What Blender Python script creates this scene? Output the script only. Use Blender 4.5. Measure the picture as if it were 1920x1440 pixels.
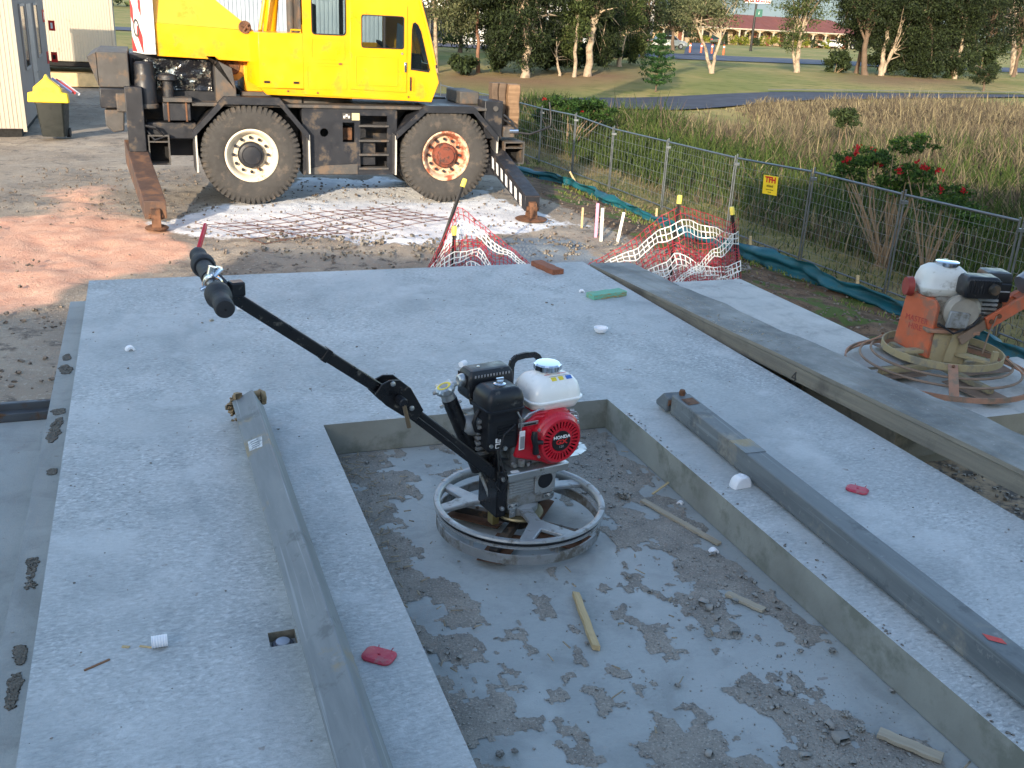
import bpy, bmesh, math, random
import numpy as np
from mathutils import Vector, Matrix
from mathutils.geometry import tessellate_polygon
random.seed(7); RNG = np.random.default_rng(7)
for o in list(bpy.data.objects): bpy.data.objects.remove(o)
SC = bpy.context.scene; COL = SC.collection
R = math.radians
# ------------------------------------------------------------------ camera
PITCH, ROLL, FPX = R(20.6), R(3.0), 1830.0
CAM = Vector((0, 0, 1.6))
_f = Vector((0, math.cos(PITCH), -math.sin(PITCH))); _r0 = Vector((1, 0, 0)); _u0 = Vector((0, math.sin(PITCH), math.cos(PITCH)))
_r = _r0 * math.cos(ROLL) + _u0 * math.sin(ROLL); _u = _u0 * math.cos(ROLL) - _r0 * math.sin(ROLL)
cd = bpy.data.cameras.new('camera'); cam = bpy.data.objects.new('camera', cd); COL.objects.link(cam)
cd.sensor_width = 36; cd.lens = 36 * FPX / 1920; cd.clip_end = 4000; cd.clip_start = .05
M = Matrix((( _r.x, _u.x, -_f.x, CAM.x), (_r.y, _u.y, -_f.y, CAM.y), (_r.z, _u.z, -_f.z, CAM.z), (0, 0, 0, 1)))
cam.matrix_world = M; SC.camera = cam
# ------------------------------------------------------------------ light
SUN_EL, SUN_AZ = 15.0, 14.0      # light travels towards +y, a little towards +x
w = bpy.data.worlds.new('World'); SC.world = w; w.use_nodes = True
nt = w.node_tree; bg = nt.nodes['Background']; sky = nt.nodes.new('ShaderNodeTexSky')
sky.sky_type = 'NISHITA'; sky.sun_disc = False; sky.sun_elevation = R(SUN_EL); sky.sun_rotation = R(180 + SUN_AZ)
sky.air_density = 1.0; sky.dust_density = 1.0; sky.ozone_density = 1.0
nt.links.new(sky.outputs[0], bg.inputs[0]); bg.inputs[1].default_value = 0.15
sl = bpy.data.lights.new('sun', 'SUN'); sun = bpy.data.objects.new('sun', sl); COL.objects.link(sun)
sl.energy = 2.7; sl.angle = R(0.6); sl.color = (1.0, .84, .64)
_d = Vector((math.sin(R(SUN_AZ)) * math.cos(R(SUN_EL)), math.cos(R(SUN_AZ)) * math.cos(R(SUN_EL)), -math.sin(R(SUN_EL))))
sun.rotation_euler = _d.to_track_quat('-Z', 'Y').to_euler()
SC.view_settings.view_transform = 'Standard'; SC.view_settings.look = 'None'; SC.view_settings.gamma = 1
SC.view_settings.exposure = 1.55
SC.render.engine = 'CYCLES'; SC.cycles.max_bounces = 5; SC.cycles.transparent_max_bounces = 8
# ------------------------------------------------------------------ pixel -> point helpers (a pixel gives only a direction)
def ray(x, y): return _f + _r * ((x - 960) / FPX) - _u * ((y - 720) / FPX)
def at(x, y, z=0.0):
    d = ray(x, y); return CAM + d * ((z - CAM.z) / d.z)
def dep(x, y, Y):
    d = ray(x, y); return CAM + d * (Y / d.y)
def onplane(x, y, p, n):
    d = ray(x, y); return CAM + d * ((p - CAM).dot(n) / d.dot(n))
# ------------------------------------------------------------------ noise
def _h(ix, iy, s):
    n = (ix.astype(np.int64) * 374761393 + iy.astype(np.int64) * 668265263 + s * 1442695) & 0xffffffff
    n = ((n ^ (n >> 13)) * 1274126177) & 0xffffffff
    return ((n ^ (n >> 16)) & 0xffff) / 65535.0
def vn(x, y, s=0):
    x = np.asarray(x, float); y = np.asarray(y, float)
    ix = np.floor(x); iy = np.floor(y); fx = x - ix; fy = y - iy
    fx = fx * fx * (3 - 2 * fx); fy = fy * fy * (3 - 2 * fy)
    a = _h(ix, iy, s); b = _h(ix + 1, iy, s); c = _h(ix, iy + 1, s); d = _h(ix + 1, iy + 1, s)
    return (a * (1 - fx) + b * fx) * (1 - fy) + (c * (1 - fx) + d * fx) * fy
def fbm(x, y, s=0, o=4):
    t = 0; a = .5; n = 0
    for i in range(o):
        t = t + a * vn(x, y, s + i * 17); n += a; a *= .5; x = np.asarray(x) * 2.03 + 3.1; y = np.asarray(y) * 2.03 + 1.7
    return t / n
def sstep(a, b, x):
    t = np.clip((x - a) / (b - a), 0, 1); return t * t * (3 - 2 * t)
def sdf_poly(px, py, poly):                    # negative inside
    d = np.full(px.shape, 1e9); ins = np.zeros(px.shape, bool); n = len(poly)
    for i in range(n):
        ax, ay = poly[i]; bx, by = poly[(i + 1) % n]
        ex, ey = bx - ax, by - ay; wx, wy = px - ax, py - ay
        t = np.clip((wx * ex + wy * ey) / (ex * ex + ey * ey + 1e-12), 0, 1)
        d = np.minimum(d, np.hypot(wx - ex * t, wy - ey * t))
        c = ((ay > py) != (by > py)) & (px < (bx - ax) * (py - ay) / ((by - ay) + 1e-12) + ax)
        ins ^= c
    return np.where(ins, -d, d)
# ------------------------------------------------------------------ materials
def c8(r, g, b):
    return tuple(((v / 255) / 12.92 if v / 255 <= .04045 else ((v / 255 + .055) / 1.055) ** 2.4) for v in (r, g, b))
class NT:
    def __init__(s, name):
        s.m = bpy.data.materials.new(name); s.m.use_nodes = True; s.t = s.m.node_tree
        s.b = s.t.nodes['Principled BSDF']; s.out = s.t.nodes['Material Output']
    def n(s, typ, ins=None, out=0, **props):
        nd = s.t.nodes.new(typ)
        for k, v in props.items(): setattr(nd, k, v)
        for k, v in (ins or {}).items(): s.set(nd.inputs[k], v)
        return nd.outputs[out]
    def set(s, sock, v):
        if isinstance(v, bpy.types.NodeSocket): s.t.links.new(v, sock)
        else:
            if hasattr(sock.default_value, '__len__') and len(sock.default_value) == 4 and len(v) == 3: v = (*v, 1)
            sock.default_value = v
    def P(s, **k):
        for a, v in k.items(): s.set(s.b.inputs[a.replace('_', ' ')], v)
    def co(s): return s.n('ShaderNodeTexCoord', out=3)
    def geo(s): return s.n('ShaderNodeNewGeometry', out=0)
    def noise(s, co, scale, detail=4, rough=.55, out=0, dist=0):
        return s.n('ShaderNodeTexNoise', {'Vector': co, 'Scale': scale, 'Detail': detail, 'Roughness': rough, 'Distortion': dist}, out=out)
    def mapr(s, v, a, b, c=0., d=1.):
        return s.n('ShaderNodeMapRange', {'Value': v, 'From Min': a, 'From Max': b, 'To Min': c, 'To Max': d})
    def mix(s, f, a, b, bt='MIX'):
        nd = s.t.nodes.new('ShaderNodeMix'); nd.data_type = 'RGBA'; nd.blend_type = bt
        s.set(nd.inputs[0], f); s.set(nd.inputs[6], a); s.set(nd.inputs[7], b); return nd.outputs[2]
    def math(s, op, a, b=0.): return s.n('ShaderNodeMath', {0: a, 1: b}, operation=op)
    def bump(s, h, st, dist=.01, nrm=None):
        d = {'Height': h, 'Strength': st, 'Distance': dist}
        if nrm: d['Normal'] = nrm
        return s.n('ShaderNodeBump', d)
    def attr(s, name, out=2): return s.n('ShaderNodeAttribute', out=out, attribute_name=name)
    def mapping(s, co, sc, rot=(0, 0, 0)): return s.n('ShaderNodeMapping', {'Vector': co, 'Scale': sc, 'Rotation': rot})
MATS = {}
def pbr(name, col, rough=.55, metal=0., var=.18, scale=5, bump=.15, bscale=80, dirt=None, damt=.5, dscale=3, spec=.5, coat=0, world=False):
    if name in MATS: return MATS[name]
    t = NT(name); co = t.geo() if world else t.co()
    n = t.noise(co, scale, 5); f = t.mapr(n, .3, .7)
    a = tuple(v * (1 - var) for v in col); b = tuple(min(1, v * (1 + var)) for v in col)
    c = t.mix(f, a, b)
    rr = t.mapr(t.noise(co, scale * 2.3, 4), .3, .7, max(.02, rough - .12), min(1, rough + .12))
    if dirt:
        dn = t.noise(co, dscale, 7, .68); df = t.mapr(dn, .62 - damt * .3, .70 - damt * .22)
        c = t.mix(df, c, dirt)
        rr = t.n('ShaderNodeMix', {0: df, 2: rr, 3: .85})
    t.P(Base_Color=c, Roughness=rr, Metallic=metal, Specular_IOR_Level=spec)
    if coat: t.P(Coat_Weight=coat)
    if bump: t.P(Normal=t.bump(t.noise(co, bscale, 4), bump, .004))
    MATS[name] = t.m; return t.m
# ------------------------------------------------------------------ mesh builder
class MB:
    def __init__(s): s.v = []; s.f = []
    def add(s, vs, fs):
        o = len(s.v); s.v += [tuple(v) for v in vs]; s.f += [tuple(i + o for i in f) for f in fs]; return s
    def box(s, x0, x1, y0, y1, z0, z1):
        return s.add([(x0, y0, z0), (x1, y0, z0), (x1, y1, z0), (x0, y1, z0), (x0, y0, z1), (x1, y0, z1), (x1, y1, z1), (x0, y1, z1)],
                     [(0, 3, 2, 1), (4, 5, 6, 7), (0, 1, 5, 4), (1, 2, 6, 5), (2, 3, 7, 6), (3, 0, 4, 7)])
    def beam(s, p0, p1, wx, wz, up=(0, 0, 1), taper=1.0, cap=True):
        p0 = Vector(p0); p1 = Vector(p1); d = (p1 - p0).normalized(); up = Vector(up)
        sx = d.cross(up)
        if sx.length < 1e-4: sx = d.cross(Vector((1, 0, 0)))
        sx.normalize(); sz = sx.cross(d).normalized(); vs = []
        for p, k in ((p0, 1), (p1, taper)):
            for a, b in ((-1, -1), (1, -1), (1, 1), (-1, 1)): vs.append(p + sx * (a * wx / 2 * k) + sz * (b * wz / 2 * k))
        return s.add(vs, [(0, 3, 2, 1), (4, 5, 6, 7), (0, 1, 5, 4), (1, 2, 6, 5), (2, 3, 7, 6), (3, 0, 4, 7)])
    def prism(s, poly, y0, y1, ax='y'):
        n = len(poly)
        def P(a, b, c): return {'y': (a, c, b), 'x': (c, a, b), 'z': (a, b, c)}[ax]
        vs = [P(a, b, y0) for a, b in poly] + [P(a, b, y1) for a, b in poly]
        fs = [tuple(range(n)), tuple(range(2 * n - 1, n - 1, -1))] + [(i, i + n, (i + 1) % n + n, (i + 1) % n) for i in range(n)]
        return s.add(vs, fs)
    def plate(s, outer, holes, y0, y1, ax='y'):
        loops = [[Vector((a, b, 0)) for a, b in outer]] + [[Vector((a, b, 0)) for a, b in h] for h in holes]
        flat = [p for l in loops for p in l]; tris = tessellate_polygon(loops); n = len(flat)
        def P(a, b, c): return {'y': (a, c, b), 'x': (c, a, b), 'z': (a, b, c)}[ax]
        vs = [P(p.x, p.y, y0) for p in flat] + [P(p.x, p.y, y1) for p in flat]
        fs = [tuple(t) for t in tris] + [tuple(i + n for i in reversed(t)) for t in tris]
        o = 0
        for l in loops:
            m = len(l); fs += [(o + i, o + i + n, o + (i + 1) % m + n, o + (i + 1) % m) for i in range(m)]; o += m
        return s.add(vs, fs)
    def cyl(s, p0, p1, r0, r1=None, n=16, cap=True):
        r1 = r0 if r1 is None else r1; p0 = Vector(p0); p1 = Vector(p1); d = (p1 - p0).normalized()
        a = d.orthogonal().normalized(); b = d.cross(a); vs = []
        for p, r in ((p0, r0), (p1, r1)):
            for i in range(n):
                t = 2 * math.pi * i / n; vs.append(p + a * (r * math.cos(t)) + b * (r * math.sin(t)))
        fs = [(i, (i + 1) % n, (i + 1) % n + n, i + n) for i in range(n)]
        if cap: fs += [tuple(range(n - 1, -1, -1)), tuple(range(n, 2 * n))]
        return s.add(vs, fs)
    def tube(s, pts, r, n=8, cap=True, closed=False):
        pts = [Vector(p) for p in pts]; m = len(pts); rs = r if hasattr(r, '__len__') else [r] * m
        a = None; vs = []
        for i, p in enumerate(pts):
            d = (pts[(i + 1) % m] - pts[i - 1]) if closed else (pts[min(i + 1, m - 1)] - pts[max(i - 1, 0)])
            d.normalize()
            a = d.orthogonal().normalized() if a is None else (a - d * a.dot(d)).normalized()
            b = d.cross(a)
            for k in range(n):
                t = 2 * math.pi * k / n; vs.append(p + a * (rs[i] * math.cos(t)) + b * (rs[i] * math.sin(t)))
        fs = []
        for i in range(m if closed else m - 1):
            j = (i + 1) % m
            fs += [(i * n + k, i * n + (k + 1) % n, j * n + (k + 1) % n, j * n + k) for k in range(n)]
        if cap and not closed: fs += [tuple(range(n - 1, -1, -1)), tuple(range((m - 1) * n, m * n))]
        return s.add(vs, fs)
    def lathe(s, prof, o=(0, 0, 0), axis=(0, 0, 1), n=32, closed=False):
        o = Vector(o); d = Vector(axis).normalized(); a = d.orthogonal().normalized(); b = d.cross(a); vs = []
        for r, h in prof:
            for i in range(n):
                t = 2 * math.pi * i / n; vs.append(o + d * h + a * (r * math.cos(t)) + b * (r * math.sin(t)))
        m = len(prof); fs = []
        for i in range(m if closed else m - 1):
            j = (i + 1) % m
            fs += [(i * n + k, i * n + (k + 1) % n, j * n + (k + 1) % n, j * n + k) for k in range(n)]
        if not closed:
            if prof[0][0] > 1e-5: fs.append(tuple(range(n - 1, -1, -1)))
            if prof[-1][0] > 1e-5: fs.append(tuple(range((m - 1) * n, m * n)))
        return s.add(vs, fs)
    def ball(s, c, rx, ry, rz, n=12, m=8, z0=-1):
        vs = []; fs = []
        for j in range(m + 1):
            t = math.asin(z0) + (math.pi / 2 - math.asin(z0)) * j / m
            for i in range(n):
                p = 2 * math.pi * i / n; vs.append((c[0] + rx * math.cos(t) * math.cos(p), c[1] + ry * math.cos(t) * math.sin(p), c[2] + rz * math.sin(t)))
        for j in range(m): fs += [(j * n + i, j * n + (i + 1) % n, (j + 1) * n + (i + 1) % n, (j + 1) * n + i) for i in range(n)]
        fs.append(tuple(range(n - 1, -1, -1)))
        return s.add(vs, fs)
    def build(s, name, mat, parent=None, bevel=0, smooth=40, scale=1, seg=2):
        me = bpy.data.meshes.new(name)
        v = s.v if scale == 1 else [(a * scale, b * scale, c * scale) for a, b, c in s.v]
        me.from_pydata(v, [], s.f)
        bm = bmesh.new(); bm.from_mesh(me); bmesh.ops.remove_doubles(bm, verts=bm.verts, dist=1e-5); bmesh.ops.recalc_face_normals(bm, faces=bm.faces); bm.to_mesh(me); bm.free()
        if smooth:
            me.shade_smooth(); me.set_sharp_from_angle(angle=R(smooth))
        o = bpy.data.objects.new(name, me); COL.objects.link(o); me.materials.append(mat)
        if parent: o.parent = parent
        if bevel:
            md = o.modifiers.new('bevel', 'BEVEL'); md.width = bevel; md.segments = seg; md.limit_method = 'ANGLE'; md.angle_limit = R(35); md.harden_normals = False
        return o
def npmesh(name, V, F, mat, parent=None, smooth=False, attrs=None):
    me = bpy.data.meshes.new(name); V = np.asarray(V, np.float32); F = np.asarray(F, np.int32); k = F.shape[1]
    me.vertices.add(len(V)); me.vertices.foreach_set('co', V.ravel())
    me.loops.add(F.size); me.loops.foreach_set('vertex_index', F.ravel())
    me.polygons.add(len(F)); me.polygons.foreach_set('loop_start', np.arange(0, F.size, k, dtype=np.int32))
    me.polygons.foreach_set('loop_total', np.full(len(F), k, np.int32))
    me.update(calc_edges=True)
    for an, av in (attrs or {}).items():
        av = np.asarray(av, np.float32)
        if av.ndim == 2:
            A = me.attributes.new(an, 'FLOAT_COLOR', 'POINT'); A.data.foreach_set('color', np.c_[av, np.ones(len(av))].astype(np.float32).ravel())
        else:
            A = me.attributes.new(an, 'FLOAT', 'POINT'); A.data.foreach_set('value', av)
    if smooth: me.shade_smooth()
    o = bpy.data.objects.new(name, me); COL.objects.link(o); me.materials.append(mat)
    if parent: o.parent = parent
    return o
def tag(o, label=None, cat=None, group=None, kind=None):
    for k, v in (('label', label), ('category', cat), ('group', group), ('kind', kind)):
        if v: o[k] = v
    return o
def thing(name, label, cat, loc=(0, 0, 0), rz=0, group=None):
    o = bpy.data.objects.new(name, None); COL.objects.link(o); o.location = loc; o.rotation_euler = (0, 0, rz); o.empty_display_size = .1
    return tag(o, label, cat, group)
def text(name, s, size, mat, parent, mtx, ext=.0006, align='CENTER', sx=1, bold=0):
    cu = bpy.data.curves.new(name, 'FONT'); cu.body = s; cu.size = size; cu.extrude = ext; cu.align_x = align; cu.align_y = 'CENTER'; cu.resolution_u = 3; cu.offset = bold * size
    t = bpy.data.objects.new('tmp', cu); COL.objects.link(t)
    bpy.context.view_layer.update()
    me = bpy.data.meshes.new_from_object(t.evaluated_get(bpy.context.evaluated_depsgraph_get())); bpy.data.objects.remove(t)
    for v in me.vertices: v.co.x *= sx
    me.name = name; o = bpy.data.objects.new(name, me); COL.objects.link(o); me.materials.clear(); me.materials.append(mat)
    if parent: o.parent = parent
    o.matrix_local = mtx
    return o
def rot_face(px, pz, y, x=None):               # text in the plane y=const, read from -y
    return Matrix.Translation((px, y, pz)) @ Matrix.Rotation(R(90), 4, 'X')
def rrect(x0, x1, z0, z1, r=.05, n=4):
    out = []
    for cx, cz, a in ((x1 - r, z1 - r, 0), (x0 + r, z1 - r, 90), (x0 + r, z0 + r, 180), (x1 - r, z0 + r, 270)):
        for i in range(n + 1):
            t = R(a + 90 * i / n); out.append((cx + r * math.cos(t), cz + r * math.sin(t)))
    return out
def rocks(P, S, seed=0, flat=.7):              # P centres (n,3), S sizes -> V,F
    rg = np.random.default_rng(seed); n = len(P)
    base = np.array([(1, 0, 0), (-1, 0, 0), (0, 1, 0), (0, -1, 0), (0, 0, 1), (0, 0, -1)] + [(a * .62, b * .62, c * .62) for a in (-1, 1) for b in (-1, 1) for c in (-1, 1)], float)
    fs = []
    idx = lambda a, b, c: 6 + (a > 0) * 4 + (b > 0) * 2 + (c > 0)
    for sa in (-1, 1):
        for sb in (-1, 1):
            for (ax, i0) in ((0, 0), (1, 2), (2, 4)): pass
    ax6 = {0: (0, 1), 1: (0, -1), 2: (1, 1), 3: (1, -1), 4: (2, 1), 5: (2, -1)}
    for k, (ax, sg) in ax6.items():
        o = [a for a in range(3) if a != ax]; ring = []
        for s1, s2 in ((1, 1), (-1, 1), (-1, -1), (1, -1)):
            c = [0, 0, 0]; c[ax] = sg; c[o[0]] = s1; c[o[1]] = s2; ring.append(idx(*c))
        for i in range(4): fs.append((k, ring[i], ring[(i + 1) % 4]) if sg > 0 else (k, ring[(i + 1) % 4], ring[i]))
    fs = np.array(fs)
    V = base[None] * (1 + rg.uniform(-.32, .32, (n, 14, 1))); sc = rg.uniform(.6, 1.15, (n, 1, 3)); sc[:, :, 2] *= flat; V = V * sc
    a = rg.uniform(0, 6.28, n); ca, sa = np.cos(a)[:, None], np.sin(a)[:, None]
    x = V[:, :, 0] * ca - V[:, :, 1] * sa; y = V[:, :, 0] * sa + V[:, :, 1] * ca; V = np.stack([x, y, V[:, :, 2]], 2)
    V = V * np.asarray(S)[:, None, None] + np.asarray(P)[:, None, :]
    F = fs[None] + (np.arange(n) * 14)[:, None, None]
    return V.reshape(-1, 3), F.reshape(-1, 3)
# ================================================================== STRUCTURE: ground
FA = Vector((.42, 25.1, 0)); FB = Vector((5.12, 13.7, 0)); FD = (FB - FA).normalized(); FN = Vector((-FD.y, FD.x, 0))   # fence line; FN points away from the site
if FN.x < 0: FN = -FN
def G(x, y):
    x = np.asarray(x, float); y = np.asarray(y, float)
    d = (x - FA.x) * FN.x + (y - FA.y) * FN.y
    z = -1.38 - .42 * sstep(-3.2, .3, d) + .35 * sstep(12, 22, d) * 1.0
    far = sstep(38, 70, y); z = z * (1 - far) + (-1.0) * far
    lef = sstep(-5, -12, x) * sstep(14, 22, y) * (1 - far); z = z - .2 * lef
    return z
def gz(x, y): return float(G(x, y))
def atg(px, py):
    z = -1.4
    for _ in range(30):
        p = at(px, py, z); z = .5 * z + .5 * gz(p.x, p.y)
    return Vector((p.x, p.y, gz(p.x, p.y)))
def wpoly(pts, z=-1.4): return [tuple(at(*q, z)[:2]) for q in pts]
def axis_grid(a, b, st, lo, hi, gr=1.16):
    c = list(np.arange(a, b + 1e-6, st)); s = st
    while c[-1] < hi: s *= gr; c.append(c[-1] + s)
    s = st; pre = []
    p = a
    while p > lo: s *= gr; p -= s; pre.append(p)
    return np.array(pre[::-1] + c)
def make_ground():
    xs = axis_grid(-14, 9, .085, -1500, 1500); ys = axis_grid(6, 24, .085, -400, 2500)
    X, Y = np.meshgrid(xs, ys); Z = G(X, Y)
    near = sstep(60, 30, Y) * sstep(-40, -20, X) * sstep(40, 20, X)
    d = (X - FA.x) * FN.x + (Y - FA.y) * FN.y
    rough = .5 + .5 * sstep(13.8, 12.8, Y + .35 * X) + .6 * sstep(-3, -1, d)
    Z = Z + near * rough * ((fbm(X * 1.3, Y * 1.3, 3) - .5) * .16 + (fbm(X * 5, Y * 5, 9, 3) - .5) * .06)
    ridge = np.exp(-((Y - (13.1 + .10 * X)) / .55) ** 2) * sstep(-4.5, -3, X) * sstep(3.0, 1.5, X)
    Z = Z + ridge * .16 * fbm(X * 3, Y * 3, 31)
    Z = Z - near * .05
    # keep the crane's footing flat
    n = 0; wpx, wpy = X + (fbm(X * .9, Y * .9, 5) - .5) * .9, Y + (fbm(X * .9, Y * .9, 6) - .5) * .9
    def mask(pts, wd, z=-1.4):
        return np.clip(.5 - sdf_poly(wpx, wpy, wpoly(pts, z)) / wd, 0, 1)
    pink = mask([(-80, 402), (120, 398), (250, 410), (330, 425), (352, 470), (300, 515), (165, 522), (110, 568), (-60, 588)], .9)
    pink = np.maximum(pink, .62 * mask([(60, 345), (190, 335), (235, 370), (240, 420), (100, 405)], 1.2))
    pink = np.maximum(pink, .5 * mask([(-60, 735), (75, 728), (90, 790), (-60, 800)], .5, -1.3))
    white = mask([(275, 414), (380, 388), (480, 372), (560, 332), (745, 332), (800, 362), (905, 348), (965, 385), (1065, 412), (1010, 430), (900, 436), (842, 466), (700, 464), (560, 446), (430, 440), (340, 428)], .7)
    slick = mask([(860, 455), (1000, 440), (1130, 462), (1130, 520), (860, 520)], .9)
    bank = sstep(-3.4, -2.2, d) * sstep(.3, -.4, d) * sstep(40, 28, Y)
    grass = sstep(-.9, .2, d + (fbm(X * 2, Y * 2, 8) - .5) * 1.2)
    litter = np.maximum(mask([(800, 122), (1000, 128), (1210, 128), (1215, 140), (1000, 143), (800, 134)], 4, -1.0), mask([(1590, 140), (1700, 143), (1830, 150), (1830, 160), (1690, 157), (1580, 150)], 4, -1.0))
    lawn = sstep(38, 42, Y) + 0 * X
    V = np.stack([X, Y, Z], 2).reshape(-1, 3); nx, ny = len(xs), len(ys)
    I = np.arange(nx * ny).reshape(ny, nx); F = np.stack([I[:-1, :-1], I[:-1, 1:], I[1:, 1:], I[1:, :-1]], 2).reshape(-1, 4)
    t = NT('ground_soil'); co = t.geo()
    n1 = t.noise(co, .7, 6); n2 = t.noise(co, 4, 6, .65); n3 = t.noise(co, 26, 5, .7); n4 = t.noise(co, 90, 3)
    base = t.mix(t.mapr(n1, .35, .65), c8(142, 130, 116), c8(172, 160, 144))
    base = t.mix(t.mapr(n2, .54, .66), base, c8(112, 104, 96))
    speck = t.mapr(n3, .56, .66)
    base = t.mix(speck, base, c8(184, 174, 160))
    def edge(a, k, lo=.42, hi=.58, nn=n2):
        return t.mapr(t.math('ADD', t.attr(a), t.math('MULTIPLY', t.math('SUBTRACT', nn, .5), k)), lo, hi)
    brown = t.mix(t.mapr(n2, .4, .6), c8(92, 74, 58), c8(128, 104, 82))
    brown = t.mix(t.mapr(n3, .55, .62), brown, c8(74, 62, 50))
    brown = t.mix(t.mapr(t.noise(co, 1.7, 5), .55, .6), brown, c8(84, 98, 48))
    c = t.mix(edge('bank', .9), base, brown)
    c = t.mix(edge('slick', .8), c, t.mix(n3, c8(120, 128, 134), c8(148, 156, 160)))
    pinkc = t.mix(t.mapr(n2, .35, .7), c8(214, 160, 134), c8(230, 186, 158))
    pinkc = t.mix(t.math('MULTIPLY', t.mapr(n3, .62, .7), .5), pinkc, c8(186, 136, 110))
    c = t.mix(edge('pink', .55, .34, .6), c, pinkc)
    wh = t.mix(t.mapr(n2, .3, .6), c8(206, 208, 212), c8(240, 240, 240))
    wm = t.math('MULTIPLY', edge('white', 1.1), t.mapr(t.noise(co, 1.9, 7, .7), .70, .63))
    wm = t.math('MULTIPLY', wm, t.mapr(t.noise(co, 13, 4, .7), .72, .66))
    c = t.mix(wm, c, wh)
    gr = t.mix(t.mapr(n2, .35, .65), c8(104, 104, 58), c8(146, 130, 84)); gr = t.mix(t.mapr(n1, .5, .62), gr, c8(150, 132, 92))
    lw = t.mix(t.mapr(t.noise(co, .12, 6, .6), .4, .6), c8(124, 126, 72), c8(156, 142, 92)); lw = t.mix(t.mapr(t.noise(co, 1.1, 6), .5, .7), lw, c8(104, 112, 56))
    c = t.mix(edge('grass', .3), c, gr); c = t.mix(t.attr('lawn'), c, lw); c = t.mix(t.math('MULTIPLY', t.attr('litter'), .85), c, t.mix(n2, c8(112, 82, 66), c8(146, 116, 92)))
    t.P(Base_Color=c, Roughness=.95, Specular_IOR_Level=.2)
    h = t.math('ADD', t.math('MULTIPLY', n2, .6), t.math('MULTIPLY', n3, .5)); h = t.math('ADD', h, t.math('MULTIPLY', n4, .25))
    t.P(Normal=t.bump(h, .9, .05))
    o = npmesh('ground', V, F, t.m, smooth=True, attrs=dict(pink=pink.ravel(), white=white.ravel(), slick=slick.ravel(), bank=bank.ravel(), grass=grass.ravel(), lawn=lawn.ravel(), litter=litter.ravel()))
    tag(o, kind='structure')
make_ground()
# ================================================================== roads and paved strips beyond the drain
def strip(name, pts_l, pts_r, mat, dz=.05, nsub=14, z=None, kind='structure'):
    V = []; F = []
    def samp(P, t):
        t = t * (len(P) - 1); i = min(int(t), len(P) - 2); f = t - i; return P[i][0] + (P[i + 1][0] - P[i][0]) * f, P[i][1] + (P[i + 1][1] - P[i][1]) * f
    n = nsub * (len(pts_l) - 1); m = 6
    for i in range(n + 1):
        a = samp(pts_l, i / n); b = samp(pts_r, i / n)
        for k in range(m + 1):
            x = a[0] + (b[0] - a[0]) * k / m; y = a[1] + (b[1] - a[1]) * k / m
            V.append((x, y, (gz(x, y) if z is None else z) + dz))
    for i in range(n):
        for k in range(m): j = i * (m + 1) + k; F.append((j, j + 1, j + m + 2, j + m + 1))
    o = npmesh(name, V, F, mat); return tag(o, kind=kind)
M_tar = pbr('asphalt_new', c8(52, 56, 70), .8, 0, .12, .6, .3, 40, world=True)
M_tar2 = pbr('asphalt_road', c8(58, 64, 84), .8, 0, .12, .3, .2, 20, world=True)
def pw(*q): return [tuple(at(x, y, z)[:2]) for x, y, z in q]
near_e = pw((700, 166, -1.35), (1000, 179, -1.35), (1250, 188, -1.33), (1440, 187, -1.33), (1920, 187, -1.28)); far_e = pw((700, 152, -1.3), (1000, 167, -1.3), (1250, 170, -1.28), (1440, 172, -1.25), (1920, 181, -1.2))
strip('access_road', [(-40, near_e[0][1] - 2)] + near_e + [(110, 66)], [(-40, far_e[0][1] - 3)] + far_e + [(110, 84)], M_tar)
strip('street', [(-70, 80), (-8, 84), (13, 84), (30, 91), (110, 118)], [(-70, 90), (-8, 93), (13, 99), (33, 105), (110, 136)], M_tar2, .06)
strip('driveway', pw((1282, 104, -1), (1285, 92, -1), (1300, 80, -1)), pw((1338, 105, -1), (1340, 93, -1), (1342, 80, -1)), M_tar2, .1)
strip('kerb_line', pw((1440, 171.4, -1.25), (1920, 180.2, -1.2)), pw((1440, 170.3, -1.25), (1920, 179.2, -1.2)), pbr('kerb_concrete', c8(122, 116, 98), .8, world=True), .13)
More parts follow.
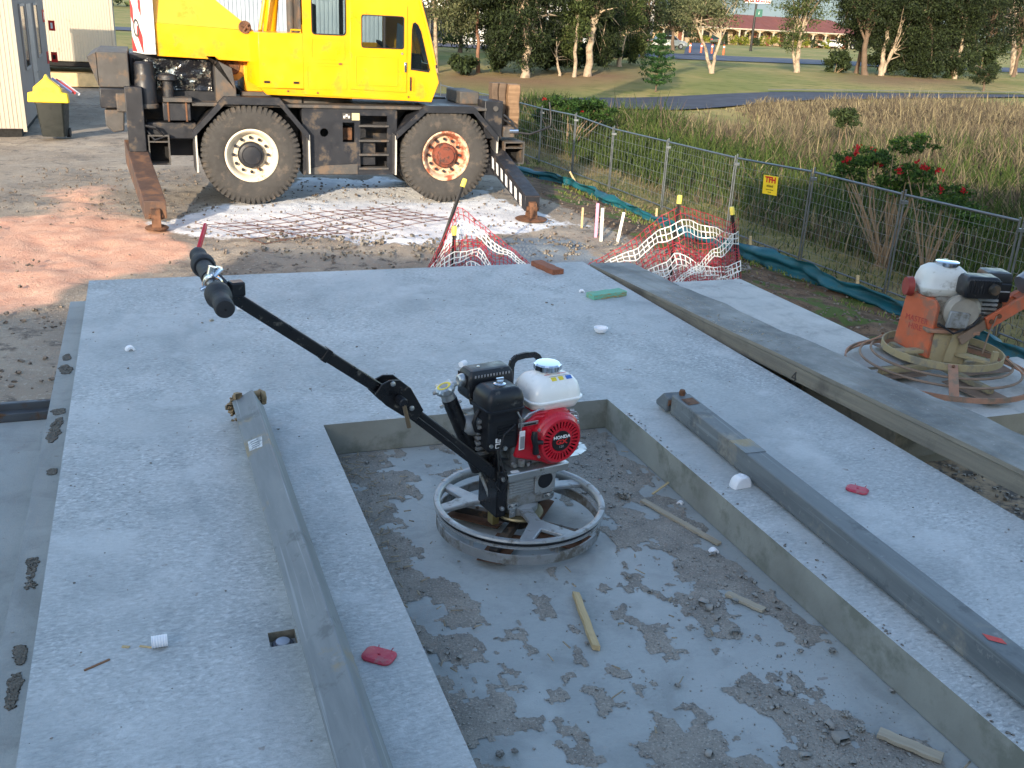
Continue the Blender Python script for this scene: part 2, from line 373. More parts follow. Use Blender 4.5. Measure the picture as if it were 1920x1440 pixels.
# ================================================================== CONCRETE PANELS
PA = R(21.0); PU = Vector((math.cos(PA), math.sin(PA), 0)); PV = Vector((-math.sin(PA), math.cos(PA), 0))
def uv(u, v, z=0.0): return PU * u + PV * v + Vector((0, 0, z))
def touv(p): return p.x * PU.x + p.y * PU.y, p.x * PV.x + p.y * PV.y
def concrete(name, ca, cb, cd_, bl=1.0, smear=.5, seed=0, edgec=None):
    t = NT(name); co = t.geo(); co2 = t.mapping(co, (1, 1, 1), (0, 0, -PA))
    co3 = t.n('ShaderNodeVectorMath', {0: co2, 1: (seed * 3.7, seed * 1.9, 0)}, operation='ADD')
    big = t.noise(co3, .9, 5, .6); mid = t.noise(co3, 5, 5, .6, dist=.6); fine = t.noise(co3, 55, 4, .7); grit = t.noise(co3, 210, 2)
    st = t.noise(t.mapping(co3, (40, 130, 60)), 1.0, 4, .65)
    c = t.mix(t.mapr(big, .35, .65), ca, cb)
    c = t.mix(t.math('MULTIPLY', t.mapr(mid, .5, .68), smear), c, cd_)
    c = t.mix(t.math('MULTIPLY', t.mapr(st, .52, .66), .22 * bl), c, tuple(min(1, v * 1.35) for v in cb))
    c = t.mix(t.math('MULTIPLY', t.mapr(st, .46, .36), .22 * bl), c, tuple(v * .72 for v in cd_))
    c = t.mix(t.math('MULTIPLY', t.mapr(fine, .62, .72), .3), c, tuple(v * .6 for v in cd_))
    fl = t.noise(t.mapping(co3, (1, 1.7, 1), (0, 0, .4)), 48, 4, .64, dist=.7); zone = t.mapr(t.noise(co3, 1.1, 4), .36, .60, .12, 1.0)
    c = t.mix(t.math('MULTIPLY', t.math('MULTIPLY', t.mapr(fl, .52, .64), .62 * bl), zone), c, tuple(min(1, v * 1.42) for v in cb)); c = t.mix(t.math('MULTIPLY', t.math('MULTIPLY', t.mapr(fl, .46, .36), .5 * bl), zone), c, tuple(v * .62 for v in cd_))
    pt = t.noise(t.mapping(co3, (1.5, .55, 1), (0, 0, .5)), 1.6, 3, .45, dist=.9); c = t.mix(t.math('MULTIPLY', t.mapr(pt, .52, .66), .24 * smear / .35), c, cd_)
    c = t.mix(t.math('MULTIPLY', t.mapr(t.noise(co3, 2.3, 4, .6), .57, .66), .5), c, tuple(min(1, v * 1.16) for v in cb))
    spot = t.noise(co3, 17, 3, .5); c = t.mix(t.math('MULTIPLY', t.mapr(spot, .70, .73), .5), c, c8(120, 104, 92))
    t.P(Base_Color=c, Roughness=t.mapr(mid, .3, .7, .62, .9), Specular_IOR_Level=.35)
    h = t.math('ADD', t.math('MULTIPLY', fl, .9 * bl), t.math('MULTIPLY', fine, .5)); h = t.math('ADD', h, t.math('MULTIPLY', grit, .25))
    b1 = t.bump(h, .5, .006); t.P(Normal=t.bump(mid, .12, .02, b1)); return t.m
M_slab = concrete('concrete_rough_panel', c8(162, 168, 169), c8(186, 190, 190), c8(138, 145, 147), 1.0, .4)
M_slab2 = concrete('concrete_smooth_panel', c8(148, 154, 154), c8(166, 171, 170), c8(128, 133, 132), .16, .5, 2)
M_slab3 = concrete('concrete_far_panel', c8(166, 169, 168), c8(188, 188, 184), c8(136, 140, 140), .4, .6, 3)
M_cedge = pbr('concrete_form_face', c8(140, 136, 122), .85, 0, .16, 6, .4, 70, dirt=c8(108, 106, 96), damt=.35, dscale=5, world=True)
M_cedge2 = pbr('concrete_reveal_face', c8(142, 143, 135), .8, 0, .2, 4, .4, 60, dirt=c8(120, 122, 112), damt=.35, dscale=5, world=True)
def panel(name, u0, u1, v0, v1, z0, z1, holes, mat, label, emat=None, hmat=None, floors=True):
    us = sorted({u0, u1, *[h[0] for h in holes], *[h[1] for h in holes]}); vs = sorted({v0, v1, *[h[2] for h in holes], *[h[3] for h in holes]})
    def inh(u, v):
        for h in holes:
            if h[0] < u < h[1] and h[2] < v < h[3]: return h
    me = MB(); ed = MB(); hw = MB(); rd = random.Random(5)
    for i in range(len(us) - 1):
        for j in range(len(vs) - 1):
            a, b, c, d = us[i], us[i + 1], vs[j], vs[j + 1]
            if not inh((a + b) / 2, (c + d) / 2): me.add([uv(a, c, z1), uv(b, c, z1), uv(b, d, z1), uv(a, d, z1)], [(0, 1, 2, 3)])
    for i in range(len(us) - 1):
        for j in range(len(vs) - 1):
            a, b, c, d = us[i], us[i + 1], vs[j], vs[j + 1]; h = inh((a + b) / 2, (c + d) / 2)
            if not (h and h[5]): me.add([uv(a, c, z0), uv(b, c, z0), uv(b, d, z0), uv(a, d, z0)], [(3, 2, 1, 0)])
    def wall(m, p, q, zt, zb, flip):
        n = max(2, int((Vector(q) - Vector(p)).length / .08)); V = []; F = []
        for k in range(n + 1):
            P = Vector(p).lerp(Vector(q), k / n); V += [P + Vector((0, 0, zt)), P + Vector((0, 0, zb))]
        for k in range(n): F.append((2 * k, 2 * k + 1, 2 * k + 3, 2 * k + 2) if not flip else (2 * k + 2, 2 * k + 3, 2 * k + 1, 2 * k))
        m.add(V, F)
    cs = [uv(u0, v0), uv(u1, v0), uv(u1, v1), uv(u0, v1)]
    for k in range(4): wall(me, cs[k], cs[(k + 1) % 4], z1, z0, False)
    for h in holes:
        cs = [uv(h[0], h[2]), uv(h[1], h[2]), uv(h[1], h[3]), uv(h[0], h[3])]
        for k in range(4): wall(hw if h[5] else me, cs[k], cs[(k + 1) % 4], z1, h[4], True)
        if not h[5]: me.add([uv(h[0], h[2], h[4]), uv(h[1], h[2], h[4]), uv(h[1], h[3], h[4]), uv(h[0], h[3], h[4])], [(0, 1, 2, 3)])
    root = thing(name, label, 'concrete panel', uv((u0 + u1) / 2, (v0 + v1) / 2, z0))
    for mb in (me, hw): mb.v = [tuple(Vector(p) - Vector(root.location)) for p in mb.v]
    o = me.build('slab', mat, root, smooth=0)
    me2 = o.data; me2.materials.append(emat or M_cedge)
    for p in me2.polygons:
        if abs(p.normal.z) < .5: p.material_index = 1
    if hw.v: hw.build('opening_reveal', hmat or M_cedge2, root, smooth=0)
    return root
RU0, RU1, RV1 = .602, 1.885, 3.695; ZR = -.142
ins = at(530, 1196, 0); iu, iv = touv(ins)
top = panel('concrete_panel', -.37, 2.86, -1.6, 6.18, ZR + .004, 0, [(RU0, RU1, .55, RV1, ZR + .004, True), (iu - .036, iu + .036, iv - .033, iv + .033, -.030, False)],
            M_slab, 'rough finished concrete panel with rectangular door opening, topmost of its stack')
mid_p = panel('concrete_panel', -.49, 2.84, -1.7, 6.24, ZR - .16, ZR, [], M_slab2, 'smooth concrete panel showing as floor inside the door opening and along one side')
low_p = panel('concrete_panel', -3.6, 2.8, -1.8, 4.77, -.48, -.306, [], M_slab2, 'lower grey concrete panel with dark streaks beside the stack, steel form along its end')
bed = MB(); cs = [uv(-3.5, -1.8), uv(2.8, -1.8), uv(2.8, 4.7), uv(-3.5, 4.7)]
bed.add([c + Vector((0, 0, -1.55)) for c in cs] + [c + Vector((0, 0, -.484)) for c in cs], [(0, 1, 2, 3), (4, 5, 6, 7), (0, 1, 5, 4), (1, 2, 6, 5), (2, 3, 7, 6), (3, 0, 4, 7)])
cs = [uv(-.45, 4.71), uv(2.8, 4.71), uv(2.8, 6.1), uv(-.45, 6.1)]
bed.add([c + Vector((0, 0, -1.55)) for c in cs] + [c + Vector((0, 0, -.306)) for c in cs], [(0, 1, 2, 3), (4, 5, 6, 7), (0, 1, 5, 4), (1, 2, 6, 5), (2, 3, 7, 6), (3, 0, 4, 7)])
tag(bed.build('casting_bed', M_cedge, smooth=0), kind='structure')
# steel edge form on the end of the lower panel
m = MB(); m.beam(uv(-3.5, 4.80, -.295), uv(-.51, 4.80, -.295), .05, .06); m.beam(uv(-3.5, 4.835, -.255), uv(-.51, 4.835, -.255), .03, .05)
tag(m.build('steel_edge_form', pbr('form_steel', c8(92, 98, 104), .5, .6, .2, 4, .2, 60, dirt=c8(110, 84, 62), damt=.4, dscale=6), bevel=.004), 'dark steel edge form along the end of the lower panel', 'edge form')
# the neighbouring stack, behind the heavy plank
far_p = panel('concrete_panel', 3.235, 3.76, 3.80, 5.55, -.15, 0, [], M_slab3, 'pale concrete panel behind the long plank, ending at the barrier mesh')
far_q = panel('concrete_panel', 3.03, 4.42, 3.12, 3.795, -.17, -.012, [], M_slab3, 'concrete panel carrying the orange power trowel')
m = MB()
for (a, b, c, d) in ((3.26, 3.74, 3.83, 5.5), (3.06, 4.38, 3.16, 3.828)):
    cs = [uv(a, c), uv(b, c), uv(b, d), uv(a, d)]
    m.add([p + Vector((0, 0, -1.7)) for p in cs] + [p + Vector((0, 0, -.154)) for p in cs], [(0, 1, 2, 3), (4, 5, 6, 7), (0, 1, 5, 4), (1, 2, 6, 5), (2, 3, 7, 6), (3, 0, 4, 7)])
tag(m.build('casting_bed', M_cedge, smooth=0), kind='structure')
# gravel fill between the stacks
V = []; F = []; n = 40
for i in range(n + 1):
    for j in range(9):
        u = 2.80 + 2.4 * j / 8; v = 2.0 - 4 + (3.16 + 2) * i / n; p = uv(u, v, 0); V.append((p.x, p.y, -.24 - .06 * j / 8 + .06 * float(fbm(p.x * 6, p.y * 6, 4)) - (.9 if j == 8 else 0)))
for i in range(n):
    for j in range(8): k = i * 9 + j; F.append((k, k + 1, k + 10, k + 9))
M_gravel = pbr('gravel_soil', c8(172, 150, 122), .95, 0, .25, 9, .8, 50, dirt=c8(92, 86, 78), damt=.5, dscale=12, world=True)
tag(npmesh('gravel_fill', V, F, M_gravel, smooth=True), kind='structure')
M_stone = pbr('crushed_stone', c8(150, 144, 134), .9, 0, .3, 7, .4, 60, world=True)
g = np.random.default_rng(3); pu = g.uniform(2.86, 3.6, 900); pv_ = g.uniform(.4, 3.1, 900)
P = np.array([tuple(uv(a, b, -.20 - .03 * (a - 2.8))) for a, b in zip(pu, pv_)]); Vr, Fr = rocks(P, g.uniform(.004, .014, 900), 5)
tag(npmesh('loose_gravel', Vr, Fr, M_stone), 'loose gravel between the two panel stacks', 'gravel', kind='stuff')
# ---------------------------------------------------------------- mortar crust + rubble in the opening
def crust():
    st = .009; us = np.arange(RU0 + .004, RU1 - .004, st); vs = np.arange(.6, RV1 - .004, st); U, W = np.meshgrid(us, vs)
    wu = U + .05 * (fbm(U * 7, W * 7, 90) - .5); base = fbm(wu * 8.5 + W * 1.2, W * 6.5, 21, 5); det = fbm(U * 34, W * 30, 40, 4)
    lx = (U - RU0) / (RU1 - RU0)
    left = np.exp(-(lx / .15) ** 2) * .24 * sstep(.8, 1.2, W); right = np.exp(-((lx - .80) / .20) ** 2) * .11 + .05 * sstep(.3, .6, lx); farl = np.exp(-((lx - .12) / .2) ** 2 - ((W - 3.45) / .3) ** 2) * .25
    farr = np.exp(-((lx - .85) / .22) ** 2 - ((W - 3.4) / .5) ** 2) * .3
    tr = np.array([.048, 3.11]); tu, tv = touv(Vector((.048, 3.11, 0))); clean = np.exp(-(((U - tu) ** 2 + (W - tv) ** 2) / .42 ** 2) ** 2) * .18
    gut = np.exp(-((lx - 1.0) / .05) ** 2) * .2
    mk = base + (det - .5) * .36 + left + right + farl + farr - clean - gut - .59
    h = np.clip(mk / .06, 0, 1); Z = ZR - .0006 + .0018 * h + h * .0038 * (det - .35) + h * .0032 * fbm(U * 90, W * 90, 60, 2)
    keep = mk > -.006
    I = np.arange(U.size).reshape(U.shape); q = keep[:-1, :-1] & keep[:-1, 1:] & keep[1:, 1:] & keep[1:, :-1]
    F = np.stack([I[:-1, :-1], I[:-1, 1:], I[1:, 1:], I[1:, :-1]], 2)[q]
    c, s = math.cos(PA), math.sin(PA); V = np.stack([U * c - W * s, U * s + W * c, Z], 2).reshape(-1, 3)
    used = np.unique(F); mp = -np.ones(len(V), int); mp[used] = np.arange(len(used))
    t = NT('mortar_grit'); co = t.geo(); a = t.noise(co, 130, 3, .7); b = t.noise(co, 12, 4)
    cc = t.mix(t.mapr(b, .35, .65), c8(130, 126, 119), c8(152, 147, 138)); cc = t.mix(t.mapr(a, .55, .68), cc, c8(176, 172, 164)); cc = t.mix(t.mapr(a, .42, .3), cc, c8(92, 92, 92))
    t.P(Base_Color=cc, Roughness=.95, Specular_IOR_Level=.2, Normal=t.bump(a, .9, .006))
    o = npmesh('mortar_crust', V[used], mp[F], t.m, smooth=True); tag(o, 'patches of dried grey mortar grit on the floor of the door opening', 'mortar', kind='stuff')
    # rubble lies mostly on the crust
    rg = np.random.default_rng(11); cnd = []
    ku, kv, km = U.ravel(), W.ravel(), (mk + 1.3 * right * sstep(2.9, 2.0, W) + .10 * farr).ravel()
    wgt = np.clip(km + .03, 0, None) ** 1.5; wgt /= wgt.sum(); idx = rg.choice(len(ku), 1900, p=wgt); S = rg.uniform(.0016, .0048, 1900) * (1 + 1.6 * (rg.random(1900) > .93))
    lxr = (ku[idx] - RU0) / (RU1 - RU0); big = (lxr > .66) & (lxr < .95) & (rg.random(1900) > .78); S[big] *= 2.0
    Pp = np.stack([ku[idx] * c - kv[idx] * s, ku[idx] * s + kv[idx] * c, Z.ravel()[idx] + S * .35], 1)
    w2 = np.clip(km + .075, 0, .12) ** 1.2; w2 /= w2.sum(); id2 = rg.choice(len(ku), 2400, p=w2); S2 = rg.uniform(.0009, .0026, 2400); Pp = np.r_[Pp, np.stack([ku[id2] * c - kv[id2] * s, ku[id2] * s + kv[id2] * c, np.maximum(Z.ravel()[id2], ZR) + S2 * .3], 1)]; S = np.r_[S, S2]
    e = 260; eu = rg.uniform(RU0 + .03, RU1 - .03, e); ev = rg.uniform(.7, 3.6, e); eS = rg.uniform(.0015, .0045, e)
    Pp = np.r_[Pp, np.stack([eu * c - ev * s, eu * s + ev * c, ZR + eS * .4], 1)]; S = np.r_[S, eS]
    Vr, Fr = rocks(Pp, S, 12)
    tag(npmesh('rubble', Vr, Fr, pbr('mortar_lumps', c8(146, 144, 138), .95, 0, .25, 9, .5, 120, world=True)), 'grey mortar crumbs and pebbles strewn over the opening floor', 'rubble', kind='stuff')
    # flat splinters
    V = []; F = []
    for i in range(150):
        if i < 110: u = RU0 + abs(rg.normal(0, .09)) + .01; v = RV1 - .03 - abs(rg.normal(0, .55))
        else: u = rg.uniform(RU0 + .02, RU1 - .03); v = rg.uniform(.8, 3.6)
        if v < .7 or u > RU1 - .02: continue
        a = rg.uniform(0, 6.3); L = rg.uniform(.006, .022); wd = rg.uniform(.001, .003); p = uv(u, v, ZR + .014)
        d = Vector((math.cos(a), math.sin(a), rg.uniform(-.15, .15))) * L; n = Vector((-math.sin(a), math.cos(a), 0)) * wd; k = len(V)
        V += [p - d - n, p + d - n, p + d + n, p - d + n]; V += [q + Vector((0, 0, .003)) for q in V[-4:]]
        F += [(k + 4, k + 5, k + 6, k + 7), (k, k + 1, k + 5, k + 4), (k + 1, k + 2, k + 6, k + 5), (k + 2, k + 3, k + 7, k + 6), (k + 3, k, k + 4, k + 7)]
    tag(npmesh('wood_splinters', [tuple(v) for v in V], F, pbr('splinter_wood', c8(150, 138, 118), .9, 0, .35, 20, world=True)), 'small wood splinters scattered in the door opening', 'splinters', kind='stuff')
crust()
# clods on the floor that can be told apart
for k, (px, py, s) in enumerate([(937, 1420, .013), (965, 1413, .010), (1100, 1210, .008), (888, 1182, .006), (1170, 935, .028), (1337, 1043, .012), (860, 1056, .006), (1560, 1225, .014), (1585, 1345, .016), (1612, 1372, .015), (1500, 1225, .010), (1180, 1085, .011), (1270, 1290, .010)]):
    p = at(px, py, ZR); gg = np.random.default_rng(500 + k); uu_ = gg.normal(0, 1, (34, 3)); uu_ /= np.linalg.norm(uu_, axis=1)[:, None]; Pq = uu_ * s * .62 * np.array([1.1, .9, .6]) + np.array([0, 0, s * .4]); Vr, Fr = rocks(np.r_[[(0, 0, s * .35)], Pq], np.r_[[s * .75], gg.uniform(.18, .42, 34) * s], 100 + k)
    o = npmesh('mortar_clod', Vr, Fr, bpy.data.materials['mortar_lumps']); o.location = p + Vector((0, 0, .006))
    tag(o, ['larger of two pale clods side by side on the opening floor', 'smaller of two pale clods side by side on the opening floor', 'clod touching the square timber peg', 'lone pale clod on the bare floor of the opening', 'big crumbly clod beside the trowel ring', 'clod at the foot of the white half ring in the opening', 'small clod in front of the trowel ring', 'clod in the rubble band beyond the broken timber', 'clod in the rubble just above the broken timber', 'clod resting next to the broken slab of timber', 'clod between the rubble band and the bare floor', 'clod in the grit between trowel and flat lath', 'clod on bare floor between the peg and the rubble band'][k], 'clod', 'clods lying on the opening floor')
# bits of dark grit on the slab tops
g = np.random.default_rng(21); N = 520; uu = g.uniform(-.35, 2.84, N); vv = g.uniform(1.2, 6.1, N); ok = ~((uu > RU0 - .02) & (uu < RU1 + .02) & (vv < RV1 + .02))
uu, vv = uu[ok], vv[ok]; P = np.array([tuple(uv(a, b, .0015)) for a, b in zip(uu, vv)]); S = g.uniform(.0012, .004, len(P)) * (1 + 1.2 * (g.random(len(P)) > .95)); Vr, Fr = rocks(P, S, 22, .5)
e = 60; ue = RU1 + .005 + np.abs(g.normal(0, .012, e)); ve = g.uniform(1.2, 3.6, e)
P2 = np.array([tuple(uv(a, b, .002)) for a, b in zip(ue, ve)]); V2, F2 = rocks(P2, g.uniform(.002, .006, e), 23, .5)
tag(npmesh('grit', np.r_[Vr, V2], np.r_[Fr, F2 + len(Vr)], pbr('dark_grit', c8(128, 122, 114), .95, 0, .4, 30, world=True)), 'fine dark grit and crumbs on top of the panel', 'grit', kind='stuff')
# wet mud splashes on the ledge of the second panel
def blot(name, pts, z, mat, label, cat, th=.004, group=None, seed=0):
    for _ in range(2): pts = [q for i in range(len(pts)) for q in ((.75 * pts[i][0] + .25 * pts[(i + 1) % len(pts)][0], .75 * pts[i][1] + .25 * pts[(i + 1) % len(pts)][1]), (.25 * pts[i][0] + .75 * pts[(i + 1) % len(pts)][0], .25 * pts[i][1] + .75 * pts[(i + 1) % len(pts)][1]))]
    w_ = [at(x, y, z) for x, y in pts]; c = sum(w_, Vector()) / len(w_); V = []; n = len(w_)
    rg = random.Random(seed)
    for k, q in enumerate((1.0, .8, .4)):
        for p in w_: V.append((p - c) * q * (1 + rg.uniform(-.12, .12)) + Vector((0, 0, (0, th * .8, th)[k] + (rg.uniform(0, th * .5) if k else 0))))
    V.append(Vector((0, 0, th * 1.1))); F = []
    for k in range(2): F += [(k * n + i, k * n + (i + 1) % n, (k + 1) * n + (i + 1) % n, (k + 1) * n + i) for i in range(n)]
    F3 = [(2 * n + i, 2 * n + (i + 1) % n, 3 * n) for i in range(n)]
    me = bpy.data.meshes.new(name); me.from_pydata([tuple(v) for v in V], [], F + F3); me.materials.append(mat); me.shade_smooth()
    o = bpy.data.objects.new(name, me); o.location = c; COL.objects.link(o); return tag(o, label, cat, group)
M_mud = pbr('wet_mud', c8(100, 97, 90), .85, 0, .2, 25, .6, 150, world=True)
for k, (pts, lb) in enumerate([([(52, 1050), (66, 1046), (70, 1056), (62, 1070), (60, 1085), (66, 1102), (60, 1108), (50, 1103), (54, 1080)], 'long mud blot'),
        ([(98, 795), (112, 782), (116, 790), (108, 806), (114, 812), (104, 818), (95, 812)], 'cluster of mud'), ([(88, 818), (100, 812), (106, 822), (94, 830)], 'cluster of mud'),
        ([(112, 690), (124, 684), (134, 690), (130, 700), (118, 702)], 'cluster of mud'), ([(120, 668), (128, 664), (130, 674), (122, 676)], 'cluster of mud'), ([(98, 770), (118, 766), (120, 774), (104, 778)], 'cluster of mud'),
        ([(92, 882), (102, 880), (103, 888), (94, 890)], 'cluster of mud'), ([(18, 1275), (32, 1262), (40, 1275), (30, 1300), (22, 1330), (16, 1325)], 'long dark mud smear'), ([(30, 1215), (46, 1212), (44, 1240), (34, 1246)], 'cluster of mud')]):
    w_ = [at(x, y, ZR) for x, y in pts]; c = sum(w_, Vector()) / len(w_); gg = np.random.default_rng(800 + k); pl = [(p.x, p.y) for p in w_]; lo = np.min(pl, 0); hi = np.max(pl, 0); q = lo + (hi - lo) * gg.random((900, 2)); sd = sdf_poly(q[:, 0], q[:, 1], pl); q = q[(sd < .004) & (gg.random(900) < .55)][:240]
    Vr, Fr = rocks(np.c_[q - np.array([c.x, c.y]), np.full(len(q), .001)], gg.uniform(.003, .009, len(q)), 810 + k, .22); o = npmesh('mud_splash', Vr, Fr, M_mud); o.location = (c.x, c.y, ZR + .0005)
    tag(o, ['elongated mud blot lying alone on the narrow concrete ledge', 'largest ragged mud splash on the ledge near the steel edge form', 'ragged mud splash just nearer than the largest one on the ledge', 'mud splash halfway between the ledge end and the steel form', 'small mud fleck near the far end of the ledge', 'thin mud splash just beyond the largest one on the ledge', 'lone mud fleck on the ledge level with the brace end', 'long dark mud smear at the near part of the ledge', 'mud splash beside the long dark smear on the ledge'][k], 'mud', 'mud splashes on the ledge')
# ---------------------------------------------------------------- lifting insert, former caps, timber bits
M_white = pbr('white_plastic', c8(232, 234, 238), .45, 0, .04, 20, .05, 60, dirt=c8(180, 182, 186), damt=.15)
M_red = pbr('red_plastic', c8(182, 58, 78), .5, 0, .08, 20, .15, 80, dirt=c8(170, 110, 112), damt=.3, dscale=25)
M_black = pbr('black_rubber', c8(26, 27, 31), .55, 0, .15, 12, .2, 100, dirt=c8(84, 82, 80), damt=.08, dscale=18)
r = thing('lifting_insert', 'round lifting insert sunk in a square pocket of the panel', 'lifting insert', uv(iu, iv, -.03))
MB().lathe([(.030, 0), (.030, .012), (.026, .016), (.0, .016)], n=24).build('seat_ring', pbr('insert_grey', c8(72, 78, 90), .5), r)
MB().lathe([(.019, .0165), (.019, .022), (.016, .024), (0, .024)], n=24).build('cap', pbr('grey_cap', c8(150, 162, 180), .5), r)
r.location = uv(iu, iv - .002, -.03)
def former(px, py, kind, label, rz=0, z=0.0, s=1.0):
    p = at(px, py, z); r = thing('void_former', label, 'plastic former', p + Vector((0, 0, .001)), R(rz))
    m = MB()
    if kind == 'reel':          # short ribbed reel lying on its side
        pr = [(0, -.02), (.016, -.02)] + [q for k in range(6) for q in ((.017, -.019 + k * .0068), (.0155, -.0156 + k * .0068))] + [(.017, .02), (.007, .02), (.006, .012), (0, .012)]
        m.lathe([(a * s, b * s) for a, b in pr], (0, 0, .017 * s), (1, 0, 0), 24)
    elif kind == 'half':        # half ring on its edge
        P = [(.022 * math.cos(R(t)), .022 * math.sin(R(t))) for t in range(0, 181, 12)] + [(.010 * math.cos(R(t)), .010 * math.sin(R(t))) for t in range(180, -1, -12)]
        m.prism([(a * s, b * s) for a, b in P], -.016 * s, .016 * s)
    elif kind == 'dome':        # dome with one side sliced off, small vent on top
        n = 28; vs = []; fs = []
        for j in range(9):
            t = R(89 * j / 8); q = math.cos(t) ** .62
            for i in range(n): a = 2 * math.pi * i / n; vs.append((.040 * s * math.cos(a) * q, max(-.020, .038 * math.sin(a) * q) * s, .042 * s * math.sin(t)))
        for j in range(8): fs += [(j * n + i, j * n + (i + 1) % n, (j + 1) * n + (i + 1) % n, (j + 1) * n + i) for i in range(n)]
        fs += [tuple(range(n - 1, -1, -1)), tuple(range(8 * n, 9 * n))]
        m.add(vs, fs); MB().lathe([(.011 * s, -.002), (.012 * s, .0015), (.007 * s, .0015), (.007 * s, -.002)], (0, .004 * s, .0415 * s), (0, 0, 1), 18, True).build('vent', M_white, r)
    elif kind == 'bowl':        # half bowl, open on top
        n = 20; vs = []; fs = []
        prof = [(.046, .036), (.043, .020), (.034, .006), (.020, 0), (0, 0)]; pin = [(.041, .036), (.038, .021), (.030, .010), (.018, .005), (0, .005)]
        m.lathe([(a * s, b * s) for a, b in prof[::-1]] + [(a * s, b * s) for a, b in pin], n=28)
    o = m.build('shell', M_white, r, bevel=.0015 if kind == 'half' else 0, smooth=35)
    return r
former(300, 1213, 'reel', 'ribbed white plastic reel on the panel near a straw', 22)
former(1388, 912, 'dome', 'white half dome former between the right-hand steel prop and the opening', 25, 0, 1.05)
former(1126, 624, 'bowl', 'white half bowl former lying open on the far part of the panel', 10, 0, .85)
former(244, 657, 'half', 'white half ring former alone near the edge of the ledge', 35, 0, 1.0)
former(452, 582, 'reel', 'small white reel below the trowel hand grip', -30, 0, .9)
former(868, 688, 'reel', 'small white reel on the panel behind the engine muffler', 60, 0, .9)
former(1091, 548, 'half', 'small white half ring beside the green timber block', 10, 0, .8)
former(1338, 1036, 'half', 'white half ring standing at the end of the timber lath in the opening', 20, ZR, .75)
former(1275, 945, 'half', 'small white former lying against the wall of the opening', -30, ZR, .55)
def cap_plate(px, py, label, rz, sc, curl):
    n = 10; m = 8; V = []; F = []
    out = rrect(-.036, .036, -.026, .026, .016, 4)
    r = thing('recess_cap', label, 'plastic cap', at(px, py, 0) + Vector((0, 0, .001)), R(rz))
    k = len(out); vs = []
    for q, zz in ((1, 0), (1, .004), (.82, .009), (.3, .010)):
        for a, b in out: vs.append((a * q * sc, b * q * sc, zz + curl * (a * a) * 8 * q))
    vs.append((0, 0, .0095)); fs = [tuple(range(k - 1, -1, -1))]
    for j in range(3): fs += [(j * k + i, j * k + (i + 1) % k, (j + 1) * k + (i + 1) % k, (j + 1) * k + i) for i in range(k)]
    fs += [(3 * k + i, 3 * k + (i + 1) % k, 4 * k) for i in range(k)]
    MB().add(vs, fs).build('plate', M_red, r, smooth=30)
    mm = MB(); mm.cyl((0, 0, .008), (0, 0, .0125), .004, n=10); mm.build('stud', M_red, r)
    mm = MB(); mm.tube([(.02 * sc, .018 * sc, .006), (.021 * sc, .020 * sc, .014), (.024 * sc, .021 * sc, .019)], .0012, 6); mm.tube([(-.012 * sc, .022 * sc, .006), (-.013 * sc, .026 * sc, .013)], .0012, 6); mm.build('tail', M_red, r)
cap_plate(711, 1232, 'faded red plastic cap beside the left-hand steel prop', -18, 1.22, .2)
cap_plate(1607, 920, 'bright red plastic cap between the right-hand prop and the heavy plank', -30, 1.12, .2)
def woodmat(name, ca, cb, rough=.8, sc=1.0, paint=None):
    t = NT(name); co = t.co(); mp = t.mapping(co, (3 * sc, 60 * sc, 60 * sc)); n = t.noise(mp, 1.0, 6, .65); k = t.noise(co, 9, 4)
    c = t.mix(t.mapr(n, .3, .7), ca, cb); c = t.mix(t.math('MULTIPLY', t.mapr(k, .5, .75), .5), c, tuple(v * .6 for v in ca))
    if paint: c = t.mix(t.mapr(t.noise(mp, 1.3, 6, .7), .60, .52), c, paint)
    t.P(Base_Color=c, Roughness=rough, Specular_IOR_Level=.3, Normal=t.bump(n, .5, .003)); return t.m
M_wred = woodmat('reddish_timber', c8(120, 74, 56), c8(168, 106, 78)); M_wgreen = woodmat('weathered_green_paint_timber', c8(150, 128, 84), c8(176, 150, 100), paint=c8(112, 176, 152)); M_wpale = woodmat('pale_timber', c8(172, 150, 112), c8(206, 184, 142))
M_wgrey = woodmat('grey_weathered_timber', c8(150, 142, 126), c8(182, 172, 152)); M_wold = woodmat('old_post_timber', c8(112, 90, 70), c8(158, 132, 106))
def stick(name, a, b, z, wd, th, mat, label, cat, lift=.0, group=None, cut=0):
    A = at(*a, z); B = at(*b, z); L = (B - A).length; mid = (A + B) / 2 + Vector((0, 0, lift))
    r = MB(); n = 7
    vs = []
    for i in range(n + 1):
        x = -L / 2 + L * i / n; wob = .12 * wd * math.sin(i * 2.1)
        for yy, zz in ((-wd / 2, 0), (wd / 2, 0), (wd / 2, th), (-wd / 2, th)): vs.append((x + (cut * yy if i in (0, n) else 0), yy + wob * .5, zz))
    fs = [(0, 3, 2, 1), (4 * n, 4 * n + 1, 4 * n + 2, 4 * n + 3)]
    for i in range(n):
        for k in range(4): fs.append((i * 4 + k, i * 4 + (k + 1) % 4, i * 4 + 4 + (k + 1) % 4, i * 4 + 4 + k))
    o = r.add(vs, fs).build(name, mat, bevel=min(wd, th) * .08, smooth=35)
    o.location = mid; o.rotation_euler = (0, 0, math.atan2(B.y - A.y, B.x - A.x)); return tag(o, label, cat, group)
stick('timber_block', (1005, 497), (1046, 515), .0, .085, .035, M_wred, 'reddish brown timber offcut lying across the far edge of the panel', 'timber')
stick('timber_block', (1106, 560), (1168, 552), .0, .085, .032, M_wgreen, 'green painted timber block near the heavy plank', 'timber')
stick('timber_lath', (1204, 942), (1348, 1024), ZR, .022, .010, M_wgrey, 'long thin timber lath leaning towards the opening wall', 'lath', .004)
stick('timber_lath', (1222, 940), (1252, 918), ZR, .008, .004, M_wpale, 'short pale splinter across the end of the long lath', 'splinter', .03)
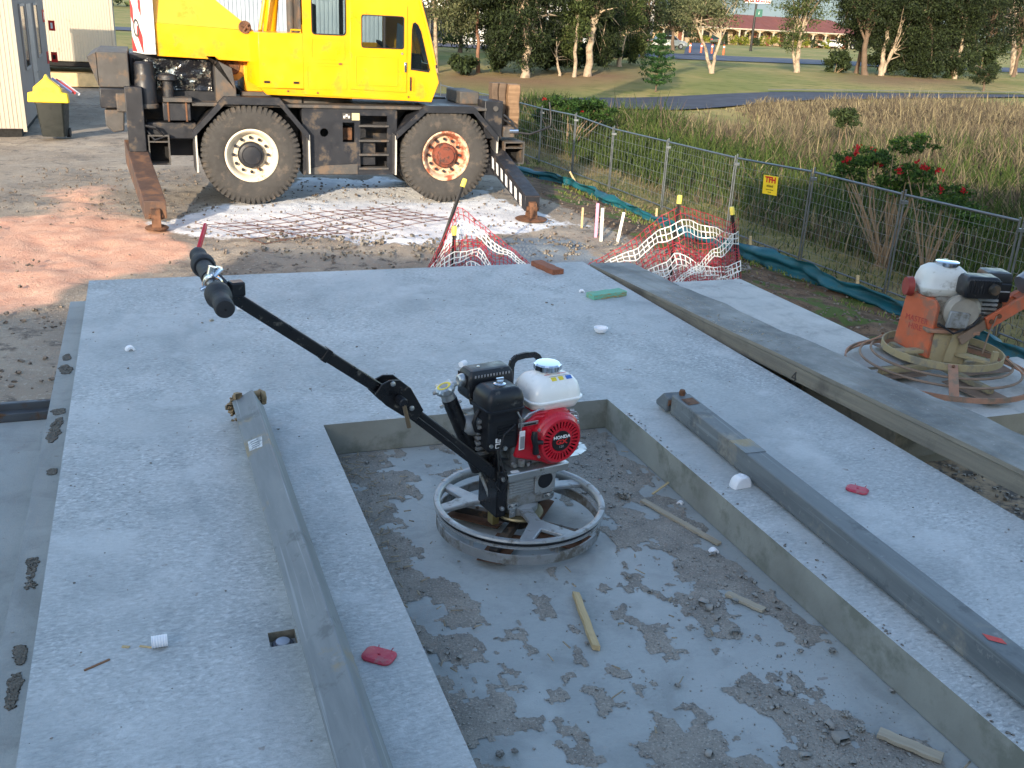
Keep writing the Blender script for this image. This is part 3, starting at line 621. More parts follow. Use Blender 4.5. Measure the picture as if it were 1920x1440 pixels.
stick('timber_peg', (1079, 1120), (1117, 1222), ZR, .022, .018, M_wpale, 'square pale timber peg in the middle of the opening floor', 'peg', .004, cut=.4)
stick('timber_lath', (1362, 1117), (1432, 1149), ZR, .026, .010, M_wgrey, 'short flat lath half buried in grit of the opening floor', 'lath', .004)
stick('timber_lath', (1645, 1382), (1765, 1432), ZR, .035, .012, M_wgrey, 'broken slab of timber in the rubble along the opening wall', 'lath', .010)
stick('straw', (262, 1212), (285, 1215), 0, .006, .003, M_wpale, 'short pale straw touching the white reel', 'straw'); stick('straw', (229, 1213), (243, 1214), 0, .008, .003, M_wpale, 'pale straw fragment alone next to the straw at the reel', 'straw')
stick('twig', (158, 1258), (206, 1237), 0, .006, .003, woodmat('twig_bark', c8(120, 88, 66), c8(150, 112, 84)), 'thin brown twig on the rough panel', 'twig')
for k, (px, py, s) in enumerate([(397, 602, .016), (380, 606, .008), (1024, 568, .010), (1036, 572, .010), (1182, 693, .008)]):
    Vr, Fr = rocks(np.array([(0, 0, s * .3)]), np.array([s]), 300 + k, .5); o = npmesh('mortar_clod', Vr, Fr, M_stone if k != 0 else pbr('tan_stone', c8(176, 166, 150), .9)); o.location = at(px, py, 0)
    tag(o, ['tan clod on the panel below the hand grip', 'small crumb beside the tan clod', 'paler crumb at the far lifting pocket', 'grey crumb right next to the paler one at the far lifting pocket', 'lone dark crumb on the far half of the panel'][k], 'clod', 'clods lying on the panel')
# ---------------------------------------------------------------- heavy plank on the panel edge
M_plank = None
def plank():
    t = NT('cement_coated_plank'); co = t.co(); mp = t.mapping(co, (1.2, 26, 26)); n = t.noise(mp, 1.0, 6, .65); k = t.noise(co, 2.2, 6, .65); f = t.noise(co, 60, 3, .7)
    c = t.mix(t.mapr(k, .38, .6), c8(104, 108, 108), c8(152, 154, 151)); c = t.mix(t.mapr(n, .5, .8), c, c8(128, 124, 114)); c = t.mix(t.math('MULTIPLY', t.mapr(f, .6, .72), .5), c, c8(176, 178, 174))
    nz = t.n('ShaderNodeSeparateXYZ', {0: t.n('ShaderNodeNewGeometry', out=1)}, out=2); side = t.mapr(nz, .5, .2)
    sc_ = t.mix(t.mapr(n, .35, .7), c8(112, 108, 100), c8(142, 136, 122)); sc_ = t.mix(t.mapr(k, .5, .65), sc_, c8(96, 92, 86)); c = t.mix(side, c, sc_)
    t.P(Base_Color=c, Roughness=.85, Specular_IOR_Level=.3, Normal=t.bump(t.math('ADD', n, f), .4, .004))
    H = .100; W = .30; TA = uv(2.885, 6.10, .004); TB = uv(2.935, 2.33, .142); TB = TA + (TB - TA) * 1.5
    d3 = (TB - TA).normalized(); d = Vector((d3.x, d3.y, 0)).normalized(); nn = Vector((-d.y, d.x, 0)); nn = nn if nn.x > 0 else -nn
    A = TA - Vector((0, 0, H)); L = (TB - TA).length
    r = thing('heavy_plank', 'long heavy plank crusted with cement lying along the edge of the top panel', 'plank', A, math.atan2(d.y, d.x)); r.rotation_euler = (0, -math.asin(d3.z), math.atan2(d.y, d.x))
    m = MB(); n = 40; vs = []
    for i in range(n + 1):
        x = L * i / n; wv = .006 * math.sin(i * .9) + .004 * math.sin(i * 2.3)
        for y, z in ((0, 0), (0, H * .78), (-.006, H * .8), (-.004, H), (W * .5, H + .003), (W, H - .002 + wv), (W, 0)): vs.append((x, y + (wv * .3 if y < 0 else 0), z))
    k = 7; fs = [tuple(range(k)), tuple(range(n * k + k - 1, n * k - 1, -1))]
    for i in range(n): fs += [(i * k + j, i * k + (j + 1) % k, (i + 1) * k + (j + 1) % k, (i + 1) * k + j) for j in range(k)]
    if nn.dot(Matrix.Rotation(r.rotation_euler.z, 3, 'Z') @ Vector((0, 1, 0))) < 0: vs = [(x, -y, z) for x, y, z in vs]
    sg = -1 if nn.dot(Matrix.Rotation(r.rotation_euler.z, 3, 'Z') @ Vector((0, 1, 0))) < 0 else 1
    m.add(vs, fs).build('board', t.m, r, bevel=.003, smooth=30)
    mk = pbr('pencil_mark', c8(66, 64, 62), .9)
    P4 = onplane(1489, 708, A, Vector((nn.x, nn.y, 0))) - A; x4 = P4.dot(d3); P4.z -= x4 * d3.z
    text('painted_number', '4', .085, mk, r, Matrix.Translation((x4, -.0015 * sg, P4.z)) @ Matrix.Rotation(R(90), 4, 'X') if sg > 0 else Matrix.Translation((x4, .0015, P4.z)) @ Matrix.Rotation(R(180), 4, 'Z') @ Matrix.Rotation(R(90), 4, 'X'), .0005)
    # cement crumbs
    g = np.random.default_rng(9); N = 120; Vr, Fr = rocks(np.stack([g.uniform(.8, 2.2, N) + 0, sg * np.abs(g.normal(.1, .06, N)), np.full(N, H + .003)], 1), g.uniform(.002, .007, N), 3, .4); o = npmesh('cement_crumbs', Vr, Fr, pbr('pale_crumb', c8(176, 172, 158), .95), r); o['kind'] = 'stuff'
plank()
# ---------------------------------------------------------------- steel braces (props)
def galv(name, a, b, dirt, damt):
    t = NT(name); co = t.co(); n = t.noise(t.mapping(co, (2, 14, 14)), 1.0, 6, .65); k = t.noise(co, 3.2, 6, .7); s_ = t.noise(t.mapping(co, (1.5, 90, 90)), 1.0, 3)
    c = t.mix(t.mapr(n, .35, .65), a, b); c = t.mix(t.mapr(k, .62 - damt * .2, .72 - damt * .2), c, dirt); c = t.mix(t.math('MULTIPLY', t.mapr(s_, .6, .68), .5), c, tuple(min(1, v * 1.5) for v in b))
    cr = t.noise(co, 26, 6, .75); c = t.mix(t.math('MULTIPLY', t.mapr(cr, .60, .68), .5), c, c8(154, 157, 155)); c = t.mix(t.math('MULTIPLY', t.mapr(t.noise(co, 7, 5, .7), .58, .66), .5), c, tuple(v * .55 for v in a))
    t.P(Base_Color=c, Roughness=t.mapr(n, .3, .7, .5, .8), Metallic=.2, Normal=t.bump(k, .15, .004)); return t.m
M_galv = galv('galvanised_steel_dull', c8(108, 114, 118), c8(134, 140, 142), c8(146, 132, 104), .30); M_galv2 = galv('galvanised_steel_dark', c8(92, 98, 102), c8(118, 124, 126), c8(140, 136, 126), .30)
M_rust = pbr('rusty_steel', c8(110, 76, 54), .8, .2, .3, 8, .5, 70, dirt=c8(72, 54, 44), damt=.4, dscale=9); M_mudc = pbr('caked_mud', c8(148, 128, 98), .95, 0, .25, 14, .8, 60)
def prop(pa, pb, z0, wd, label, mat, tilt, knob):
    t_ = R(tilt)
    A = at(*pa, z0); B = at(*pb, z0); d = (B - A).normalized(); B = B + d * 1.0; L = (B - A).length
    r = thing('steel_brace', label, 'steel brace', A + Vector((0, 0, -z0)), math.atan2(d.y, d.x))
    o = MB().box(0, L, -wd / 2, wd / 2, -wd / 2, wd / 2).build('tube', mat, r, bevel=wd * .055, seg=2); o.rotation_euler = (t_, 0, 0); o.location = (0, 0, .012 + wd / 2 * (math.cos(t_) + math.sin(t_)))
    if tilt: o.location.y = -wd / 2 * (math.cos(t_) - math.sin(t_))
    return r, L
r, L = prop((473, 733), (716, 1440), .132, .095, 'galvanised square steel brace with mud caked end, white sticker on it', M_galv, 28, 0)
g = np.random.default_rng(4); Vr, Fr = rocks(np.array([(-.016, y - .02, z) for y in (-.055, -.025, .005, .035, .056) for z in (.03, .07, .105)]) + g.normal(0, .008, (15, 3)), g.uniform(.012, .024, 15), 8, 1); V3, F3 = rocks(np.stack([g.normal(-.012, .012, 150), g.uniform(-.085, .045, 150), g.uniform(.005, .115, 150)], 1), g.uniform(.004, .010, 150), 9, 1); Fr = np.r_[Fr, F3 + len(Vr)]; Vr = np.r_[Vr, V3]
npmesh('mud_cake', Vr, Fr, M_mudc, r)['kind'] = 'stuff'
tb = [o for o in r.children if o.name.startswith('tube')][0]; hw = .0475
e = MB().box(-.012, .004, -.042, .042, -.042, .042).build('end_plate', M_rust, tb, bevel=.004)
stk_p = at(487, 832, .115) - r.location; stk_p = Matrix.Rotation(-r.rotation_euler.z, 3, 'Z') @ stk_p; sx_ = stk_p.x
MB().add([(sx_ - .05, -.030, hw + .001), (sx_ + .03, -.034, hw + .001), (sx_ + .05, .016, hw + .001), (sx_ - .035, .026, hw + .001)], [(0, 1, 2, 3)]).build('paper_sticker', pbr('worn_paper', c8(206, 212, 214), .9, 0, .05, 20, dirt=c8(150, 156, 158), damt=.5, dscale=40), tb, smooth=0)
for kx in (-.03, -.012, .006, .02):
    MB().add([(sx_ + kx - .004, -.02, hw + .0016), (sx_ + kx + .003, -.022, hw + .0016), (sx_ + kx + .012, .010, hw + .0016), (sx_ + kx + .005, .012, hw + .0016)], [(0, 1, 2, 3)]).build('sticker_print', pbr('grey_print', c8(120, 128, 134), .9), tb, smooth=0)
r, L = prop((1276, 742), (1920, 1245), .09, .086, 'dark galvanised square steel brace with hinged foot', M_galv2, 0, 0)
m = MB(); m.prism([(-.115, .012), (-.015, .012), (-.012, .075), (-.055, .088), (-.12, .03)], -.055, .055); m.build('foot', M_galv2, r, bevel=.006)
MB().cyl((-.012, -.05, .055), (-.012, .05, .055), .013, n=14).build('hinge_pin', M_rust, r); MB().lathe([(0, .0), (.013, .0), (.015, .012), (.011, .024), (0, .026)], (.012, .0, .098), n=14).build('stop_knob', M_rust, r)
MB().add([(.06, -.03, .0995), (.13, -.03, .0995), (.12, .03, .0995), (.05, .03, .0995)], [(0, 1, 2, 3)]).build('rust_patch', M_rust, r, smooth=0)
MB().box(.50, .62, -.0445, .0445, .0975, .1).build('repair_band', M_galv, r, smooth=0)
rp = onplane(1905, 1190, Vector((0, 0, .1)), Vector((0, 0, 1))) - r.location; rp = Matrix.Rotation(-r.rotation_euler.z, 3, 'Z') @ rp
MB().add([(rp.x - .03, -.02, .0995), (rp.x + .0, -.025, .0995), (rp.x + .03, .01, .0995), (rp.x + .005, .015, .0995)], [(0, 1, 2, 3)]).build('paint_mark', pbr('red_spray', c8(196, 70, 66), .7, 0, .2, 40), r, smooth=0)
# ================================================================== POWER TROWEL (red engine)
M_alu = pbr('cast_aluminium', c8(158, 162, 164), .45, .45, .12, 14, .15, 120, dirt=c8(120, 118, 112), damt=.25, dscale=14)
M_alud = pbr('scuffed_aluminium', c8(146, 149, 150), .5, .35, .18, 10, .2, 90, dirt=c8(112, 108, 100), damt=.5, dscale=12)
M_zinc = pbr('zinc_plate', c8(186, 188, 188), .35, .85, .08, 10, .08, 100, dirt=c8(140, 138, 130), damt=.12, dscale=20)
M_chrome = pbr('chrome', c8(214, 218, 224), .12, 1.0, .03, 10, 0)
M_blackp = pbr('black_painted_steel', c8(20, 20, 23), .32, 0, .1, 8, .06, 60, dirt=c8(96, 92, 86), damt=.06, dscale=30)
M_plas = pbr('black_plastic', c8(24, 26, 31), .38, 0, .1, 12, .06, 120, dirt=c8(90, 88, 84), damt=.05, dscale=22)
M_ered = pbr('red_enamel', c8(196, 22, 44), .32, 0, .06, 12, .04, 60, coat=.3, dirt=c8(140, 40, 48), damt=.12, dscale=24)
M_tank = pbr('white_enamel_tank', c8(242, 242, 238), .3, 0, .03, 6, .02, 60, coat=.3, dirt=c8(220, 217, 208), damt=.10, dscale=9)
M_dark = pbr('dark_void', c8(14, 14, 15), .8, 0, .1, 10, 0)
M_grip = pbr('ribbed_rubber_grip', c8(38, 40, 44), .7, 0, .15, 10, .3, 160)
M_lever = pbr('red_lever_sleeve', c8(206, 28, 44), .4, 0, .06, 20, .05)
M_oil = pbr('oily_steel', c8(62, 58, 54), .5, .5, .25, 10, .4, 70, dirt=c8(112, 92, 74), damt=.45, dscale=14)
M_blk2 = pbr('print_black', c8(18, 18, 20), .5, 0, 0, 5, 0); M_wht2 = pbr('print_white', c8(240, 240, 240), .5, 0, 0, 5, 0); M_rd2 = pbr('print_red', c8(216, 44, 44), .5, 0, 0, 5, 0); M_yl2 = pbr('print_yellow', c8(228, 206, 60), .5, 0, 0, 5, 0); M_bl2 = pbr('print_blue', c8(60, 110, 190), .5, 0, 0, 5, 0); M_gy2 = pbr('print_grey', c8(150, 150, 152), .5, 0, 0, 5, 0)
def circ(r, n=24, cx=0, cz=0, a0=0): return [(cx + r * math.cos(2 * math.pi * i / n + a0), cz + r * math.sin(2 * math.pi * i / n + a0)) for i in range(n)]
T = thing('power_trowel', 'power trowel with red and white petrol engine standing in the door opening', 'power trowel', (.048, 3.11, ZR + .002), R(32))
# guard rings
up = MB().lathe([(.300, .104), (.300, .110), (.292, .113), (.292, .121), (.300, .124), (.306, .130), (.303, .137), (.290, .139), (.282, .134), (.280, .122), (.284, .106), (.290, .102)], n=72, closed=True).build('guard_ring', M_alu, T, smooth=50)
up['label'] = 'upper cast guard ring with a dark groove'
MB().lathe([(.2935, .1135), (.2965, .1135), (.2965, .1205), (.2935, .1205)], n=72, closed=True).build('rubber_groove', M_blackp, up, smooth=50)
lo = MB().lathe([(.291, .040), (.294, .042), (.294, .076), (.291, .078), (.287, .076), (.287, .042)], n=72, closed=True).build('guard_ring', M_alud, T, smooth=50); lo['label'] = 'lower flat guard band'
for k in range(6): a = R(60 * k + 10); MB().cyl((.293 * math.cos(a), .293 * math.sin(a), .06), (.297 * math.cos(a), .297 * math.sin(a), .06), .007, n=10).build('rivet', M_alud, lo)
for k in range(6): a = R(60 * k + 25); MB().beam((.286 * math.cos(a), .286 * math.sin(a), .075), (.286 * math.cos(a), .286 * math.sin(a), .106), .02, .005).build('ring_strut', M_alud, T)
# three forked spokes
SP = [R(-32 + 178), R(-32 + 58), R(-32 + -68)]
for a in SP:
    def rp(r_, da): return (r_ * math.cos(a + da), r_ * math.sin(a + da))
    # plan polygon of a Y
    P = [rp(.05, .50), rp(.145, .150), rp(.165, .195), rp(.284, .385), rp(.289, .235), rp(.205, .0), rp(.289, -.235), rp(.284, -.385), rp(.165, -.195), rp(.145, -.150), rp(.05, -.50)]
    MB().prism(P, .112, .128, 'z').build('spoke', M_alu, T, bevel=.004)
MB().lathe([(.0, .10), (.062, .10), (.066, .108), (.066, .130), (.05, .140), (0, .140)], n=32).build('hub_plate', M_alu, T)
MB().lathe([(.0, .086), (.085, .086), (.088, .092), (.085, .098), (0, .098)], n=36).build('thrust_disc', pbr('brassy_disc', c8(150, 140, 110), .45, .7, .15, 10, .1), T)
# rotor with four blades
rot = MB().lathe([(0, .030), (.032, .030), (.036, .05), (.036, .085), (0, .085)], n=20).build('rotor', M_oil, T)
for k in range(4):
    a = R(90 * k + 38); ca, sa = math.cos(a), math.sin(a); rr = lambda x, y, z: (x * ca - y * sa, x * sa + y * ca, z)
    MB().beam(rr(.03, 0, .052), rr(.245, 0, .046), .030, .028).build('blade_arm', M_oil, T, bevel=.003)
    b = MB(); vs = [rr(x, y, z + .014 + .012 * (y + .05) / .1) for x, y in ((.06, -.055), (.262, -.05), (.268, .045), (.06, .05)) for z in (0, .003)]
    b.add(vs, [(0, 2, 4, 6), (7, 5, 3, 1), (0, 1, 3, 2), (2, 3, 5, 4), (4, 5, 7, 6), (6, 7, 1, 0)]).build('blade', M_rust, T)
    for x in (.10, .16, .22): MB().cyl(rr(x, 0, .058), rr(x, 0, .068), .007, n=6).build('blade_bolt', M_oil, T)
    MB().cyl(rr(.045, .012, .06), rr(.05, .03, .09), .006, n=8).build('lift_pin', M_oil, T)
# gearbox
gb = MB().box(-.082, .112, -.050, .09, .135, .252).build('gearbox', M_alud, T, bevel=.006)
m = MB()
for k in range(6): m.box(-.078, .022, -.0535, -.0495, .186 + k * .0105, .192 + k * .0105)
m.build('cooling_fins', M_alu, gb)
MB().plate(rrect(.024, .108, .172, .262, .012), [circ(.031, 28, .066, .222)], -.0590, -.0502).build('bearing_housing', M_alu, gb, bevel=.0015)
MB().lathe([(0, 0), (.030, 0), (.030, .006), (.0, .007)], (.066, -.0515, .222), (0, -1, 0), 28).build('bearing_cap', M_plas, gb)
m = MB()
for cx, cz in ((.033, .182), (.099, .182), (.033, .253), (.099, .253)): m.cyl((cx, -.058, cz), (cx, -.0625, cz), .005, n=6)
m.build('housing_bolts', M_zinc, gb)
for cx, cz in ((-.064, .150), (.085, .160)):
    b = MB().plate(rrect(cx - .021, cx + .021, cz - .009, cz + .009, .003), [circ(.004, 10, cx - .013, cz), circ(.004, 10, cx + .013, cz)], -.060, -.0515).build('mounting_lug', M_zinc, gb)
    MB().cyl((cx, -.059, cz), (cx, -.066, cz), .006, n=6).build('bolt_head', M_zinc, b)
m = MB().prism([(-.078, .108), (-.054, .108), (-.054, .142), (-.078, .142)], -.0625, -.0585); b = m.build('clamp_tab', M_zinc, gb, bevel=.001); MB().cyl((-.066, -.062, .122), (-.066, -.068, .122), .006, n=6).build('bolt_head', M_alud, b)
# engine deck (folded zinc plate)
dk = MB(); dk.box(-.092, .160, -.062, .165, .270, .276); dk.box(-.090, .158, -.0635, -.0585, .247, .2745); dk.build('engine_deck', M_zinc, T, bevel=.003)
MB().add([(-.075, -.058, .2768), (-.043, -.060, .2768), (-.040, -.040, .2768), (-.072, -.038, .2768)], [(0, 1, 2, 3)]).build('deck_sticker', M_wht2, T, smooth=0)
# carrying bracket at the right-hand side
pts = [(.15, .00, .268), (.24, .005, .264), (.285, .03, .262), (.300, .07, .262), (.285, .11, .262), (.24, .135, .264), (.15, .14, .268)]
m = MB()
for i in range(len(pts) - 1): m.beam(pts[i], pts[i + 1], .030, .005)
m.build('side_bracket', M_zinc, T)
# left side bracket of the handle
m = MB(); m.box(-.128, -.090, -.055, .075, .115, .290); br = m.build('handle_bracket', M_blackp, T, bevel=.004)
m = MB(); m.prism([(-.055, .285), (.075, .285), (.06, .36), (.03, .42), (-.01, .42), (-.035, .36)], -.126, -.118, 'x'); m.build('bracket_web', M_blackp, T, bevel=.002)
m = MB()
for y, z in ((-.057, .262), (-.057, .150)): m.cyl((-.108, y + .004, z), (-.108, y - .006, z), .008, n=10); m.cyl((-.108, y - .005, z), (-.108, y - .009, z), .005, n=8)
m.build('bracket_bolts', M_zinc, T)
# handle
hA = Vector((-.085, -.030, .235)); hB = Vector((-.480, -.012, .590)); hC = Vector((-.500, -.012, .610)); hD = Vector((-1.022, 0, 1.015))
low = MB().beam(hA, hB, .026, .042, bool(1) and (0, 0, 1)).build('lower_handle_tube', M_blackp, T, bevel=.004)
upr = MB().beam(hC + (hD - hC) * -.02, hD, .027, .035).build('upper_handle_tube', M_blackp, T, bevel=.004)
MB().beam(hC + (hD - hC) * .40, hC + (hD - hC) * .43, .034, .041).build('tube_joint', M_blackp, upr, bevel=.002)
dh = (hD - hC).normalized(); up_ = Vector((dh.z * -1, 0, dh.x)); up_ = up_ if up_.z > 0 else -up_
def hp(a, b): return ((hC + dh * a + up_ * b).x, (hC + dh * a + up_ * b).z)
for y0 in (-.040, .012):
    out = [hp(-.105, -.022), hp(-.105, .018), hp(-.055, .040), hp(-.02, .055), hp(.03, .058), hp(.060, .040), hp(.075, .016), hp(.075, -.022), hp(.02, -.032), hp(-.05, -.032)]
    MB().prism(out, y0, y0 + .007).build('hinge_plate', M_blackp, T, bevel=.002)
hx, hz = hp(.0, .008); hk = MB().cyl((hx, -.042, hz), (hx, -.085, hz), .013, n=16).build('clamp_boss', M_plas, T, bevel=.003)
MB().tube([(hx, -.078, hz), (hx + .006, -.082, hz - .03), (hx + .018, -.084, hz - .085)], [.006, .0065, .0075], 10).build('clamp_lever', pbr('worn_bronze_lever', c8(120, 104, 84), .4, .6), hk)
for a, b in ((-.062, .004), (.045, .036)):
    bx, bz = hp(a, b); MB().lathe([(0, 0), (.009, 0), (.008, .005), (.004, .007), (0, .007)], (bx, -.040, bz), (0, -1, 0), 10).build('hinge_bolt', M_zinc, T)
# T-bar hand grips
gd = Vector((-.055, .305, .0)); gd = Vector((0.0, 1, .0)); gc = hD + Vector((-.012, .0, .012)); gd = (Matrix.Rotation(R(-8), 3, 'Z') @ Vector((0, 1, 0))).normalized()
MB().cyl(gc - gd * .13, gc + gd * .22, .021, n=18).build('cross_bar', M_blackp, T)
def grip(sg, name):
    pr = [(0, .0), (.022, .0), (.026, .010), (.030, .022), (.027, .035), (.024, .06), (.024, .098), (.027, .104), (.027, .118), (.026, .138), (.022, .150), (.010, .156), (0, .157)]
    s_ = .145 if sg < 0 else .20
    base = gc + gd * (sg * (s_ - .035)); pr2 = [(.029, .0), (.034, .012), (.034, .042), (.028, .060), (.024, .073), (.023, .115), (.0255, .125), (.0255, .15), (.022, .160), (0, .163)]
    return MB().lathe([(0, 0)] + pr2, base, gd * sg, 24).build('hand_grip', M_grip, T, smooth=40)
grip(-1, 'a'); grip(1, 'b')
e1 = gc - gd * .272; MB().cyl(e1 + gd * .004, e1 - gd * .003, .003, n=8).build('grip_hole', M_dark, T)
MB().lathe([(.0235, 0), (.0235, .13)], gc + gd * .03, gd, 20).build('bar_sleeve', M_grip, T)
cl = MB().lathe([(.0235, -.008), (.028, -.006), (.028, .006), (.0235, .008)], gc - gd * .03, gd, 24, True).build('throttle_clamp', M_chrome, T)
m = MB(); m.tube([gc + Vector((.0, .0, .026)) - gd * .05, gc + Vector((.02, 0, .038)) - gd * .03, gc + Vector((.03, 0, .034)) + gd * .0, gc + Vector((.02, 0, .030)) + gd * .03], .006, 8); m.cyl(gc + Vector((0, 0, .02)), gc + Vector((.006, 0, .042)), .012, n=12); m.cyl(gc - gd * .055 + Vector((-.02, 0, .0)), gc - gd * .055 + Vector((-.036, 0, -.004)), .006, n=8); m.build('throttle_lever', M_chrome, T)
MB().beam(hD + Vector((.05, -.01, -.03)), hD + Vector((.005, .06, .03)), .016, .016).build('switch_box', M_plas, T, bevel=.003)
MB().box(-.02, .02, -.02, .02, -.02, .02).build('stop_switch', M_plas, T, bevel=.005).location = hD + Vector((.055, .0, -.012))
rl0 = gc + gd * .325 + Vector((0, 0, .012)); MB().beam(rl0 - gd * .01, rl0 + gd * .115 + Vector((.040, 0, .050)), .010, .020).build('safety_lever', M_lever, T, bevel=.003)
MB().cyl(rl0 - gd * .03 + Vector((0, 0, -.012)), rl0 + gd * .01, .012, n=10).build('lever_pivot', M_zinc, T)
# pitch control tube with star knob
k0 = Vector((-.148, .045, .265)); k1 = Vector((-.262, .062, .540))
MB().cyl(k0, k1, .026, n=22).build('pitch_tube', M_blackp, T)
kd = (k1 - k0).normalized(); MB().cyl(k1 - kd * .002, k1 + kd * .018, .024, n=20).build('collar', M_zinc, T)
m = MB(); m.cyl(k1 + kd * .016, k1 + kd * .034, .022, .028, n=18)
kn = m.build('star_knob', M_zinc, T); ka = kd.orthogonal().normalized(); kb = kd.cross(ka)
for k in range(6):
    a = R(60 * k); dd = ka * math.cos(a) + kb * math.sin(a); MB().tube([k1 + kd * .040 + dd * .02, k1 + kd * .042 + dd * .036, k1 + kd * .041 + dd * .044], [.010, .009, .007], 8).build('knob_lobe', M_zinc, kn)
MB().lathe([(0, .0), (.034, .0), (.034, .014), (.028, .018), (0, .018)], k1 + kd * .032, kd, 28).build('knob_cap', M_zinc, kn)
MB().lathe([(.016, .0), (.024, .0), (.024, .0008), (.016, .0008)], k1 + kd * .0502, kd, 28, True).build('yellow_ring', M_yl2, kn); MB().lathe([(0, 0), (.012, 0), (.012, .0008), (0, .0008)], k1 + kd * .0502, kd, 20).build('cap_centre', M_gy2, kn)
m = MB(); s_ = kd.cross(Vector((0, 1, 0))).normalized(); m.cyl(k1 - kd * .012 + s_ * .02, k1 - kd * .012 + s_ * .040, .005, n=8); m.cyl(k1 - kd * .03 - s_ * .02, k1 - kd * .03 - s_ * .036, .006, n=8); m.build('grub_screws', M_zinc, T)
MB().tube([k0, k0 + Vector((.020, -.03, -.07)), k0 + Vector((.034, -.045, -.125))], .0065, 8).build('pitch_rod', M_zinc, T)
MB().box(-.014, .014, -.018, .018, -.045, .012).build('rod_yoke', pbr('brass_yoke', c8(166, 148, 96), .4, .8, .15, 20), T, bevel=.003).location = k0 + Vector((.040, -.05, -.150))
# ---- engine
cb = MB(); cb.box(-.06, .135, -.03, .12, .276, .47); en = cb.build('crankcase', pbr('grey_crankcase', c8(120, 122, 124), .5, .5, .2, 12, .3, 60, dirt=c8(84, 80, 74), damt=.3, dscale=14), T, bevel=.012)
m = MB()
for k in range(7): m.box(-.175, -.06, .015, .135, .33 + k * .020, .341 + k * .020)
m.build('cylinder_fins', M_alud, T, bevel=.001)
m = MB(); m.cyl((-.06, -.036, .30), (-.06, -.055, .300), .008, n=6); m.cyl((-.03, -.045, .292), (-.03, -.045, .315), .012, n=8); m.cyl((.0, -.04, .285), (.0, -.04, .297), .009, n=6); m.build('drain_bolts', M_alud, T)
FC = (.106, .375)
# fan shroud: lathe dish along -y
shp = [(.0965, .040), (.0985, -.02), (.098, -.030), (.094, -.036)]
m = MB(); m.lathe([(.0985, 0.0), (.0985, .052), (.094, .062), (.086, .066)], (FC[0], 0, FC[1]), (0, -1, 0), 48); m2 = MB()
m.box(-.02, .10, -.030, .02, .30, .46); m.prism([(-.055, .325), (.06, .285), (.10, .46), (.02, .468), (-.03, .44)], -.040, .03); sh = m.build('fan_shroud', M_ered, T, bevel=.006)
m = MB(); m.prism([(.01, .44), (.175, .42), (.18, .45), (.15, .475), (.03, .478)], -.028, .10); m.build('shroud_top', M_ered, T, bevel=.01)
MB().lathe([(0, 0), (.082, 0)], (FC[0], -.0665, FC[1]), (0, -1, 0), 40).build('fan_void', M_dark, sh)
# recoil cover with radial slots
holes = []; outer = circ(.0800, 60, *FC)
for k in range(30):
    a = 2 * math.pi * k / 30; ca, sa = math.cos(a), math.sin(a); tx, tz = -sa, ca
    r0_, r1_ = (.047, .071); w0, w1 = .0021, .0036
    holes.append([(FC[0] + ca * r0_ + tx * w0, FC[1] + sa * r0_ + tz * w0), (FC[0] + ca * r1_ + tx * w1, FC[1] + sa * r1_ + tz * w1), (FC[0] + ca * r1_ - tx * w1, FC[1] + sa * r1_ - tz * w1), (FC[0] + ca * r0_ - tx * w0, FC[1] + sa * r0_ - tz * w0)])
rc = MB().plate(outer, holes, -.0795, -.0740).build('recoil_cover', M_ered, T, smooth=0)
MB().lathe([(.0800, 0), (.0800, .0055), (.084, .000), (.088, -.008), (.086, -.012), (.079, -.006)], (FC[0], -.0740, FC[1]), (0, -1, 0), 48, True).build('cover_rim', M_ered, rc)
m = MB()                                     # outer slots of the shroud, upper left and upper right arcs
for a0, a1 in ((62, 82), (98, 150)):
    for k, rr in enumerate((.0850, .0895, .094)):
        pts = [(FC[0] + rr * math.cos(R(a)), -.0668 + .0045 * k, FC[1] + rr * math.sin(R(a))) for a in np.arange(a0, a1, 4)]
        m.tube(pts, .0013, 5)
m.build('vent_slots', M_dark, rc)
MB().lathe([(0, 0), (.036, 0), (.038, .001), (.0365, .0035), (0, .0035)], (FC[0], -.0795, FC[1]), (0, -1, 0), 36).build('badge_disc', M_blk2, rc)
TM = lambda x, z: rot_face(x, z, -.0836)
text('badge_text', 'HONDA', .0165, M_wht2, rc, TM(FC[0], FC[1] + .0155), .0004, sx=1.12, bold=.025); text('badge_text', 'GX', .024, M_rd2, rc, TM(FC[0], FC[1] - .003), .0004, sx=1.35, bold=.03); text('badge_text', '120', .012, M_gy2, rc, TM(FC[0], FC[1] - .0205), .0004, sx=1.2)
for a in (32, 150, 215, 335): MB().lathe([(0, 0), (.007, 0), (.006, .006), (0, .007)], (FC[0] + .092 * math.cos(R(a)), -.058, FC[1] + .092 * math.sin(R(a))), (0, -1, 0), 8).build('cover_screw', M_zinc, rc)
# pull grip, control levers, tags
MB().tube([(.000, -.072, .425), (-.004, -.076, .405), (.002, -.078, .375), (.006, -.076, .345)], [.010, .012, .010, .012], 10).build('starter_grip', M_plas, T)
MB().tube([(.006, -.075, .385), (.03, -.075, .382)], [.007, .010], 8).build('starter_boss', M_plas, T)
MB().box(-.046, -.024, -.050, -.047, .355, .425).build('hang_tag', M_wht2, T, bevel=.001); MB().box(-.043, -.027, -.0512, -.0502, .36, .405).build('tag_print', M_gy2, T)
MB().box(-.050, .03, -.045, -.0415, .438, .452).build('control_lever', M_zinc, T, bevel=.001); MB().box(-.028, .020, -.0465, -.0455, .4405, .4465).build('lever_print', M_blk2, T)
m = MB(); m.tube([(-.045, -.05, .46), (-.015, -.052, .485), (.03, -.04, .487), (.06, -.03, .482)], .004, 6); m.tube([(-.04, -.046, .425), (-.045, -.055, .47), (-.06, -.05, .50)], .003, 6); m.build('linkage_rod', M_zinc, T)
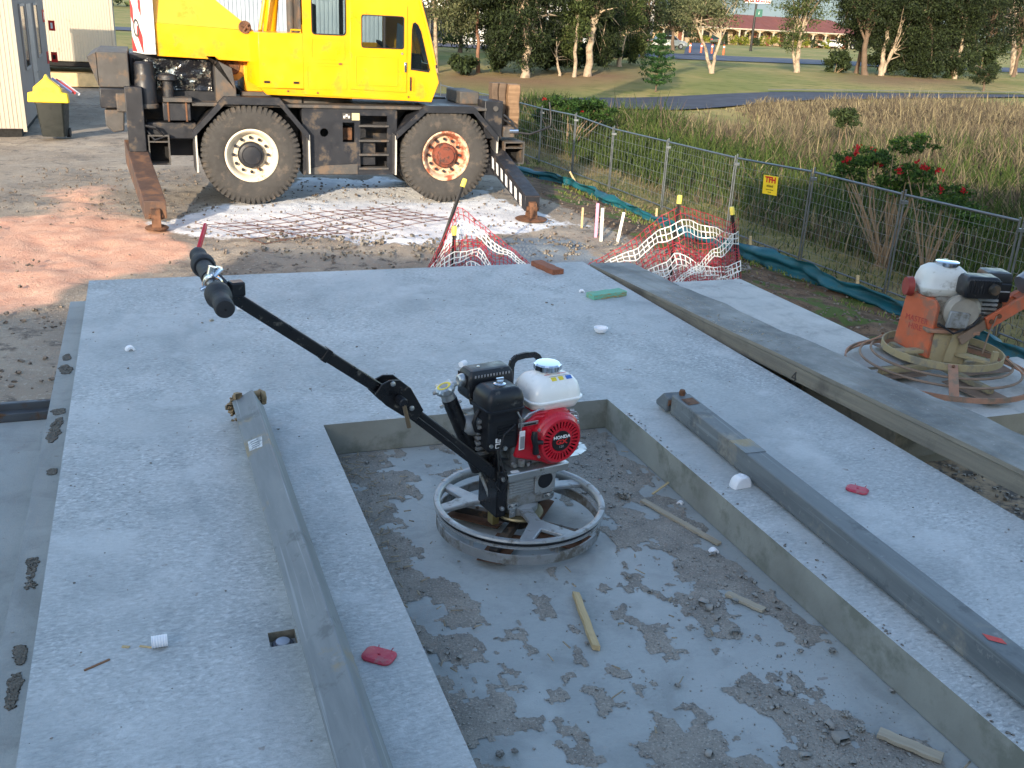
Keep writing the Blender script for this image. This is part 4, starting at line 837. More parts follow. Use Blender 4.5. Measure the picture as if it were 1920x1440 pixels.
# carburettor / air cleaner elbow
ac = MB(); ac.box(-.160, -.040, -.035, .075, .36, .475); ac.build('air_cleaner_elbow', M_plas, T, bevel=.008)
m = MB()
for k in range(5): m.box(-.125, -.06, -.0385, -.0345, .405 + k * .010, .4105 + k * .010)
m.build('elbow_ribs', M_plas, T)
def rbox(x0, x1, y0, y1, levels, r, n=5, cxy=None):
    vs = []; fs = []; k = 0
    for ins_, z in levels:
        P = rrect(x0 + ins_, x1 - ins_, y0 + ins_, y1 - ins_, max(.004, r - ins_ * .6), n); k = len(P); vs += [(a, b, z) for a, b in P]
    for j in range(len(levels) - 1): fs += [(j * k + i, j * k + (i + 1) % k, (j + 1) * k + (i + 1) % k, (j + 1) * k + i) for i in range(k)]
    fs += [tuple(range(k - 1, -1, -1)), tuple(range((len(levels) - 1) * k, len(levels) * k))]
    return MB().add(vs, fs)
acb = rbox(-.172, -.022, -.050, .085, [(.008, .47), (.004, .50), (0, .505), (0, .512), (.004, .514), (.004, .540), (.010, .565), (.022, .578), (.034, .581)], .022).build('air_cleaner_cover', M_plas, T, smooth=38)
MB().lathe([(0, 0), (.020, 0), (.021, .006), (.012, .009), (.012, .016), (0, .017)], (-.098, .012, .581), n=16).build('wing_nut', M_chrome, acb); MB().beam((-.112, .012, .598), (-.084, .012, .598), .006, .018).build('wing_nut_wing', M_chrome, acb)
MB().plate(rrect(-.132, -.112, .372, .388, .002), [], -.0362, -.0345).build('elbow_label', M_wht2, T); MB().box(-.129, -.115, -.0372, -.0363, .375, .385).build('label_print', M_blk2, T); MB().plate(rrect(-.132, -.112, .392, .408, .002), [], -.0362, -.0345).build('elbow_label', M_wht2, T); MB().box(-.127, -.117, -.0372, -.0363, .395, .405).build('label_print', M_gy2, T)
m = MB(); m.cyl((-.150, -.036, .385), (-.150, -.042, .385), .007, n=8); m.cyl((-.095, -.036, .368), (-.095, -.043, .368), .008, n=8); m.build('elbow_bolts', M_zinc, T)
MB().tube([(-.155, .03, .50), (-.178, .02, .485), (-.188, .02, .455), (-.178, .02, .425), (-.160, .02, .415)], .007, 10).build('breather_hose', M_black, T)
# muffler with guard
mf = rbox(-.170, .010, .090, .185, [(.006, .505), (0, .515), (0, .575), (.004, .590), (.014, .604), (.024, .606)], .016).build('muffler', M_plas, T, smooth=38)
m = MB()
for k in range(12): m.box(-.150 + k * .012, -.1445 + k * .012, .0885, .0902, .585, .5935)
m.build('guard_slots', M_gy2, mf)
m = MB()
for k in range(8): m.box(-.1712, -.1696, .105 + k * .009, .110 + k * .009, .545, .59)
m.build('end_slots', M_dark, mf)
MB().lathe([(.022, 0), (.024, .006), (.021, .020), (.014, .024), (.0, .018)], (-.168, .135, .568), (-1, 0, 0), 20).build('exhaust_deflector', M_zinc, mf); MB().lathe([(0, 0), (.006, 0), (.005, .003), (0, .003)], (-.11, .14, .606), n=8).build('guard_screw', M_zinc, mf)
MB().tube([(-.165, .095, .52), (-.160, .09, .497), (-.13, .09, .482)], .006, 8).build('exhaust_stay', M_blackp, mf)
m = MB(); m.lathe([(.032, 0), (.038, .01), (.038, .05), (.03, .07), (0, .075)], (-.15, .06, .43), (-1, 0, 0), 20); m.build('rocker_cover', M_alud, T)
# fuel tank
tk = rbox(.018, .226, -.034, .135, [(.028, .462), (.012, .470), (.004, .486), (.001, .498), (-.006, .501), (-.006, .506), (0, .509), (.003, .530), (.012, .555), (.028, .574), (.050, .584), (.07, .586)], .040, 7).build('fuel_tank', M_tank, T, smooth=50)
cap = MB().lathe([(0, 0), (.038, 0), (.046, .004), (.046, .006)], (.122, .058, .584), n=32).build('filler_neck', M_tank, tk)
pr = []; n = 40; vs = []; fs = []
for j, (rr, zz) in enumerate(((.046, .592), (.048, .594), (.048, .611), (.043, .616), (.036, .6165))):
    for i in range(n): rad = rr * (1 + (.045 * math.cos(10 * 2 * math.pi * i / n) if j in (1, 2) else 0)); vs.append((.122 + rad * math.cos(2 * math.pi * i / n), .058 + rad * math.sin(2 * math.pi * i / n), zz))
for j in range(4): fs += [(j * n + i, j * n + (i + 1) % n, (j + 1) * n + (i + 1) % n, (j + 1) * n + i) for i in range(n)]
fs += [tuple(range(n - 1, -1, -1)), tuple(range(4 * n, 5 * n))]; MB().add(vs, fs).build('fuel_cap', M_chrome, tk, smooth=14)
def tank_label(x0, x1, y0, y1, mat, nm):     # lies on the sloping front shoulder of the tank
    z = lambda y: .5862 - max(0, (.045 - y)) ** 1.35 * 3.0 - .0 if y > .016 else .586
    MB().add([(x0, y0, zt(y0)), (x1, y0, zt(y0)), (x1, y1, zt(y1)), (x0, y1, zt(y1))], [(0, 1, 2, 3)]).build(nm, mat, tk, smooth=0)
def zt(y):
    ins_ = y + .034
    lv = [(0, .509), (.003, .530), (.012, .555), (.028, .574), (.050, .584), (.07, .586)]
    for (a, za), (b, zb) in zip(lv, lv[1:]):
        if ins_ <= b: return za + (zb - za) * (ins_ - a) / (b - a) + .0022
    return .5882
for (a, b, mt) in ((.100, .121, M_yl2), (.130, .150, M_yl2), (.160, .184, M_bl2)): tank_label(a, b, -.010, .003, mt, 'warning_label')
for (a, b) in ((.104, .116), (.134, .146), (.165, .178)): tank_label(a, b, -.0065, -.001, M_blk2, 'label_print') if 0 else None
tank_label(.084, .175, .0165, .0195, M_rd2, 'red_caption'); tank_label(.095, .188, .0055, .0075, M_gy2, 'small_print')
# lifting loop behind the tank
pts = [(.045, .175, .47), (.045, .175, .57), (.05, .175, .592), (.065, .175, .604), (.10, .175, .608), (.14, .175, .606), (.158, .175, .594), (.165, .175, .575), (.165, .175, .47)]
m = MB()
for i in range(len(pts) - 1): m.beam(Vector(pts[i]), Vector(pts[i + 1]) + (Vector(pts[i + 1]) - Vector(pts[i])).normalized() * .003, .022, .013, (0, 1, 0))
m.build('lifting_loop', M_blackp, T, bevel=.002)
# throttle cable and wires
m = MB(); m.tube([(-.06, -.04, .45), (-.115, -.06, .43), (-.135, -.065, .37), (-.115, -.07, .30), (-.10, -.075, .25), (-.115, -.06, .215), (-.16, -.03, .28), (-.30, -.035, .425), (-.46, -.035, .57)], .0035, 6); m.build('throttle_cable', M_black, T)
m = MB(); m.tube([(-.20, .0, .325), (-.13, .02, .315), (-.02, -.02, .300), (.02, -.03, .29)], .005, 6); m.build('lower_cable', M_black, T)
m = MB(); m.cyl((.185, -.03, .43), (.20, -.035, .425), .010, n=10); m.cyl((.175, -.02, .455), (.19, -.025, .455), .007, n=8); m.tube([(.17, -.03, .45), (.19, -.04, .455), (.2, -.04, .44), (.192, -.04, .42)], .0025, 6); m.build('fuel_valve', M_zinc, T)
MB().tube([(-.45, -.008, .585), (-.47, -.02, .60)], .004, 6)
# ================================================================== ADDED UNSEEN BLOCK THAT SHADES THE PANELS (stands behind the camera)
M_blocker = pbr('blocker_grey', c8(176, 174, 168), .85, 0, .1, .6, .2, 20, world=True)
b = thing('sun_blocker', 'plain grey tilt-up concrete warehouse standing behind the stacked panels', 'building', (0, -9.6, -1.5))
for k in range(9): MB().box(-27 + k * 6.02, -21.02 + k * 6.02, -.2, 0, 0, (4.8 if k < 3 else 6.0 if k < 4 else 8.6) + (.25 if k % 3 == 0 else 0)).build('blocker_panel', M_blocker, b, bevel=.02)  # heights stepped to place the edge of the shade on the ground
MB().box(-26.9, 27, -14, -.3, 0, 5.4).build('blocker_core', M_blocker, b)
# ================================================================== CRANE
K = 1.24; CA = R(20.8); CW = at(473, 383, -1.4); CR = thing('mobile_crane', 'yellow rough terrain crane with four big tyres parked on outriggers', 'crane', CW, CA)
M_cy = pbr('crane_yellow', c8(234, 164, 10), .38, 0, .05, 1.2, .04, 20, coat=.2, dirt=c8(206, 142, 22), damt=.18, dscale=3)
M_cd = pbr('crane_black', c8(34, 36, 42), .5, 0, .2, 4, .12, 30, dirt=c8(84, 74, 64), damt=.22, dscale=4)
M_cg = pbr('crane_grey_dirty', c8(74, 72, 70), .7, 0, .2, 5, .2, 40, dirt=c8(104, 88, 74), damt=.4, dscale=4)
M_tyre = pbr('tyre_rubber', c8(62, 60, 58), .85, 0, .12, 6, .25, 60, dirt=c8(88, 80, 72), damt=.3, dscale=5)
M_rimw = pbr('rim_cream', c8(222, 208, 182), .6, 0, .06, 8, .1, 40, dirt=c8(160, 104, 70), damt=.16, dscale=6)
M_rimr = pbr('rim_cream_rusty', c8(214, 186, 156), .6, 0, .1, 8, .1, 40, dirt=c8(154, 86, 60), damt=.55, dscale=5)
M_hubr = pbr('rusty_hub', c8(128, 66, 48), .8, 0, .25, 10, .4, 40, dirt=c8(70, 50, 44), damt=.5, dscale=10)
M_cw = pbr('crane_white', c8(226, 226, 224), .5, 0, .05, 3, .05, 20, dirt=c8(170, 166, 160), damt=.15)
M_cr = pbr('crane_red', c8(172, 42, 42), .5, 0, .08, 5, .05, 20); M_rubb = pbr('window_rubber', c8(22, 22, 24), .6, 0, .1, 10, 0)
M_foil = pbr('shiny_crumpled_sheet', c8(176, 172, 164), .22, 1, .1, 5, 0); _t = M_foil.node_tree
def glassm(name, col=(.75, .8, .8), al=.35):
    t = NT(name); t.t.nodes.remove(t.b); tr = t.n('ShaderNodeBsdfTransparent', {0: (*col, 1)}); gl = t.n('ShaderNodeBsdfGlossy', {'Color': (1, 1, 1, 1), 'Roughness': .03})
    fr = t.n('ShaderNodeFresnel', {'IOR': 1.5}); ms = t.n('ShaderNodeMixShader', {0: fr, 1: tr, 2: gl}); t.t.links.new(ms, t.out.inputs[0]); return t.m
M_glass = glassm('cab_glass', (.62, .68, .68)); M_dglass = pbr('dark_glass', c8(30, 34, 40), .08, 0, .1, 2, 0, spec=.8)
def cp(mb, name, mat, parent=CR, bevel=0, smooth=40): return mb.build(name, mat, parent, bevel=bevel, smooth=smooth, scale=K)
def wheel(x, y, near, rim, hubm, steer=0):
    t = MB(); r_ = .615; prof = [(.315, .02), (.34, .0), (.40, -.012), (.50, -.015), (.56, .0), (.595, .03), (.612, .06), (.615, .10), (.615, .26), (.612, .30), (.595, .33), (.56, .36), (.50, .375), (.40, .37), (.34, .36), (.315, .34)]
    t.lathe([(a, b - .0) for a, b in prof], (x, y, r_), (0, 1, 0), 64, True)
    w_ = cp(t, 'wheel', M_tyre)
    tr = MB()
    for k in range(56):
        a = 2 * math.pi * k / 56
        for sgn, y0, y1 in ((1, .02, .16), (-1, .20, .34)):
            a2 = a + (0 if sgn > 0 else math.pi / 56)
            P = lambda r, aa, yy: (x + r * math.sin(aa), y + yy, r_ + r * math.cos(aa))
            vs = [P(r, aa, yy) for r in (.600, .6185) for aa, yy in ((a2 - .034, y0), (a2 + .034, y0), (a2 + .06, y1), (a2 - .012, y1))]
            tr.add(vs, [(0, 1, 2, 3), (4, 5, 6, 7), (0, 1, 5, 4), (1, 2, 6, 5), (2, 3, 7, 6), (3, 0, 4, 7)])
            if sgn > 0:
                vs = [P(r, aa, yy) for r, yy in ((.615, .018), (.53, -.012)) for aa in (a2 - .035, a2 + .035)] + [P(r, aa, yy - .005) for r, yy in ((.615, .018), (.56, -.004)) for aa in (a2 - .03, a2 + .03)]
                tr.add(vs, [(0, 1, 3, 2), (4, 5, 7, 6), (0, 1, 5, 4), (1, 3, 7, 5), (3, 2, 6, 7), (2, 0, 4, 6)])
    cp(tr, 'tread', M_tyre, w_)['kind'] = 'stuff'
    rm = MB().lathe([(.322, .0), (.330, -.012), (.312, -.018), (.296, -.004), (.280, .03), (.262, .07), (.255, .10), (.20, .105), (.0, .105), (.0, .13), (.27, .13), (.30, .05)], (x, y, r_), (0, 1, 0), 48, True)
    rmo = cp(rm, 'rim', rim, w_, smooth=35)
    hb = MB().lathe([(.165, .105), (.165, .045), (.15, .02), (.12, .01), (.11, -.02), (.05, -.028), (0, -.028)], (x, y, r_), (0, 1, 0), 32); cp(hb, 'hub', hubm, w_, smooth=35)
    for k in range(12):
        a = 2 * math.pi * k / 12; cp(MB().cyl((x + .215 * math.cos(a), y + .105, r_ + .215 * math.sin(a)), (x + .215 * math.cos(a), y + .06, r_ + .215 * math.sin(a)), .020, n=8), 'wheel_nut', M_cd, w_)
    return w_
wheel(.02, 0, True, M_rimw, M_cd); wheel(2.57, 0, True, M_rimr, M_hubr)
for x in (.02, 2.57):
    t = MB().lathe([(.0, .1), (.315, .1), (.40, -.012), (.56, .0), (.615, .06), (.615, .30), (.56, .36), (.315, .36), (0, .3)], (x, 1.42, .615), (0, 1, 0), 40); cp(t, 'wheel', M_tyre)
cp(MB().cyl((.02, .3, .615), (.02, 1.5, .615), .10, n=12), 'axle', M_cd); cp(MB().cyl((2.57, .3, .615), (2.57, 1.5, .615), .10, n=12), 'axle', M_cd)
cp(MB().box(-1.30, 3.12, .46, 1.34, .55, 1.19), 'chassis_frame', M_cd, bevel=.02)
cp(MB().box(-.66, 3.15, .04, 1.78, 1.205, 1.245), 'deck_plate', M_cg, bevel=.01)
# side box with ladder bay
out = [(.68, .36), (1.90, .36), (1.90, 1.20), (.68, 1.20)]
sb = cp(MB().plate(out, [[(1.42, .44), (1.78, .44), (1.78, 1.12), (1.42, 1.12)], [(1.19, .78), (1.345, .78), (1.345, 1.03), (1.19, 1.03)], circ(.055, 14, .95, .90)], .07, .10), 'side_panel', M_cd)
cp(MB().box(.69, 1.89, .42, .455, .37, 1.19), 'inner_wall', M_cd); cp(MB().box(.69, 1.89, .10, .42, .355, .38), 'floor_pan', M_cg); cp(MB().box(.67, .69, .075, .44, .36, 1.19), 'end_wall', M_cd); cp(MB().box(1.89, 1.91, .075, .44, .36, 1.19), 'end_wall', M_cd)
for z in (.44, .62, .80, .99): cp(MB().box(1.40, 1.80, .045, .20, z - .012, z + .012), 'ladder_rung', M_cg, bevel=.004)
cp(MB().box(1.44, 1.64, .15, .40, .47, .80), 'tool_locker', M_cd, bevel=.01); cp(MB().box(1.20, 1.34, .2, .40, .79, .95), 'valve_body', M_rust, bevel=.01)
cp(MB().plate([(1.31, 1.06), (1.41, 1.06), (1.41, 1.15), (1.31, 1.15)], [], .060, .069), 'data_plate', pbr('cream_plate', c8(206, 196, 150), .6)); cp(MB().box(1.19, 1.29, .062, .069, 1.07, 1.15), 'makers_plate', M_cg)
for k in range(3): cp(MB().box(1.20 + .03 * k, 1.222 + .03 * k, .0600, .0619, 1.085 + .02 * (k % 2), 1.115 + .02 * (k % 2)), 'plate_print', M_cw)
cp(MB().prism([(.74, .37), (1.38, .37), (1.38, .50), (.95, .48), (.74, .44)], .060, .069), 'scuffed_patch', M_cg)
# fenders
def fender(x0, x1, y0, zt):
    P = [(x0 - .70, .88), (x0 - .30, zt), (x0 + .36, zt), (x0 + .72, .86)]; m = MB()
    for i in range(3):
        a, b = P[i], P[i + 1]; m.add([(a[0], y0, a[1]), (b[0], y0, b[1]), (b[0], y0 + .46, b[1]), (a[0], y0 + .46, a[1]), (a[0], y0, a[1] + .03), (b[0], y0, b[1] + .03), (b[0], y0 + .46, b[1] + .03), (a[0], y0 + .46, a[1] + .03)], [(0, 1, 2, 3), (4, 5, 6, 7), (0, 1, 5, 4), (1, 2, 6, 5), (2, 3, 7, 6), (3, 0, 4, 7)])
        m.add([(a[0], y0 - .012, a[1] + .035), (b[0], y0 - .012, b[1] + .035), (b[0], y0 - .012, b[1] - .055), (a[0], y0 - .012, a[1] - .055), (a[0], y0 + .012, a[1] + .035), (b[0], y0 + .012, b[1] + .035), (b[0], y0 + .012, b[1] - .055), (a[0], y0 + .012, a[1] - .055)], [(0, 1, 2, 3), (7, 6, 5, 4), (0, 4, 5, 1), (1, 5, 6, 2), (2, 6, 7, 3), (3, 7, 4, 0)])
    return cp(m, 'fender', M_cd)
fender(.02, 0, -.03, 1.295); fender(2.57, 0, -.03, 1.235); fender(.02, 0, 1.38, 1.295); fender(2.57, 0, 1.38, 1.235)
M_flap = pbr('mudflap_rubber', c8(58, 58, 60), .8, 0, .15, 5, .1, 30); M_fle = pbr('flap_edge_pale', c8(190, 186, 176), .7)
for x, h, s in ((-.66, .42, 1), (.72, .40, 1), (1.855, .38, -1), (3.27, .42, 1)):
    cp(MB().box(x - .008, x + .008, -.02, .40, h, .90), 'mudflap', M_flap); cp(MB().box(x + .009, x + .030, -.032, .0, h - .01, .88), 'flap_trim', M_fle)
# rear machinery
rb = cp(MB().box(-1.70, -1.35, .06, 1.7, 1.40, 1.80), 'rear_locker', M_cg, bevel=.015); cp(MB().prism([(-1.80, 1.74), (-1.70, 1.79), (-1.70, 1.42)], .05, 1.7), 'rear_flap', M_cg, rb)
cp(MB().box(-1.345, -.34, .35, 1.6, 1.20, 1.78), 'engine_housing', M_cd, bevel=.02)
cp(MB().prism([(-.36, 1.245), (-.36, 1.78), (-.42, 1.78), (-.16, 1.66), (-.12, 1.40), (-.12, 1.245)], .12, 1.5), 'engine_cowl', M_cg, bevel=.01)
# added crumpled sheet, bright patches painted as sun glints on oily metal
n_, m_ = 26, 14; V = []; F = []
for i in range(n_ + 1):
    for j in range(m_ + 1):
        x = -1.30 + .90 * i / n_; z = 1.37 + .36 * j / m_; V.append((x * K, (.335 - .055 * float(fbm(x * 11, z * 11, 77))) * K, z * K))
for i in range(n_):
    for j in range(m_): k = i * (m_ + 1) + j; F.append((k, k + m_ + 1, k + m_ + 2, k + 1))
t = NT('oily_black_glints'); co = t.co(); nn = t.noise(co, 6, 5, .7); t.P(Base_Color=t.mix(t.mapr(nn, .56, .60), c8(24, 24, 28), c8(220, 210, 190)), Metallic=t.mapr(nn, .54, .58), Roughness=.2); t.P(Normal=t.bump(t.noise(co, 9, 3), .8, .03)); npmesh('engine_glints', V, F, t.m, CR)  # pale patches in the colour stand in for sun glints
cp(MB().lathe([(0, 0), (.125, 0), (.125, .30), (.11, .33), (.11, .50), (.09, .52), (0, .52)], (-1.18, .16, 1.18), n=24), 'muffler_drum', M_cd); cp(MB().lathe([(.06, 0), (.06, .08), (.115, .10), (.105, .15), (.05, .17), (0, .17)], (-.92, .18, 1.40), n=20), 'air_intake', M_cd)
cp(MB().cyl((-.92, .18, 1.2), (-.92, .18, 1.42), .065, n=14), 'intake_pipe', M_cd); cp(MB().lathe([(.128, 0), (.14, .01), (.14, .05), (.128, .06)], (-1.18, .16, 1.16), n=24, closed=True), 'drum_band', M_cg)
cp(MB().box(-1.70, -1.40, .05, .4, 1.16, 1.395), 'hose_box', M_cd, bevel=.02); cp(MB().box(-1.52, -1.36, .02, .3, 1.12, 1.34), 'valve_box', M_cg, bevel=.02); cp(MB().prism([(-1.66, 1.14), (-1.44, 1.14), (-1.46, .90), (-1.58, .88), (-1.66, .96)], .05, .35), 'lower_guard', M_cg, bevel=.015)
cp(MB().box(-1.42, -1.22, -.04, .30, .66, 1.42), 'outrigger_column', M_cd, bevel=.012); cp(MB().box(-1.0, -.68, .02, .35, 1.03, 1.235), 'battery_box', M_cd, bevel=.012)
for x in (-.95, -.74): cp(MB().box(x, x + .02, .012, .02, 1.02, 1.25), 'battery_strap', M_rust)
cp(MB().box(-1.2, -.62, .10, .5, .80, 1.0), 'rear_crossmember', M_cd, bevel=.02); cp(MB().box(-.99, -.66, -.02, .3, 1.255, 1.30), 'step_plate', M_cg)
cp(MB().tube([(-1.28, 0, .98), (-1.10, -.02, .95), (-1.0, .02, .84), (-1.12, .0, .80), (-1.2, .04, .9)], .018, 8), 'hydraulic_hose', M_black)
# outriggers
def hollow(x0, x1, z0, z1, y0, y1, nm):
    m = MB().plate([(x0, z0), (x1, z0), (x1, z1), (x0, z1)], [[(x0 + .018, z0 + .018), (x1 - .018, z0 + .018), (x1 - .018, z1 - .09), (x0 + .018, z1 - .09)], [(x0 + .018, z1 - .075), (x1 - .018, z1 - .075), (x1 - .018, z1 - .018), (x0 + .018, z1 - .018)]], y0, y1)
    o = cp(m, nm, M_cg); cp(MB().box(x0 + .02, x1 - .02, y0 + .25, y0 + .27, z0 + .02, z1 - .02), 'box_bulkhead', M_dark, o); return o
hollow(-1.20, -.95, .50, .86, .0, 1.8, 'outrigger_box'); hollow(3.42, 3.72, .50, .80, .05, 1.75, 'outrigger_box')
def arm(x, foot_y, z1, nm, stripes, dx=0):
    m = MB(); w_ = .20 if stripes else .235; q_ = 1 if stripes else .62
    P = [(x - w_ / 2, .30), (x + w_ / 2, .30)]
    y0, y1 = .35, foot_y; za, zb = .62, .20
    vs = []
    for y, zt_, zb_ in ((y0, za + .14, za - .14), (y1 - .03, zb + .11, zb - .09)):
        for xx, zz in ((x - w_ / 2, zb_), (x + w_ / 2, zb_), (x + w_ / 2, zt_), (x - w_ / 2, zt_)): vs.append((xx + (dx if y < 0 else -.02 * (dx > 0)), y, zz))
    m.add(vs, [(0, 1, 2, 3), (7, 6, 5, 4), (0, 4, 5, 1), (1, 5, 6, 2), (2, 6, 7, 3), (3, 7, 4, 0)])
    o = cp(m, 'outrigger_arm', pbr('arm_brown_steel', c8(84, 66, 58), .65, .1, .2, 4, .2, 40, dirt=c8(116, 84, 62), damt=.4, dscale=4) if not stripes else M_cd, bevel=.008)
    if stripes:
        cp(MB().add([(x - w_ / 2, y0, za + .124), (x + w_ / 2, y0, za + .124), (x + w_ / 2, y1 - .04, zb + .094), (x - w_ / 2, y1 - .04, zb + .094)], [(0, 1, 2, 3)]), 'top_flange', pbr('flange_brown', c8(96, 78, 72), .6, .1, .15, 4, .1, 40), o)
        for k in range(8):
            t0 = .08 + k * .115; yy = y0 + (y1 - y0) * t0; y2 = y0 + (y1 - y0) * (t0 + .055); zl = lambda y, q: (za + (zb - za) * (y - y0) / (y1 - y0)) + q
            cp(MB().add([(x - w_ / 2 - .004, yy, zl(yy, .07)), (x - w_ / 2 - .004, y2, zl(y2, .07)), (x - w_ / 2 - .004, y2 - .03, zl(y2, -.08)), (x - w_ / 2 - .004, yy - .03, zl(yy, -.08))], [(0, 1, 2, 3)]), 'hazard_stripe', M_cw, o, smooth=0)
    x = x + dx
    cp(MB().prism([(y1 - .12, .03), (y1 + .08, .03), (y1 + .05, .16), (y1, .24), (y1 - .07, .22)], x - .05, x + .05, 'x'), 'foot_bracket', M_rust, o, bevel=.006)
    cp(MB().cyl((x - .075, y1 - .02, .14), (x + .075, y1 - .02, .14), .035, n=14), 'foot_pin', M_rust, o)
    cp(MB().lathe([(.0, .0), (.20 * q_, .0), (.21 * q_, .012), (.19 * q_, .025), (.08, .04), (0, .04)], (x, y1 - .02, .0), n=28), 'foot_pad', M_rust, o)
    return o
arm(-1.34, -1.36, 0, 'a', False, .16); arm(3.34, -1.30, 0, 'b', True)
cp(MB().box(3.10, 3.40, .10, 1.70, .34, .62), 'front_crossmember', M_cd, bevel=.015); cp(MB().box(3.12, 3.38, .06, .40, .84, 1.34), 'front_column', M_cd, bevel=.012); cp(MB().cyl((3.27, .055, 1.24), (3.27, .03, 1.24), .035, n=14), 'column_pin', M_cg)
cp(MB().box(2.90, 3.18, .5, 1.2, 1.25, 1.42), 'front_locker', M_cg, bevel=.02); cp(MB().box(3.05, 3.42, .30, 1.5, .62, .85), 'front_bumper', M_rust, bevel=.01)
cp(MB().box(3.40, 3.56, .05, .25, .86, 1.00), 'valve_block', M_cg, bevel=.01); cp(MB().cyl((3.48, .04, .95), (3.60, .02, .95), .03, n=10), 'chrome_plug', M_chrome)
cp(MB().tube([(3.60, .03, .93), (3.75, -.05, .92), (3.95, -.06, .99), (4.05, -.04, 1.03), (4.06, -.02, 1.15), (4.03, 0, 1.35)], .014, 8), 'hydraulic_hose', M_black)
cp(MB().tube([(3.40, .08, 1.16), (3.50, .02, 1.08), (3.56, .03, .98)], .014, 8), 'hydraulic_hose', M_black); cp(MB().tube([(3.40, .14, 1.10), (3.52, .10, 1.04), (3.60, .06, .96)], .014, 8), 'hydraulic_hose', M_black)
# carried timbers
cq = Matrix.Translation(CW) @ Matrix.Rotation(CA, 4, 'Z')
for k, (x0, x1, y0, y1, z1, lb) in enumerate(((3.34, 3.44, .42, .58, 1.55, 'dark weathered timber baulk carried upright at the crane front, leftmost of three'), (3.445, 3.555, .42, .60, 1.55, 'weathered timber baulk carried upright between two others on the crane front'), (3.56, 3.74, .36, .60, 1.54, 'broad brown timber baulk carried upright at the crane nose, with drying cracks'))):
    m = MB(); n = 8; vs = []
    for i in range(n + 1):
        z = .86 + (z1 - .86) * i / n
        for a, b_ in ((x0, y0), (x1 - .02, y0), (x1, y0 + .02), (x1, y1), (x0, y1)): vs.append((a + .008 * math.sin(i * 1.7 + a * 9), b_, z))
    fs = [tuple(range(4, -1, -1)), tuple(range(5 * n, 5 * n + 5))] + [(i * 5 + q, i * 5 + (q + 1) % 5, i * 5 + 5 + (q + 1) % 5, i * 5 + 5 + q) for i in range(n) for q in range(5)]
    o = m.add(vs, fs).build('timber_baulk', woodmat('baulk_timber', c8(108, 84, 64), c8(156, 128, 100), sc=.4) if k == 2 else (bpy.data.materials.get('baulk_timber_dark') or woodmat('baulk_timber_dark', c8(84, 70, 58), c8(120, 102, 86), sc=.4)), scale=K, bevel=.006); o.matrix_world = cq; tag(o, lb, 'timber', 'timber baulks on the crane')
    o.data.transform(Matrix.Rotation(0, 4, 'Z'))
# turntable and superstructure
cp(MB().cyl((.85, .9, 1.245), (.85, .9, 1.36), .62, n=36), 'turntable', M_cg)
TOPW = 3.05; Y0 = .02; Y1 = .92
cab = [(.70, 1.37), (2.36, 1.31), (2.455, 1.56), (2.20, 2.56), (2.06, TOPW), (.70, TOPW)]
win1 = rrect(.81, 1.235, 2.095, 2.56, .045); door = [(1.285, 1.45), (2.02, 1.425), (2.02, 2.48), (1.96, 2.50), (1.285, 2.515)]
dwin = rrect(1.43, 1.975, 1.962, 2.352, .03); qwin = [(2.075, 1.715), (2.315, 1.690), (2.330, 1.72), (2.205, 2.18), (2.165, 2.26), (2.125, 2.29), (2.095, 2.27), (2.085, 2.20)]
dop = rrect(1.40, 2.0, 1.94, 2.37, .03)
cs_ = cp(MB().plate(cab, [win1, dop, qwin], Y0, Y0 + .03), 'cab_side', M_cy, bevel=.004)
fwin = [rrect(.85, 1.9, 2.0, 2.62, .05), [(2.075, 1.715), (2.315, 1.69), (2.20, 2.22), (2.1, 2.27)]]
cp(MB().plate(cab, fwin, Y1 - .03, Y1), 'cab_side', M_cy)
def sheet(a, b, y0=Y0 + .03, y1=Y1 - .03, th=.03):
    ax, az = a; bx, bz = b; dx, dz = bx - ax, bz - az; L = math.hypot(dx, dz); nx, nz = -dz / L * th, dx / L * th
    return MB().add([(ax, y0, az), (bx, y0, bz), (bx, y1, bz), (ax, y1, az), (ax + nx, y0, az + nz), (bx + nx, y0, bz + nz), (bx + nx, y1, bz + nz), (ax + nx, y1, az + nz)], [(0, 1, 2, 3), (4, 5, 6, 7), (0, 1, 5, 4), (1, 2, 6, 5), (2, 3, 7, 6), (3, 0, 4, 7)])
cp(sheet(cab[0], cab[1]), 'cab_floor', M_cy); cp(sheet(cab[1], cab[2]), 'cab_nose', M_cy); cp(sheet(cab[2], (2.40, 1.78)), 'cab_nose', M_cy); cp(sheet(cab[4], cab[5]), 'cab_roof', M_cy); cp(sheet((.70, 2.2), (.70, 1.37)), 'cab_back', M_cy)
cp(sheet((2.40, 1.79), (2.08, 2.98), Y0 + .04, Y1 - .04, .012), 'windscreen', M_glass); cp(MB().tube([(2.40, .0, 1.78), (2.36, .0, 1.95), (2.30, .0, 2.18), (2.20, .0, 2.5), (2.17, .0, 2.62)], .016, 8), 'grab_rail', M_cy)
cp(MB().tube([(2.425, .02, 1.74), (2.38, .015, 1.93), (2.32, .015, 2.16), (2.22, .015, 2.54)], .012, 6), 'wiper_bar', M_rubb)
